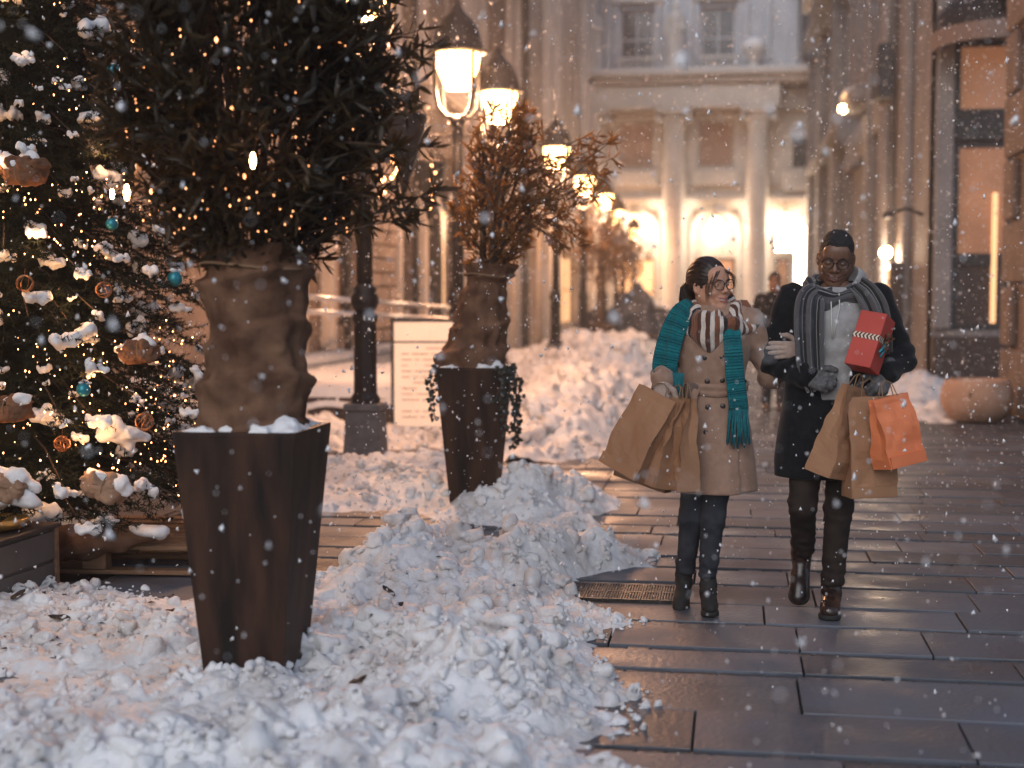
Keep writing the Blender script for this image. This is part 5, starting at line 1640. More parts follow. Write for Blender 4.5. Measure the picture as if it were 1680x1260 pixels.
# ------------------------------------------------------------------ raised bed, handrail, covered heap, pot
rbed = thing('raised_bed', 'low dark raised bed covered in snow behind the front lamp', 'raised bed', (-4.75, 18.0, 0))
for i in range(3): boxo('front_panel', M['dark_panel'], rbed, -1.05 + i * .72, -.35 + i * .72, -2.68, -2.62, 0, .34, .01)
for i in range(5): boxo('side_panel', M['dark_panel'], rbed, 1.06, 1.11, -2.6 + i * 1.1, -1.53 + i * 1.1, 0, .34, .01)
V, Q = [], []
xs_ = np.linspace(-1.15, 1.14, 60); ys_ = np.linspace(-2.7, 3.0, 110); X, Y = np.meshgrid(xs_, ys_)
ed = np.minimum(np.minimum(X + 1.15, 1.14 - X), np.minimum(Y + 2.7, 3 - Y))
Z = .33 + .13 * np.clip(ed / .12, 0, 1) ** .5 + .035 * fbm(X * 3, Y * 3, seed=4, oct=4) - .1 * (ed < .02)
i = np.arange(109)[:, None] * 60 + np.arange(59)[None]
link('snow_cover', newmesh('snow_cover', np.stack([X, Y, Z], -1).reshape(-1, 3), np.stack([i, i + 1, i + 61, i + 60], -1).reshape(-1, 4), M['snow_clean'], True), rbed)
hr = thing('handrail', 'double steel handrail running along the brown stone house', 'handrail', (-5.2, 0, 0))
for z0, z1 in ((1.46, 1.26), (1.28, 1.05)):
    mb = MB(); mb.tube([(0, 16.0, z0 + .02), (0, 25.4, z1), (0, 25.8, z1 - .05)], .035, 10); mb.build('rail', M['steel'], hr, smooth=True)
for y in (16.3, 19.3, 22.3, 25.3):
    mb = MB(); mb.tube([(0, y, 0), (0, y, 1.25)], .025, 8); mb.build('post', M['steel'], hr)
tp = thing('covered_parasols', 'heap of closed parasols under a blue grey tarpaulin in the snow bank', 'tarpaulin', (-2.75, 38.0, 0))
p = P3((-1.7, -.9, -.02), (1.7, .9, 2.1), .05)
hgt = np.interp(p.x, [-1.6, -1.3, -.7, -.35, .0, .22, .42, .7, 1.3, 1.6], [.6, .85, 1.1, 1.3, 1.6, 1.93, 1.5, 1.15, .9, .5])
dep = .75 * (1 - .5 * np.clip(p.z / np.maximum(hgt, .1), 0, 1))
d = np.maximum(np.maximum(p.z - hgt, np.abs(p.y) - dep) * .6, np.abs(p.x) - 1.5)
d = d + .05 * np.sin(p.x * 9 + .8 * np.sin(p.z * 2)) * .8 + .05 * fbm(p.x * 2, p.y * 2, p.z * 2, 3, 3)
V, Q = nets(p, d); link('tarpaulin', newmesh('tarpaulin', V, Q, M['tarp'], True), tp)
mb = MB(); mb.tube([(-1.5, -.72, .4), (-.5, -.78, .45), (.5, -.8, .42), (1.5, -.7, .35)], .02, 5); mb.build('rope', M['twine'], tp)
o = link('snow_cover', CL[5], tp, (.75, .1, 1.3), (0, .5, 0), (.55, .5, .3))
pt = thing('stone_pot', 'big round sandstone pot with a dusting of snow by the shopfront', 'pot', (2.80, 17.2, 0))
lathe_obj('bowl', [(.22, 0), (.31, .04), (.40, .17), (.415, .30), (.385, .44), (.35, .50), (.32, .50), (.30, .44)], M['pot'], pt, 28)
lathe_obj('soil', [(.33, .45), (.2, .46), (.01, .47)], M['dead_leaf'], pt, 20)
link('snow_cap', CL[7], pt, (-.14, -.06, .48), (0, 0, .6), (.2, .2, .07))
lathe_obj('drain_hole', [(.035, 0), (.03, -.02), (.001, -.02)], M['dark_panel'], pt, 12).matrix_local = Matrix.Translation((-.12, -.385, .34)) @ Matrix.Rotation(rad(80), 4, 'X')

# a leafless far plant and a shrub beside the lamps
fs = thing('far_shrub', 'dark leafy potted shrub far down the street beside the lamps', 'potted plant', (-3.1, 33.0, 0))
r = np.random.default_rng(71); tips = []
for k in range(150):
    a = r.uniform(0, 6.28); z = r.uniform(1.7, 3.6); R = .95 * min(1, .4 + (z - 1.7)) * (1 if z < 2.7 else 1.4 - .5 * (z - 2)) * r.uniform(.3, 1)
    tip = np.array([R * math.cos(a), R * math.sin(a), z]); tips.append((tip * .5 + np.array([0, 0, .8]), tip, .01))
leafy_crown(fs, 12, tips, .17, 'leaf2', 0, 16)
mb = MB(); mb.tube([(0, 0, .5), (0, 0, 2.6)], [.12, .05], 8); mb.build('stem', M['bark'], fs)
boxo('tub', M['corten'], fs, -.35, .35, -.35, .35, 0, .8, .02)
fs2 = dup(fs, (-3.2, 41.0, 0), 1.1, 'dark leafy potted shrub farthest down the street near the palace'); 

ev = thing('overhanging_fir', 'dark fir branches overhanging the awning at the upper right', 'branches', (4.75, 23.6, 6.5))
r = np.random.default_rng(81); tips = []
for k in range(260):
    d_ = r.normal(0, 1, 3); d_ /= np.linalg.norm(d_); q = r.uniform(.2, 1) ** .5
    tip = d_ * q * np.array([.95, .6, .75]); tips.append((tip * .55, tip, .01))
leafy_crown(ev, 14, tips, .16, 'needle', 0, 46)
# ------------------------------------------------------------------ people
M['skin_w'] = mat('light_skin', (.50, .255, .165), (.56, .30, .20), rough=.45, scale=14, spec=.35, sss=.12)
M['skin_m'] = mat('dark_skin', (.135, .066, .041), (.185, .093, .058), rough=.40, scale=14, spec=.45)
M['lip_w'] = mat('lip', (.44, .16, .115), rough=.35)
M['lip_m'] = mat('dark_lip', (.13, .045, .035), rough=.35)
M['teeth'] = mat('teeth', (.78, .74, .66), rough=.3)
M['eye'] = mat('eye_white', (.7, .68, .64), rough=.15)
M['iris'] = mat('iris', (.035, .018, .01), rough=.08)
M['hair_w'] = mat('dark_brown_hair', (.014, .008, .006), (.034, .018, .012), rough=.42, scale=40, spec=.45)
M['hair_m'] = mat('black_hair', (.007, .006, .006), (.014, .012, .011), rough=.65, scale=60, bump=.8, bscale=300)
M['specs'] = mat('dark_spectacle_frame', (.012, .010, .009), rough=.2)
M['lens'] = glassmat('spectacle_lens', (.97, .98, .98), .0, .02, 1.2)
M['camel'] = mat('camel_wool', (.29, .18, .13), (.35, .22, .16), rough=.95, scale=30, bump=.35, bscale=330, sheen=.25, spec=.15)
M['camel_dark'] = mat('grey_brown_belt', (.14, .10, .085), (.19, .135, .11), rough=.95, scale=30, bump=.3, bscale=300, spec=.15)
M['button'] = mat('dark_button', (.03, .022, .02), rough=.25)
M['coat'] = mat('black_wool', (.008, .009, .011), (.013, .014, .016), rough=.95, scale=30, bump=.3, bscale=330, sheen=.12, spec=.12)
M['hoodie'] = mat('grey_jersey', (.29, .285, .285), (.38, .37, .37), rough=.95, scale=22, bump=.25, bscale=200, spec=.12)
M['cord'] = mat('white_cord', (.6, .58, .55), rough=.8)
M['denim'] = mat('dark_grey_denim', (.022, .025, .032), (.042, .046, .055), rough=.85, scale=12, bump=.25, bscale=260, spec=.2)
M['trouser'] = mat('dark_brown_trouser', (.020, .014, .012), (.036, .025, .02), rough=.85, scale=12, bump=.25, bscale=260, spec=.2)
M['suede'] = mat('black_suede', (.010, .009, .009), (.02, .018, .017), rough=.8, scale=20, bump=.15)
M['leather'] = mat('dark_brown_leather', (.018, .011, .009), (.04, .02, .014), rough=.26, scale=8, bump=.12, spec=.6)
M['sole'] = mat('rubber_sole', (.012, .011, .01), rough=.7)
M['glove_w'] = mat('oatmeal_knit', (.38, .28, .235), (.46, .345, .29), rough=.95, scale=40, bump=.5, bscale=300, spec=.1)
M['glove_m'] = mat('grey_knit', (.085, .082, .085), (.15, .145, .148), rough=.95, scale=60, bump=.6, bscale=260, spec=.1)
br, wh, bk, rs = (.085, .032, .02), (.60, .52, .46), (.018, .014, .016), (.20, .075, .038)
M['snood'] = uvmat('striped_knit', [(0, br), (.13, wh), (.25, br), (.36, wh), (.47, rs), (.60, wh), (.70, bk), (.80, rs)], 1, 6.0, knit=.35, knit_n=60, knit_m=16)
M['teal'] = uvmat('teal_knit', [(0, (.004, .115, .14)), (.5, (.006, .15, .175))], 1, 6.0, knit=.6, knit_n=38, knit_m=11, noise=.14, sheen=.04)
gr, ch, nv, lt = (.085, .08, .083), (.014, .015, .018), (.024, .027, .038), (.21, .20, .195)
M['stripe'] = uvmat('striped_wool', [(0, gr), (.17, ch), (.25, lt), (.27, ch), (.36, nv), (.46, lt), (.48, gr), (.62, ch), (.72, lt), (.74, nv), (.84, gr)], 0, 1.0, knit=.25, knit_n=160, knit_m=30)
M['stripe_loop'] = uvmat('striped_wool_loop', [(0, gr), (.17, ch), (.25, lt), (.27, ch), (.36, nv), (.46, lt), (.48, gr), (.62, ch), (.72, lt), (.74, nv), (.84, gr)], 0, 2.0, knit=.2, knit_n=160, knit_m=30)
M['teal_fringe'] = mat('teal_yarn', (.004, .10, .125), (.008, .155, .18), rough=.9, scale=50)

def place(V, R, t): return V @ np.array(R).T + np.array(t)
def sdf_obj(name, p, d, m, parent, R=None, t=(0, 0, 0), smooth=True):
    V, Q = nets(p, d)
    if R is not None: V = place(V, R, t)
    return link(name, newmesh(name, V, Q, m, smooth), parent)

def head_mesh(h, female, slit=.0032):
    """returns vertices, quads and a per-face lip flag; faces -Y, crown up, metres, skull centre at the origin"""
    p = P3((-.105, -.15, -.215), (.105, .125, .135), h)
    f = .95 if female else 1.0
    d = ell(p, (0, .016, .032), (.0745 * f, .096, .086))
    d = smin(d, ell(p, (0, -.022, -.028), (.061 * f, .072, .088)), .03)
    for s in (-1, 1):
        d = smin(d, cap(p, (s * .050 * f, .0, -.052), (s * .016, -.066, -.100), .019, .016), .028)
        d = smin(d, ell(p, (s * .036, -.066, -.036), (.023, .021, .019)), .016)                # cheek raised by the smile
        d = smin(d, cap(p, (s * .046, -.075, .021), (s * .014, -.087, .022), .0075), .014)      # brow
    d = smin(d, ell(p, (0, -.070, -.1), (.021 if female else .026, .022, .017)), .018)
    d = smin(d, ell(p, (0, -.066, .05), (.05, .028, .032)), .03)
    for s in (-1, 1):
        d = smax(d, -ell(p, (s * .031, -.100, .001), (.0165, .014, .0115)), .012)               # eye socket
        d = smin(d, ell(p, (s * .031, -.0785, .001), (.0145, .0115, .0105)), .003)              # closed lid volume round the eye
        d = smax(d, -ell(p, (s * .031, -.094, .0005), (.0112, .0085, slit)), .0015)             # slit
    nw = .0 if female else .003
    d = smin(d, cap(p, (0, -.085, .012), (0, -.108, -.028), .0065, .0095 + nw), .011)
    for s in (-1, 1):
        d = smin(d, ell(p, (s * (.0115 + nw), -.096, -.033), (.0075 + nw, .010, .0075)), .007)
        d = smax(d, -ell(p, (s * .0065, -.1005, -.041), (.0035, .005, .003)), .003)
    # lips drawn in a smile
    full = .0046 if female else .0064
    w = .031
    up = [(-w, -.0815, -.0560), (-w * .5, -.0920, -.0625), (0, -.0965, -.0635), (w * .5, -.0920, -.0625), (w, -.0815, -.0560)]
    lo = [(-w, -.0815, -.0560), (-w * .58, -.0905, -.0715), (0, -.0945, -.0775), (w * .58, -.0905, -.0715), (w, -.0815, -.0560)]
    d = smin(d, ell(p, (0, -.074, -.066), (.034, .021, .024)), .014)
    lu = chain(p, up, [.002, full * .9, full, full * .9, .002], .004)
    ll = chain(p, lo, [.002, full, full * 1.15, full, .002], .004)
    lips = np.minimum(lu, ll)
    d = smin(d, lips, .0035)
    for k in range(-3, 4):                                                                     # the open mouth between the lips
        x = k / 3 * w * .82
        zc = -.0702 + .0085 * (k / 3) ** 2
        d = smax(d, -ell(p, (x, -.099 + .008 * (k / 3) ** 2, zc), (.0080, .012, .0038 * (1.08 - .55 * (k / 3) ** 2))), .0012)
    for s in (-1, 1):                                                                          # crease from nose to mouth corner
        d = d + .0018 * np.exp(-(np.maximum(cap(p, (s * .019, -.098, -.036), (s * .036, -.084, -.060), .0), 0) / .0035) ** 2)
        ear = ell(p, (s * .0765 * f, .010, -.008), (.0085, .019, .031), rotm(0, 0, s * -18))
        ear = smax(ear, -ell(p, (s * .084 * f, .007, -.004), (.006, .010, .019)), .004)
        d = smin(d, ear, .006)
    d = smin(d, cap(p, (0, .022, -.06), (0, .035, -.22), .054 if female else .064), .03)
    d = smin(d, cap(p, (0, -.02, -.08), (0, .0, -.17), .025), .03)
    V, Q = nets(p, d)
    c = V[Q].mean(1)
    class G: pass
    g = G(); g.x, g.y, g.z = c[:, 0], c[:, 1], c[:, 2]
    lu = chain(g, up, [.002, full * .9, full, full * .9, .002], .004); ll = chain(g, lo, [.002, full, full * 1.15, full, .002], .004)
    return V, Q, (np.minimum(lu, ll) < .0012) & (c[:, 1] < -.08)

def join(parts):
    Vs, Fs, mi, n = [], [], [], 0
    for V, Q, m in parts:
        Vs.append(V); Fs.append(Q + n); n += len(V)
        mi.append(np.full(len(Q), m) if np.isscalar(m) else m)
    return np.concatenate(Vs), np.concatenate(Fs), np.concatenate(mi)

def eyes(parent, R, t, gaze, brow_m, brow_r):
    for s in (-1, 1):
        mb = MB(); a = np.linspace(-math.pi / 2, math.pi / 2, 13)
        V = []; n = 18
        gz = np.array(gaze, float) / np.linalg.norm(gaze)
        X = np.cross(gz, (0, 0, 1)); X /= np.linalg.norm(X); Y = np.cross(X, gz)
        rr = .0108
        for q in a:
            for k in range(n):
                th = 2 * math.pi * k / n
                V.append(rr * (math.sin(q) * gz + math.cos(q) * (math.cos(th) * X + math.sin(th) * Y)))
        V = np.array(V) + np.array((s * .031, -.0782, .001))
        F = []; mi = []
        for i in range(12):
            for k in range(n):
                F.append((i * n + k, i * n + (k + 1) % n, (i + 1) * n + (k + 1) % n, (i + 1) * n + k)); mi.append(1 if i >= 10 else 0)
        link('eye', newmesh('eye', place(V, R, t), F, [M['eye'], M['iris']], True, mi=mi), parent)
        mb = MB(); mb.tube([(s * .013, -.0965, .019), (s * .028, -.0965, .0255), (s * .040, -.089, .0255), (s * .050, -.079, .019)], [brow_r, brow_r * 1.15, brow_r, brow_r * .4], 6, flat=.6)
        v = np.concatenate(mb.v); link('eyebrow', newmesh('eyebrow', place(v, R, t), mb.f, brow_m, True), parent)
    V = []; F = []
    for k in range(9):
        x = -.026 + .0065 * k; q = x / .027
        for z in (-.0655, -.0745 + .003 * q * q):
            V.append((x, -.0905 + .0095 * q * q, z + .0085 * q * q))
    for k in range(8): F.append((k * 2, k * 2 + 1, k * 2 + 3, k * 2 + 2))
    link('teeth', newmesh('teeth', place(np.array(V), R, t), F, M['teeth'], True), parent)

def glasses(parent, R, t, rx=.0245, rz=.0215, tr_=.0020, y=-.106, w=.0325):
    g = MB(); a = np.linspace(0, 2 * np.pi, 29)
    for s in (-1, 1):
        x = s * w + rx * np.sign(np.cos(a)) * np.abs(np.cos(a)) ** .85; z = .0 + rz * np.sign(np.sin(a)) * np.abs(np.sin(a)) ** .85
        g.tube(np.stack([x, y + .10 * np.abs(x) * np.abs(x) / .05, z], 1), tr_, 6, cap=False)
        g.tube([(s * (w + rx), y + .007, .006), (s * (w + rx + .009), y + .014, .008), (s * .0775, -.03, .010), (s * .080, .008, .008), (s * .079, .03, -.012)], tr_ * .8, 6)
    g.tube([(-w + rx, y + .001, .004), (0, y - .003, .009), (w - rx, y + .001, .004)], tr_, 6)
    o = link('glasses', newmesh('glasses', place(np.concatenate(g.v), R, t), g.f, M['specs'], True), parent)
    for s in (-1, 1):
        V = [(s * w, y + .001, 0)] + [(s * w + rx * .95 * math.cos(q), y + .002, rz * .95 * math.sin(q)) for q in a[:-1]]
        link('lens', newmesh('lens', place(np.array(V), R, t), [(0, i, i % 28 + 1) for i in range(1, 29)], M['lens'], True), o)

def hand_sdf(wrist, dirv, back, thumb_sign, curl, thick=.0098, spread=.0, thumb_curl=20, h=.0042, scale=1.0):
    y = np.array(dirv, float); y /= np.linalg.norm(y)
    z = np.array(back, float); z -= y * (z @ y); z /= np.linalg.norm(z)
    x = np.cross(y, z)
    W = np.array(wrist, float)
    T = lambda q: W + scale * (q[0] * x + q[1] * y + q[2] * z)
    pts = []
    L = (.074, .082, .077, .060); bx = (.029, .010, -.010, -.028); by = (.088, .094, .09, .08)
    fing = []
    for i in range(4):
        bxi = bx[i] * thumb_sign
        P = [np.array((bxi * .8, .03, 0)), np.array((bxi, by[i], 0))]
        ang = 0; sp = spread * (1.5 - i) * thumb_sign
        for k, fr_ in enumerate((.45, .31, .24)):
            ang += (curl[i] if np.ndim(curl) else curl) * (1, 1.15, .75)[k]
            dv = np.array((math.sin(sp) * math.cos(rad(ang)), math.cos(sp) * math.cos(rad(ang)), -math.sin(rad(ang))))
            P.append(P[-1] + dv * L[i] * fr_)
        fing.append(P)
    tb = [np.array((.022 * thumb_sign, .02, -.008))]
    tb.append(tb[-1] + np.array((.030 * thumb_sign, .026, -.012)))
    a = rad(thumb_curl)
    tb.append(tb[-1] + np.array((.016 * math.cos(a) * thumb_sign, .030, -.030 * math.sin(a))))
    tb.append(tb[-1] + np.array((.002 * thumb_sign, .022, -.022 * math.sin(a))))
    allp = [T(q) for P in fing for q in P] + [T(q) for q in tb] + [T((0, -.05, 0))]
    A = np.array(allp); m = .032
    p = P3(A.min(0) - m, A.max(0) + m, h)
    d = None
    for i, P in enumerate(fing):
        rs_ = [thick * 1.25, thick * 1.12, thick, thick * .95, thick * .82]
        q = chain(p, [T(v) for v in P], [scale * v for v in rs_], .004)
        d = q if d is None else np.minimum(smin(d, q, .0025), np.minimum(d, q))
    q = chain(p, [T(v) for v in tb], [scale * thick * v for v in (1.5, 1.35, 1.12, .9)], .006)
    palm = cap(p, T((.020 * thumb_sign, .025, 0)), T((.024 * thumb_sign, .082, 0)), .0155 * scale, .013 * scale)
    palm = smin(palm, cap(p, T((-.018 * thumb_sign, .025, 0)), T((-.022 * thumb_sign, .074, 0)), .0155 * scale, .013 * scale), .02)
    palm = smin(palm, cap(p, T((0, .02, 0)), T((0, .082, .001)), .0155 * scale, .013 * scale), .02)
    palm = smin(palm, cap(p, T((0, -.045, 0)), T((0, .02, 0)), .027 * scale, .024 * scale), .02)
    d = smin(d, palm, .008); d = smin(d, q, .008)
    d = d + .0006 * np.sin(p.x * 900) * np.sin(p.z * 900)
    return p, d
def hand(name, parent, m, *a, **k):
    p, d = hand_sdf(*a, **k)
    return sdf_obj(name, p, d, m, parent)

def shoe(parent, heel, yaw, pitch, L, boot, m, name='boot', heel_h=.0, roll=0, laces=False):
    """heel = position of the back of the sole; the toe lies along -Y before yaw; pitch > 0 lifts the heel"""
    R = rotm(0, 0, yaw) @ rotm(pitch, roll, 0)
    k = L / .28
    p = P3((-.075, -L - .03, -.005), (.075, .06, .26 if boot else .2), .0055)
    d = ell(p, (0, -.225 * k, .040), (.043 * k, .058 * k, .036))
    d = smin(d, ell(p, (0, -.16 * k, .050), (.045 * k, .075 * k, .042)), .03)
    d = smin(d, ell(p, (0, -.045 * k, .055), (.036 * k, .052 * k, .052)), .03)
    d = smin(d, cap(p, (0, -.12 * k, .066), (0, -.055 * k, .11), .034 * k, .038 * k), .03)
    top = .20 if boot else .15
    d = smin(d, cap(p, (0, -.05 * k, .07), (0, -.045 * k, top), .042 * k, .045 * k), .03)
    d = d + .0018 * np.sin(p.z * 160 + p.y * 40) * np.exp(-((p.z - .1) / .03) ** 2)
    d = np.maximum(d, np.maximum(.022 - p.z, p.z - top))
    o = sdf_obj(name, p, d, m, parent, R, heel)
    out = lambda w: np.minimum(cap2(p, (0, -.045 * k), (0, -.10 * k), .036 * k * w, .034 * k * w), cap2(p, (0, -.10 * k), (0, -.225 * k), .034 * k * w, .046 * k * w))
    s = np.maximum(out(1.10), np.abs(p.z - .013) - .0125)
    V, Q = nets(p, s)
    link('sole', newmesh('sole', place(V, R, heel), Q, M['sole'], True), o)
    if heel_h:
        pass
    if laces:
        mb = MB()
        for j in range(4):
            y0, z0 = -.165 * k + .022 * j, .088 + .009 * j
            mb.tube([(-.020, y0, z0 - .004), (0, y0 + .006, z0 + .004), (.020, y0, z0 - .004)], .0022, 5)
        link('lace', newmesh('lace', place(np.concatenate(mb.v), R, heel), mb.f, M['suede'], True), o)
    return o
def cap2(p, a, b, ra, rb):
    d0, d1 = b[0] - a[0], b[1] - a[1]; L2 = d0 * d0 + d1 * d1 + 1e-9
    t = np.clip(((p.x - a[0]) * d0 + (p.y - a[1]) * d1) / L2, 0, 1)
    return np.sqrt((p.x - a[0] - t * d0) ** 2 + (p.y - a[1] - t * d1) ** 2) - (ra + (rb - ra) * t)

def leg_cloth(p, hip, knee, ankle, r, seed, wr=.006):
    d = chain(p, [hip, knee, ankle], r, .03)
    k = np.exp(-((p.z - knee[2]) / .09) ** 2) * .7 + np.exp(-((p.z - ankle[2]) / .08) ** 2) * 1.3 + .35
    w = np.sin(p.z * 125 + 2.5 * vnoise(p.x * 14, p.y * 14, p.z * 7, seed) * 2 + p.x * 25) 
    return d + wr * k * (w * .45 + vnoise(p.x * 22, p.y * 22, p.z * 30, seed + 2))

def cloth_ring(center, rx, ry, tube, tilt_front, seed, nseg=110, n=22, squash=1.2, turns=1.0, rise=0, wob=.012, fpow=1.0):
    """a fat loop of cloth round the neck with folds; u across, v along"""
    V = []; UV = []
    a = np.linspace(0, 2 * np.pi * turns, nseg, endpoint=turns != 1.0)
    b = np.linspace(0, 2 * np.pi, n, endpoint=False)
    for i, q in enumerate(a):
        fr = (1 - math.sin(q)) / 2                      # 1 in front (-Y)
        c = np.array([rx * math.cos(q), ry * math.sin(q), -tilt_front * fr ** fpow + rise * q / (2 * np.pi)])
        out = np.array([math.cos(q) / rx, math.sin(q) / ry, 0]); out /= np.linalg.norm(out)
        t = tube * (1 + .22 * math.sin(q * 3 + seed) + .12 * math.sin(q * 7 + seed * 2))
        rr = t * (1 + .16 * np.sin(3 * b + q * 2.3 + seed) + .08 * np.sin(5 * b - q * 5))
        jit = wob * math.sin(q * 5 + seed)
        V.append(np.array(center) + c + (rr * np.cos(b))[:, None] * out + (rr * squash * np.sin(b) + jit)[:, None] * np.array([0, 0, 1]))
        UV.append(np.stack([b / (2 * np.pi), np.full(n, i / nseg)], 1))
    V = np.concatenate(V); UV = np.concatenate(UV)
    m = nseg if turns == 1.0 else nseg - 1
    i = np.arange(m)[:, None]; j = np.arange(n)[None]; i2 = (i + 1) % nseg; j2 = (j + 1) % n
    Q = np.stack([i * n + j, i2 * n + j, i2 * n + j2, i * n + j2], -1).reshape(-1, 4)
    return V, Q, UV

# ================================================================== the woman
WX, WY = -.105, 6.74
wo = thing('tmp', '', '')
bpy.data.objects.remove(wo)
RW = rotm(0, 0, 43) @ rotm(-1, -3, 0)
TW = (-.012, .0, 1.528)
V, Q, lip = head_mesh(.0027, True, .0036)
hv = place(V, RW, TW)
p = P3((-.3, -.22, .03), (.36, .2, 1.42), .014)
d = stack(p, [.85, 1.0, 1.06, 1.22, 1.33, 1.38, 1.41], [.02] * 7, [.0] * 7, [.14, .12, .11, .135, .14, .08, .045], [.10, .09, .085, .10, .08, .06, .045])
d = smin(d, chain(p, [(-.12, 0, 1.34), (-.21, .03, 1.12), (-.215, -.14, 1.085)], [.042, .036, .028], .02), .03)
d = smin(d, chain(p, [(.165, 0, 1.34), (.275, .085, 1.09), (.36, .085, 1.16)], [.042, .036, .028], .02), .03)
for hp, kn, an in (((-.06, 0, .88), (-.092, -.02, .45), (-.115, .10, .15)), ((.055, 0, .88), (.008, -.05, .45), (-.012, -.03, .15))):
    d = smin(d, chain(p, [hp, kn, an], [.066, .040, .022], .03), .03)
bv, bq = nets(p, d)
V, Q, mi = join([(hv, Q, lip.astype(int)), (bv, bq, 0)])
wo = link('person', newmesh('person', V, Q, [M['skin_w'], M['lip_w']], True, mi=mi), None, (WX, WY, 0))
tag(wo, 'smiling person in tan coat, glasses and teal scarf holding paper bags', 'person')
eyes(wo, RW, TW, (.15, -1, .12), M['hair_w'], .0026)
glasses(wo, RW, TW, .0265, .0225, .0018)
# hair: swept back cap with strands, tied behind
p = P3((-.10, -.13, -.10), (.10, .15, .14), .0045)
d = ell(p, (0, .024, .038), (.083, .106, .0985))
d = smin(d, ell(p, (0, .085, -.005), (.045, .045, .05)), .03)
lim = np.interp(p.y, [-.10, -.07, -.045, -.02, .0, .035, .08], [.044, .036, .004, -.022, -.006, -.055, -.08])
d = np.maximum(d, (lim - p.z) * .75)
ph = np.arctan2(p.x, p.z - .0)
d = d + .0022 * np.sin(ph * 34 + p.y * 30) * np.sin(p.y * 8 + 1) + .002 * vnoise(p.x * 60, p.y * 25, p.z * 60, 3)
ho = sdf_obj('hair', p, d, M['hair_w'], wo, RW, TW)
mb = MB(); r = np.random.default_rng(12)
for k in range(150):                                     # strands combed from the hairline to the tie
    a = r.uniform(-1.35, 1.35); y0 = -.062 + .05 * abs(a) / 1.35 + r.uniform(-.01, .03)
    pts = []
    for t in np.linspace(0, 1, 8):
        y = y0 + (.112 - y0) * t
        aa = a * (1 - .35 * t)
        s = math.sqrt(max(.05, 1 - ((y - .024) / .111) ** 2)); off = 1.03 + .02 * r.random() * math.sin(t * 3.1)
        pts.append((.081 * s * off * math.sin(aa), y, .036 + .0935 * s * off * math.cos(aa) * (1 - .25 * t) - .03 * t))
    mb.tube(pts, [.0014, .0016, .0016, .0016, .0016, .0014, .0012, .001], 4, cap=False)
for k in range(260):                                     # the loose tail on the shoulder
    a = r.uniform(0, 6.28); q = r.uniform(0, .036)
    x0, y0 = -.035 + q * math.cos(a), .105 + q * .6 * math.sin(a)
    dx, dy = r.normal(0, .012), r.normal(0, .01)
    mb.tube([(x0 * .6, y0 * .95, .03), (x0, y0 + .022, -.005), (x0 + dx * .5 , y0 + .022 + dy, -.06), (x0 + dx, y0 + .012 + dy, -.11), (x0 * 1.1 + dx * 1.2, y0 + .02 + dy, -.185)], [.003, .0032, .003, .0022, .0008], 4, cap=False)
for (a, b, c) in (((-.035, -.088, .062), (-.060, -.088, .02), (-.068, -.072, -.040)), ((-.045, -.080, .055), (-.070, -.070, .0), (-.070, -.060, -.055)), ((.02, -.092, .068), (.047, -.112, .04), (.062, -.108, .0)), ((.03, -.09, .064), (.058, -.104, .035), (.070, -.09, -.01)), ((-.062, -.05, .03), (-.076, -.055, -.02), (-.066, -.05, -.075)), ((.04, -.085, .06), (.066, -.092, .03), (.074, -.072, -.015)),
                  ((-.02, -.093, .066), (-.042, -.100, .048), (-.058, -.090, .015)), ((.01, -.094, .068), (.03, -.113, .05), (.044, -.116, .02))):
    for j in range(8):
        o_ = r.normal(0, .003, 3); mb.tube([np.array(a) + o_, np.array(b) + o_ * 1.2, np.array(c) + o_ * 2.4], [.0007, .0007, .0004], 3, cap=False)
link('hair_strands', newmesh('hair_strands', place(np.concatenate(mb.v), RW, TW), mb.f, M['hair_w'], True), wo)

# coat
zs = [.565, .70, .85, .95, 1.03, 1.12, 1.22, 1.30, 1.36, 1.40, 1.44]
CXW = [.026, .022, .016, .010, .008, .012, .018, .022, .022, .022, .022]
AW_ = [.186, .180, .170, .160, .142, .148, .163, .172, .160, .115, .065]
BW_ = [.150, .145, .138, .128, .108, .113, .126, .122, .10, .085, .06]
p = P3((-.32, -.24, .54), (.46, .22, 1.47), .0078)
fold = lambda th, z: .035 * np.clip((.98 - z) / .4, 0, 1) * np.sin(5 * th + 1.3 + z * 2) + .012 * np.clip((.98 - z) / .4, 0, 1) * np.sin(11 * th + z * 5)
d = stack(p, zs, CXW, [0] * 11, AW_, BW_, 2.25, fold)
L_ = chain(p, [(-.135, .0, 1.345), (-.218, .025, 1.125), (-.222, -.165, 1.088)], [.060, .054, .047], .02)
R_ = chain(p, [(.180, .0, 1.345), (.272, .07, 1.095), (.40, .085, 1.195)], [.060, .054, .046], .02)
L0_ = None
wrk = .0028 * np.sin(p.z * 70 + p.x * 60 + 3 * vnoise(p.x * 9, p.y * 9, p.z * 9, 3)) + .005 * np.sin(p.z * 85 + p.x * 45 + p.y * 50) * np.exp(-((p.z - 1.11) / .07) ** 2)
d = smin(d, L_ + wrk, .03); d = smin(d, R_ + wrk * 1.3, .03)
d = smin(d, cap(p, (-.10, .0, 1.385), (.14, .0, 1.385), .052), .04)
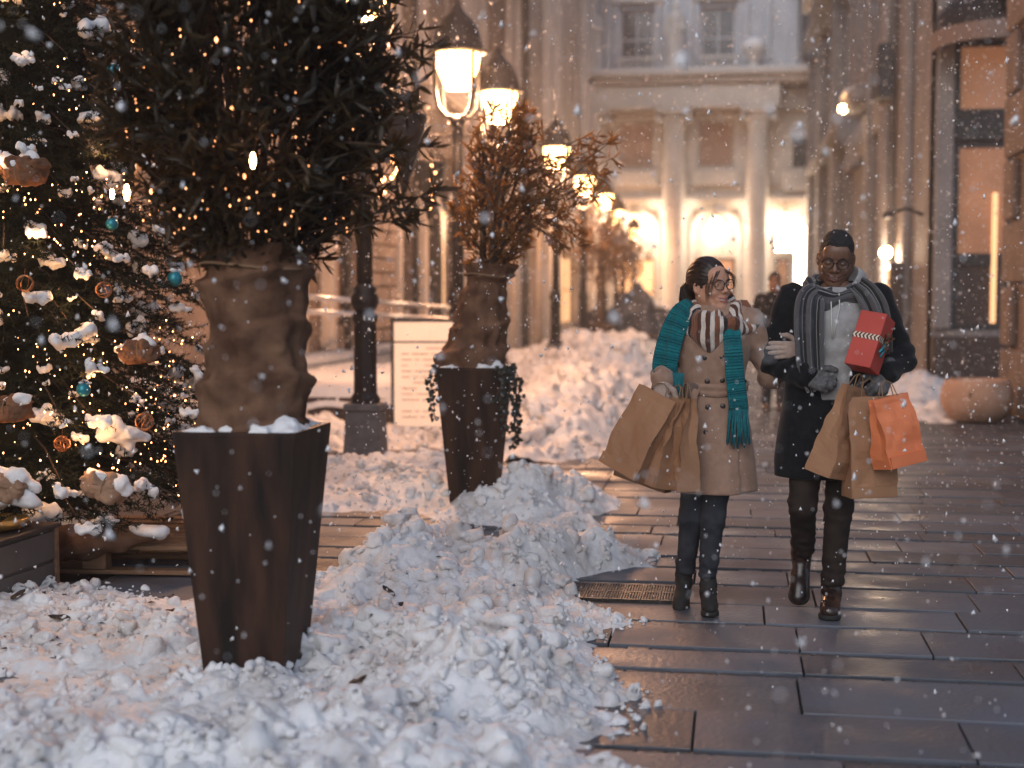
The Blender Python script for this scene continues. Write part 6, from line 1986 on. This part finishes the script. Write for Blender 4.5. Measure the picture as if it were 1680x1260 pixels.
# the overlapping front edge: a thin extra layer on the wearer's right half, from chest to hem
edge = .135 - .04 * np.clip((p.z - .6) / .8, 0, 1)
d = d - .0085 * (p.x < edge) * (p.y < -.03) * (p.z < 1.33)
d = d + .004 * vnoise(p.x * 7, p.y * 7, p.z * 5, 8) + .0022 * np.sin(p.z * 55 + 12 * p.x) * np.exp(-((p.z - 1.05) / .06) ** 2) 
co = sdf_obj('coat', p, d, M['camel'], wo)
def wy(x, z):
    a, b, c = np.interp(z, zs, AW_), np.interp(z, zs, BW_), np.interp(z, zs, CXW)
    u = min(.98, abs((x - c) / a)); return -b * (1 - u ** 2.25) ** (1 / 2.25)
for (x, z) in ((-.030, 1.195), (.047, 1.200), (-.018, 1.085), (.050, 1.09), (-.014, .965), (.053, .97), (-.022, .85)):
    mb = MB(); mb.lathe([(.003, -.004), (.0125, -.003), (.0135, .001), (.010, .004), (.001, .003)], 12)
    v = np.concatenate(mb.v) @ rotm(90, 0, 0).T + np.array((x, wy(x, z) - .006, z))
    link('button', newmesh('button', v, mb.f, M['button'], True), co)
# belt: a soft sash with a loop at one side
V = []; UV = []; n = 70
for i in range(n):
    q = 2 * math.pi * i / n
    for k, (dr, dz) in enumerate(((.003, -.025), (.013, -.021), (.016, -.006), (.009, .001), (.017, .008), (.013, .021), (.003, .025))):
        z = 1.048 + dz * (1 + .25 * math.sin(q * 3)) + .008 * math.sin(q * 2 + 1)
        a, b, c = np.interp(z, zs, AW_), np.interp(z, zs, BW_), np.interp(z, zs, CXW)
        cc, ss = math.cos(q), math.sin(q)
        V.append((c + (a + dr + .004) * abs(cc) ** (2 / 2.25) * np.sign(cc), (b + dr + .005) * abs(ss) ** (2 / 2.25) * np.sign(ss), z))
i = np.arange(n)[:, None]; j = np.arange(6)[None]; i2 = (i + 1) % n
link('belt', newmesh('belt', np.array(V), np.stack([i * 7 + j, i2 * 7 + j, i2 * 7 + j + 1, i * 7 + j + 1], -1).reshape(-1, 4), M['camel'], True), wo)
V, Q, UV = ribbon([(-.058, -.118, 1.05), (-.072, -.135, 1.035), (-.078, -.14, 1.0), (-.070, -.14, .95)], [.03, .034, .03, .022], (0, -1, 0), .006, 8, samples=20)
link('belt_end', newmesh('belt_end', V, Q, M['camel'], True, uv=UV), wo)
V, Q, UV = ribbon([(-.062, -.125, 1.055), (-.095, -.13, 1.06), (-.105, -.125, 1.03), (-.098, -.12, .99)], [.026, .04, .045, .05], (-.3, -1, 0), .008, 8, samples=20)
link('belt_loop', newmesh('belt_loop', V, Q, M['camel_dark'], True, uv=UV), wo)
# scarves
V, Q, UV = cloth_ring((.022, .0, 1.410), .126, .108, .058, .085, 1.0, squash=1.15, fpow=.6)
link('snood', newmesh('snood', V, Q, M['snood'], True, uv=UV), wo)
V, Q, UV = cloth_ring((.018, .005, 1.450), .094, .088, .040, .085, 3.2, squash=1.1)
link('snood_fold', newmesh('snood_fold', V, Q, M['snood'], True, uv=UV), wo)
def fringe(name, path0, path1, n, length, m, parent, seed, splay=.02, r0=.0042):
    r = np.random.default_rng(seed); mb = MB()
    a, b = np.array(path0, float), np.array(path1, float)
    for k in range(n):
        t = (k + .5) / n; s = a + (b - a) * t
        e = s + np.array([(t - .5) * splay + r.normal(0, .006), r.normal(0, .008), -length * r.uniform(.82, 1.05)])
        m_ = (s + e) / 2 + r.normal(0, .004, 3)
        mb.tube([s + (0, 0, .015), s, m_, e], [r0, r0 * 1.1, r0, r0 * .7], 5)
    o = mb.build(name, m, parent, smooth=True, kind='stuff'); return o
V, Q, UV = ribbon([(-.085, -.050, 1.430), (-.140, -.075, 1.392), (-.185, -.095, 1.29), (-.213, -.108, 1.17), (-.212, -.105, 1.115)], [.10, .115, .118, .118, .115], (-.35, -1, .15), .0105, 22, lambda u, t: .008 * np.sin(u * 5 + t * 4), 90, ridge=.3, ridge_n=26)
te = link('teal_scarf', newmesh('teal_scarf', V, Q, M['teal'], True, uv=UV), wo)
fringe('fringe', (-.265, -.125, 1.118), (-.155, -.150, 1.108), 20, .075, M['teal_fringe'], te, 4, splay=.02)
fringe('fringe', (-.175, -.165, 1.11), (-.125, -.165, 1.11), 13, .135, M['teal_fringe'], te, 5, splay=.01)
V, Q, UV = ribbon([(.085, -.115, 1.35), (.098, -.150, 1.25), (.108, -.155, 1.12), (.120, -.158, 1.02), (.125, -.166, .965)], [.08, .082, .086, .088, .09], (.12, -1, .0), .0105, 22, lambda u, t: .007 * np.sin(u * 4 + t * 5), 100, ridge=.3, ridge_n=30)
te = link('teal_scarf', newmesh('teal_scarf', V, Q, M['teal'], True, uv=UV), wo)
fringe('fringe', (.083, -.166, .968), (.168, -.158, .968), 26, .19, M['teal_fringe'], te, 6, splay=.035)
# hands
hand('glove', wo, M['glove_w'], (-.222, -.185, 1.085), (-.05, -.55, -.72), (-.25, -.62, .55), -1, 72, thick=.0112, thumb_curl=60)
hand('glove', wo, M['glove_w'], (.425, -.060, 1.232), (-1, -.26, -.02), (-.22, -1, .05), 1, (10, 11, 13, 16), thick=.0108, spread=.05, thumb_curl=5)
mb = MB(); mb.tube([(-.222, -.155, 1.09), (-.222, -.182, 1.084)], [.043, .036], 12); mb.build('cuff', M['glove_w'], wo, smooth=True)
# legs
for hp, kn, an, sd in (((-.055, .0, .80), (-.090, -.015, .43), (-.117, .060, .165), 3), ((.055, .0, .80), (.010, -.055, .43), (-.010, -.030, .17), 4)):
    p = P3((min(hp[0], kn[0], an[0]) - .11, -.17, .12), (max(hp[0], kn[0], an[0]) + .11, .19, .84), .0075)
    d = leg_cloth(p, hp, kn, an, [.080, .056, .043], sd, .0030)
    d = np.maximum(d, .148 - p.z)
    sdf_obj('trouser_leg', p, d, M['denim'], wo)
shoe(wo, (-.118, .165, .052), -6, 24, .235, True, M['suede'])
shoe(wo, (-.010, .02, .0), 4, 0, .235, True, M['suede'])

# ================================================================== the man
MX, MY = .432, 6.76
RM = rotm(0, 0, -4) @ rotm(17, 5, 0)
TM = (.026, -.022, 1.652)
V, Q, lip = head_mesh(.0027, False, .0024)
V = V * np.array([1.03, 1.0, 1.02])
hv = place(V, RM, TM)
p = P3((-.36, -.26, .03), (.42, .32, 1.56), .015)
d = stack(p, [.88, 1.05, 1.2, 1.38, 1.46, 1.51, 1.55], [.01, .01, .015, .02, .025, .03, .03], [0] * 7, [.15, .15, .165, .175, .16, .09, .055], [.11, .10, .115, .12, .095, .07, .055])
d = smin(d, chain(p, [(-.16, 0, 1.46), (-.262, .02, 1.165), (-.10, -.16, 1.11)], [.05, .042, .032], .02), .03)
d = smin(d, chain(p, [(.215, 0, 1.46), (.325, .01, 1.19), (.235, -.17, 1.125)], [.05, .042, .032], .02), .03)
for hp, kn, an in (((-.085, 0, .92), (-.113, -.085, .51), (-.098, .11, .28)), ((.085, 0, .92), (.05, -.045, .49), (.028, -.01, .12))):
    d = smin(d, chain(p, [hp, kn, an], [.078, .052, .036], .03), .03)
bv, bq = nets(p, d)
V, Q, mi = join([(hv, Q, lip.astype(int)), (bv, bq, 0)])
ma = link('person', newmesh('person', V, Q, [M['skin_m'], M['lip_m']], True, mi=mi), None, (MX, MY, 0))
tag(ma, 'tall smiling person in black coat and striped scarf holding a red gift', 'person')
eyes(ma, RM, TM, (-.15, -1, -.42), M['hair_m'], .0030)
glasses(ma, RM, TM, .0255, .0205, .0021)
p = P3((-.10, -.115, -.09), (.10, .13, .15), .0042)
d = ell(p, (0, .018, .036), (.0785, .1005, .0925))
d = smin(d, ell(p, (0, -.01, .075), (.060, .075, .048)), .02)
lim = np.interp(p.y, [-.10, -.075, -.05, -.035, -.02, .03, .09], [.060, .060, .050, .030, -.002, -.015, -.06])
d = smax(d, (lim - p.z) * .8, .006)
d = d + .0034 * fbm(p.x * 95, p.y * 95, p.z * 95, 5, 2)
sdf_obj('hair', p, d, M['hair_m'], ma, RM, TM)
# hoodie
p = P3((-.24, -.2, .98), (.28, .18, 1.64), .0085)
d = stack(p, [1.0, 1.1, 1.25, 1.38, 1.46, 1.52], [.01, .01, .015, .02, .025, .03], [-.006] * 6, [.175, .17, .178, .185, .15, .09], [.136, .132, .132, .130, .11, .08], 2.2)
d = d + .004 * np.sin(p.z * 40 + 7 * vnoise(p.x * 8, p.y * 8, p.z * 6, 2)) + .005 * vnoise(p.x * 12, p.y * 12, p.z * 9, 5)
d = smin(d, np.maximum(ell(p, (.075, .015, 1.555), (.095, .10, .07)), -ell(p, (.046, -.03, 1.60), (.080, .095, .10))), .015)
ho = sdf_obj('hoodie', p, d, M['hoodie'], ma)
for (x0, x1, z1) in ((-.002, .006, 1.285), (.035, .012, 1.29)):
    mb = MB(); mb.tube([(x0, -.122, 1.49), (x0 + .002, -.142, 1.43), ((x0 + x1) / 2, -.146, 1.36), (x1, -.146, z1)], .0028, 6); mb.build('drawstring', M['cord'], ho, smooth=True)
# black coat, open
zs = [.635, .72, .85, .98, 1.10, 1.25, 1.38, 1.46, 1.51, 1.55]
CX_ = [.0, .0, .004, .008, .012, .018, .024, .027, .03, .03]
AM = [.236, .238, .228, .216, .206, .206, .214, .200, .14, .08]
BM_ = [.165, .165, .160, .152, .146, .146, .146, .122, .095, .07]
p = P3((-.37, -.29, .60), (.43, .22, 1.58), .0082)
fold = lambda th, z: .03 * np.clip((1.05 - z) / .4, 0, 1) * np.sin(4 * th + z * 3) + .01 * np.sin(9 * th + z * 6) * np.clip((1.1 - z) / .4, 0, 1)
d = stack(p, zs, CX_, [0] * 10, AM, BM_, 2.35, fold)
wrk = .0035 * np.sin(p.z * 55 + p.x * 40 + 3 * vnoise(p.x * 8, p.y * 8, p.z * 8, 4)) + .003 * vnoise(p.x * 16, p.y * 16, p.z * 16, 9)
L_ = chain(p, [(-.170, .0, 1.465), (-.262, .02, 1.175), (-.105, -.165, 1.115)], [.074, .066, .054], .025)
R_ = chain(p, [(.215, .0, 1.465), (.325, .01, 1.195), (.240, -.165, 1.130)], [.074, .068, .056], .025)
wrk = wrk + .007 * np.sin(p.z * 75 - p.x * 50 + p.y * 40) * np.exp(-((p.z - 1.19) / .09) ** 2)
d = smin(d, L_ + wrk, .035); d = smin(d, R_ + wrk, .035)
xc = np.interp(p.z, [1.0, 1.1, 1.3, 1.5], [.02, .02, .04, .05]); hw = np.interp(p.z, [.99, 1.05, 1.3, 1.52], [.05, .062, .080, .10])
cut = np.maximum(np.maximum(np.abs(p.x - xc) - hw, p.y + .02), 1.005 - p.z)
body = stack(p, zs, CX_, [0] * 10, AM, BM_, 2.35)
d = np.where(np.minimum(L_, R_) > .012, smax(d, -cut, .012), d)
slit = np.maximum(np.maximum(np.abs(p.x - .03 - .05 * (1.0 - p.z)) - .012, p.y + .05), p.z - 1.0)
d = smax(d, -slit, .01)
cm_ = sdf_obj('coat', p, d + .003 * vnoise(p.x * 6, p.y * 6, p.z * 5, 8), M['coat'], ma)
# striped scarf: loops, one long end down the front, one end over the other shoulder
def loop(th0, th1, rx, ry, c, dz, w, seed):
    pts, nr = [], []
    for q in np.linspace(th0, th1, 15):
        fr = (1 - math.sin(q)) / 2
        pts.append((c[0] + rx * math.cos(q), c[1] + ry * math.sin(q), c[2] - dz * fr + .012 * math.cos(q))); nr.append((math.cos(q), math.sin(q), .35))
    return ribbon(pts, w, nr, .013, 18, lambda u, t: .010 * np.sin(u * 6.5 + t * 9 + seed) + .006 * np.sin(u * 13 + seed), 90)
sc = None
for a in (((.030, .012, 1.530), .122, .108, .040, .075, 1.4, 1.15), ((.022, .016, 1.562), .102, .095, .032, .085, 4.1, 1.1)):
    V, Q, UV = cloth_ring(*a[:6], squash=a[6])
    link('scarf_loop', newmesh('scarf_loop', V, Q, M['stripe_loop'], True, uv=UV), ma)
V, Q, UV = ribbon([(-.060, -.100, 1.50), (-.088, -.130, 1.47), (-.098, -.155, 1.41), (-.098, -.168, 1.30), (-.088, -.172, 1.15), (-.068, -.175, 1.045)], [.10, .125, .135, .132, .12, .075], (-.1, -1, .1), .011, 26, lambda u, t: .016 * np.sin(u * 7 + t * 1.5) * (.4 + .6 * t) + .006 * np.sin(u * 15 + 2), 90)
link('scarf_end', newmesh('scarf_end', V, Q, M['stripe'], True, uv=UV), ma)
V, Q, UV = ribbon([(.115, -.085, 1.53), (.155, -.115, 1.49), (.190, -.148, 1.42), (.212, -.165, 1.32), (.225, -.165, 1.22)], [.09, .11, .12, .105, .09], (.25, -1, .1), .011, 24, lambda u, t: .015 * np.sin(u * 7 + t * 2 + 1), 70)
link('scarf_end', newmesh('scarf_end', V, Q, M['stripe'], True, uv=UV), ma)
# hands in knitted gloves
hand('glove', ma, M['glove_m'], (-.115, -.165, 1.112), (.78, -.42, -.20), (-.32, -.80, .30), -1, (48, 52, 56, 60), thick=.0122, thumb_curl=25, scale=1.12)
hand('glove', ma, M['glove_m'], (.242, -.170, 1.135), (-.30, -.42, -.62), (.35, -.72, .35), 1, 66, thick=.0122, thumb_curl=55, scale=1.12)
# legs
for hp, kn, an, sd in (((-.085, .0, .84), (-.113, -.085, .51), (-.098, .110, .275), 13), ((.085, .0, .84), (.052, -.040, .49), (.032, -.005, .15), 14)):
    p = P3((min(hp[0], kn[0], an[0]) - .12, -.18, .10), (max(hp[0], kn[0], an[0]) + .12, .29, .88), .008)
    d = leg_cloth(p, hp, kn, an, [.090, .063, .053], sd, .0042)
    if an[2] > .18: d = np.maximum(d, (.235 - p.z) + (p.y - .10) * .55)
    else: d = np.maximum(d, .125 - p.z)
    sdf_obj('trouser_leg', p, d, M['trouser'], ma)
shoe(ma, (-.090, .250, .205), -9, 45, .285, True, M['leather'], laces=True)
shoe(ma, (.034, .06, .0), -6, 0, .285, False, M['leather'], name='shoe', laces=True)

# ================================================================== shopping bags and gift
def bag(name, label, loc, w, d_, h, m, tilt=0, yaw=0, lean=0, seed=0, top=.22, handles=True, hl=.09, group=None):
    R = rotm(0, tilt, 0) @ rotm(lean, 0, 0) @ rotm(0, 0, yaw)
    t = thing(name, label, 'shopping bag', loc, group=group)
    t.rotation_euler = Matrix(R.tolist()).to_euler()
    r = np.random.default_rng(seed)
    nr, nf = 22, 13
    V = []; ncol = 2 * nf + 2 * 3
    for i in range(nr):
        q = i / (nr - 1); z = -h * q
        dd = d_ * (top + (1 - top) * min(1, q * 1.25) ** .9) / 2
        ww = w / 2 * (1 + .0 * q)
        g = w * .16 * (1 - min(1, q * 1.3)) * (1 if q < .77 else .3)
        lip = .0025 if i < 2 else 0
        ring = []
        for k in range(nf): ring.append((-ww + 2 * ww * k / (nf - 1), -dd - lip, z))
        for k in (1, 2, 3): ring.append((ww - g * (1 - abs(k - 2) / 2), -dd + 2 * dd * k / 4, z))
        for k in range(nf): ring.append((ww - 2 * ww * k / (nf - 1), dd + lip, z))
        for k in (1, 2, 3): ring.append((-ww + g * (1 - abs(k - 2) / 2), dd - 2 * dd * k / 4, z))
        V += ring
    V = np.array(V)
    c = .017
    ns = np.stack([fbm(V[:, 0] * 11 + seed * 3, V[:, 2] * 9, V[:, 1] * 9, seed + s, 3) for s in (1, 2, 3)], 1)
    ns = ns * .55 + .9 * (np.stack([np.abs(fbm(V[:, 0] * 6 + seed * 5 + s, V[:, 2] * 5 + V[:, 0] * 3, V[:, 1] * 6, seed + 20 + s, 2)) for s in (1, 2, 3)], 1) - .35)
    wgt = np.clip(-V[:, 2] / h * 6, .12, 1) * np.clip((V[:, 2] + h) / h * 8, .3, 1)
    V = V + c * ns * wgt[:, None] * np.array([.6, 1.4, .4])
    F = []
    for i in range(nr - 1):
        for j in range(ncol):
            j2 = (j + 1) % ncol
            F.append((i * ncol + j, (i + 1) * ncol + j, (i + 1) * ncol + j2, i * ncol + j2))
    F.append([(nr - 1) * ncol + j for j in range(ncol)][::-1])
    body = link('body', newmesh('body', V, F, M[m]), t)
    mb = MB()
    mb.box(-w / 2 + .004, w / 2 - .004, -d_ / 2 - .0055, -d_ / 2 + .004, -h + .002, -h + d_ * .42)
    mb.build('bottom_flap', M[m], t)
    if handles:
        for s in (-1, 1):
            mb = MB(); y = s * d_ * top / 2
            mb.tube([(-w * .2, y, -.035), (-w * .2, y, 0), (-w * .14, y * .4, hl * .75), (0, 0, hl), (w * .14, y * .4, hl * .75), (w * .2, y, 0), (w * .2, y, -.035)], .0026, 6)
            mb.build('handle', M['twine'], t, smooth=True)
    return t
G = 'paper shopping bags carried by the two people'
bag('shopping_bag', 'big brown paper bag leaning out to the left of the tan coat', (WX - .232, WY - .24, 1.035), .215, .13, .40, 'kraft', 24, -30, seed=1, group=G, hl=.05)
bag('shopping_bag', 'crumpled brown paper bag between the big bag and the tan coat', (WX - .158, WY - .215, 1.015), .17, .13, .415, 'kraft', 14, -48, seed=2, group=G, hl=.06)
bag('shopping_bag', 'narrow brown paper bag seen edge on against the tan coat', (WX - .112, WY - .225, 1.015), .15, .11, .42, 'kraft', 2, -62, seed=3, group=G, hl=.07)
bag('shopping_bag', 'dull brown paper bag showing only its base behind the others', (WX - .20, WY - .11, .98), .26, .12, .395, 'kraft2', 17, -12, seed=6, group=G, hl=.09)
bag('shopping_bag', 'creased brown paper bag tilted against the black coat', (MX + .105, MY - .245, 1.075), .17, .135, .42, 'kraft', 17, 52, seed=4, group=G, hl=.06)
bag('shopping_bag', 'upright brown paper bag under the orange bag', (MX + .165, MY - .235, 1.03), .215, .12, .45, 'kraft', -1, 18, seed=5, group=G, hl=.08)
bag('shopping_bag', 'bright orange paper bag hanging from the grey glove', (MX + .240, MY - .305, 1.035), .195, .125, .31, 'orange_paper', -11, 32, seed=7, group=G, hl=.075)
gf = thing('gift_box', 'red wrapped gift box with checked ribbon held against the black coat', 'gift box', (MX + .165, MY - .235, 1.27))
gf.rotation_euler = Matrix((rotm(0, 18, 0) @ rotm(-14, 0, 0) @ rotm(0, 0, -30)).tolist()).to_euler()
boxo('box', M['red_paper'], gf, -.062, .062, -.058, .058, -.128, .128, .002)
M['ribbon'] = uvmat('checked_ribbon', [(0, (.10, .03, .025)), (.5, (.7, .6, .48))], 0, 14, noise=.05, sheen=0)
def band(z0, z1, e=.0015):
    X, Y = .062 + e, .058 + e
    ps = [(-X, -Y), (X, -Y), (X, Y), (-X, Y), (-X, -Y)]
    V, UV, F = [], [], []; s = 0
    for i, q in enumerate(ps):
        if i: s += math.dist(q, ps[i - 1])
        for k in range(3):
            V.append((*q, z0 + (z1 - z0) * k / 2)); UV.append((s / .25 + .036 * (k % 2), k / 2))
    for i in range(4):
        for k in range(2): F.append((i * 3 + k, i * 3 + 3 + k, i * 3 + 4 + k, i * 3 + 1 + k))
    return V, F, UV
V, Fq, UV = band(.0, .026); link('ribbon', newmesh('ribbon', V, Fq, M['ribbon'], uv=UV), gf)
mb = MB()
for a in (-40, 40, 140, 220):
    c, s = math.cos(rad(a)), math.sin(rad(a))
    mb.tube([(.066, 0, .012), (.085, .025 * c, .012 + .03 * s), (.088, .05 * c, .012 + .055 * s), (.072, .035 * c, .012 + .05 * s), (.066, 0, .012)], [.004, .006, .007, .006, .004], 6, flat=.4)
mb.lathe([(.002, -.01), (.012, 0), (.002, .01)], 8, (.075, 0, .012))
mb.build('bow', M['burlap'], gf, smooth=True)
mb = MB(); mb.tube([(.072, -.01, .005), (.084, -.035, -.02), (.078, -.05, -.05)], .006, 6); mb.tube([(.072, .0, .0), (.085, -.02, -.03), (.08, -.03, -.065)], .005, 6); mb.build('bow_tail', M['bauble'], gf, smooth=True)

# ================================================================== the passer-by behind
pb_loc = (.50, 18.5)
V, Q, lip = head_mesh(.006, False)
hv = place(V, rotm(0, 0, 15), (0, 0, 1.64))
p = P3((-.34, -.26, .0), (.34, .26, 1.55), .02)
d = stack(p, [.85, 1.05, 1.25, 1.4, 1.47, 1.53], [0] * 6, [0] * 6, [.15, .15, .17, .17, .13, .06], [.11, .10, .12, .11, .09, .06])
for hp, kn, an in (((-.085, 0, .9), (-.09, -.06, .48), (-.09, .08, .06)), ((.085, 0, .9), (.09, -.02, .48), (.09, -.05, .06))):
    d = smin(d, chain(p, [hp, kn, an], [.075, .05, .04], .03), .03)
bv, bq = nets(p, d)
V, Q, mi = join([(hv, Q, 0), (bv, bq, 0)])
pb = link('person', newmesh('person', V, Q, M['skin_m'], True), None, (*pb_loc, 0), (0, 0, 0))
tag(pb, 'blurred person in dark jacket walking in the distance between the couple', 'person')
p = P3((-.36, -.28, .75), (.36, .24, 1.56), .02)
d = stack(p, [.78, 1.0, 1.2, 1.38, 1.46, 1.53], [0] * 6, [0] * 6, [.20, .19, .20, .205, .18, .08], [.14, .135, .14, .135, .11, .08])
d = smin(d, chain(p, [(-.18, 0, 1.43), (-.27, .03, 1.15), (-.12, -.16, 1.10)], [.075, .065, .055], .03), .03)
d = smin(d, chain(p, [(.18, 0, 1.43), (.27, .03, 1.15), (.12, -.16, 1.12)], [.075, .065, .055], .03), .03)
sdf_obj('jacket', p, d, M['coat'], pb)
for s, ky, ay in ((-1, -.06, .08), (1, -.02, -.05)):
    p = P3((s * .09 - .13, -.2, .06), (s * .09 + .13, .22, .9), .018)
    sdf_obj('trouser_leg', p, leg_cloth(p, (s * .085, 0, .84), (s * .09, ky, .48), (s * .09, ay, .1), [.095, .07, .06], 31 + s), M['denim'], pb)
    shoe(pb, (s * .09, ay + .07, 0), 0, 0, .28, False, M['leather'], name='shoe')
hand('hand', pb, M['skin_m'], (-.12, -.16, 1.10), (.8, -.3, -.1), (0, -1, .3), 1, 35, h=.008)
hand('hand', pb, M['skin_m'], (.12, -.16, 1.12), (-.8, -.3, -.1), (0, -1, .3), -1, 35, h=.008)
p = P3((-.10, -.115, -.09), (.10, .13, .15), .008)
d = ell(p, (0, .018, .042), (.0805, .1005, .0965)); lim = np.interp(p.y, [-.10, -.05, -.02, .09], [.06, .05, -.01, -.07])
sdf_obj('hair', p, smax(d, (lim - p.z) * .8, .006), M['hair_m'], pb, rotm(0, 0, 15), (0, 0, 1.64))
# ------------------------------------------------------------------ falling snow
def flakes():
    r = np.random.default_rng(99)
    base = []
    for i in range(6):                     # ragged little aggregates: a few crossing lobes
        V, F, n = [], [], 0
        for k in range(1 + 2 * (i > 3)):
            q = r.uniform(0, 6.28, 2); c = r.normal(0, .2, 3)
            a = np.array([math.cos(q[0]) * math.cos(q[1]), math.sin(q[0]) * math.cos(q[1]), math.sin(q[1])])
            b = np.cross(a, r.normal(0, 1, 3)); b /= np.linalg.norm(b); d = np.cross(a, b)
            s = r.uniform(.45, .8)
            v = [c + a * s, c - a * s * .5 + b * s, c - a * s * .5 - b * s * .6 + d * s * .7, c - a * s * .4 - b * s * .4 - d * s * .8]
            V += v
            for t in ((0, 1, 2), (0, 2, 3), (0, 3, 1), (1, 3, 2)): F.append([x + n for x in t])
            n += 4
        base.append((np.array(V), np.array(F)))
    N = 90000
    # spread evenly through the air in front of and round the camera
    Y = 1.3 + (20 - 1.3) * r.random(N) ** .62
    X = (r.random(N) * 2 - 1) * (1.2 + .62 * Y) - .155 * Y
    Z = r.random(N) * 5.2
    keep = Z < 1.6 + Y * .42
    X, Y, Z = X[keep], Y[keep], Z[keep]
    S = .0036 + .003 * r.random(len(X)) + .013 * r.random(len(X)) ** 8
    Vs, Fs, n = [], [], 0
    for i in range(6):
        I = np.arange(i, len(X), 6)
        v, f = base[i]
        q = r.uniform(0, 6.28, len(I)); st = r.uniform(.8, 1.7, len(I))
        c, s = np.cos(q)[:, None], np.sin(q)[:, None]
        x = v[None, :, 0] * c - v[None, :, 1] * s; y = v[None, :, 0] * s + v[None, :, 1] * c
        W = np.stack([x + X[I][:, None] / S[I][:, None], y + Y[I][:, None] / S[I][:, None], v[None, :, 2] * st[:, None] + Z[I][:, None] / S[I][:, None]], -1) * S[I][:, None, None]
        Vs.append(W.reshape(-1, 3)); Fs.append((f[None] + (np.arange(len(I)) * len(v))[:, None, None] + n).reshape(-1, 3)); n += len(I) * len(v)
    o = link('falling_snow', newmesh('falling_snow', np.concatenate(Vs), np.concatenate(Fs), M['flake']))
    tag(o, 'snowflakes drifting through the whole street', kind='stuff')
flakes()
# ------------------------------------------------------------------ air
HAZE = .0032
m = bpy.data.materials.new('street_haze'); m.use_nodes = True
nt = m.node_tree
for n_ in list(nt.nodes): nt.nodes.remove(n_)
out = nd(nt, 'ShaderNodeOutputMaterial'); pv = nd(nt, 'ShaderNodeVolumePrincipled')
pv.inputs['Color'].default_value = (.92, .93, .96, 1); pv.inputs['Density'].default_value = HAZE; pv.inputs['Anisotropy'].default_value = .35
nt.links.new(pv.outputs[0], out.inputs['Volume'])
hz = MB(); hz.box(-152, 152, -62, 262, -1.2, 19.5)
tag(hz.build('haze', m), kind='stuff')
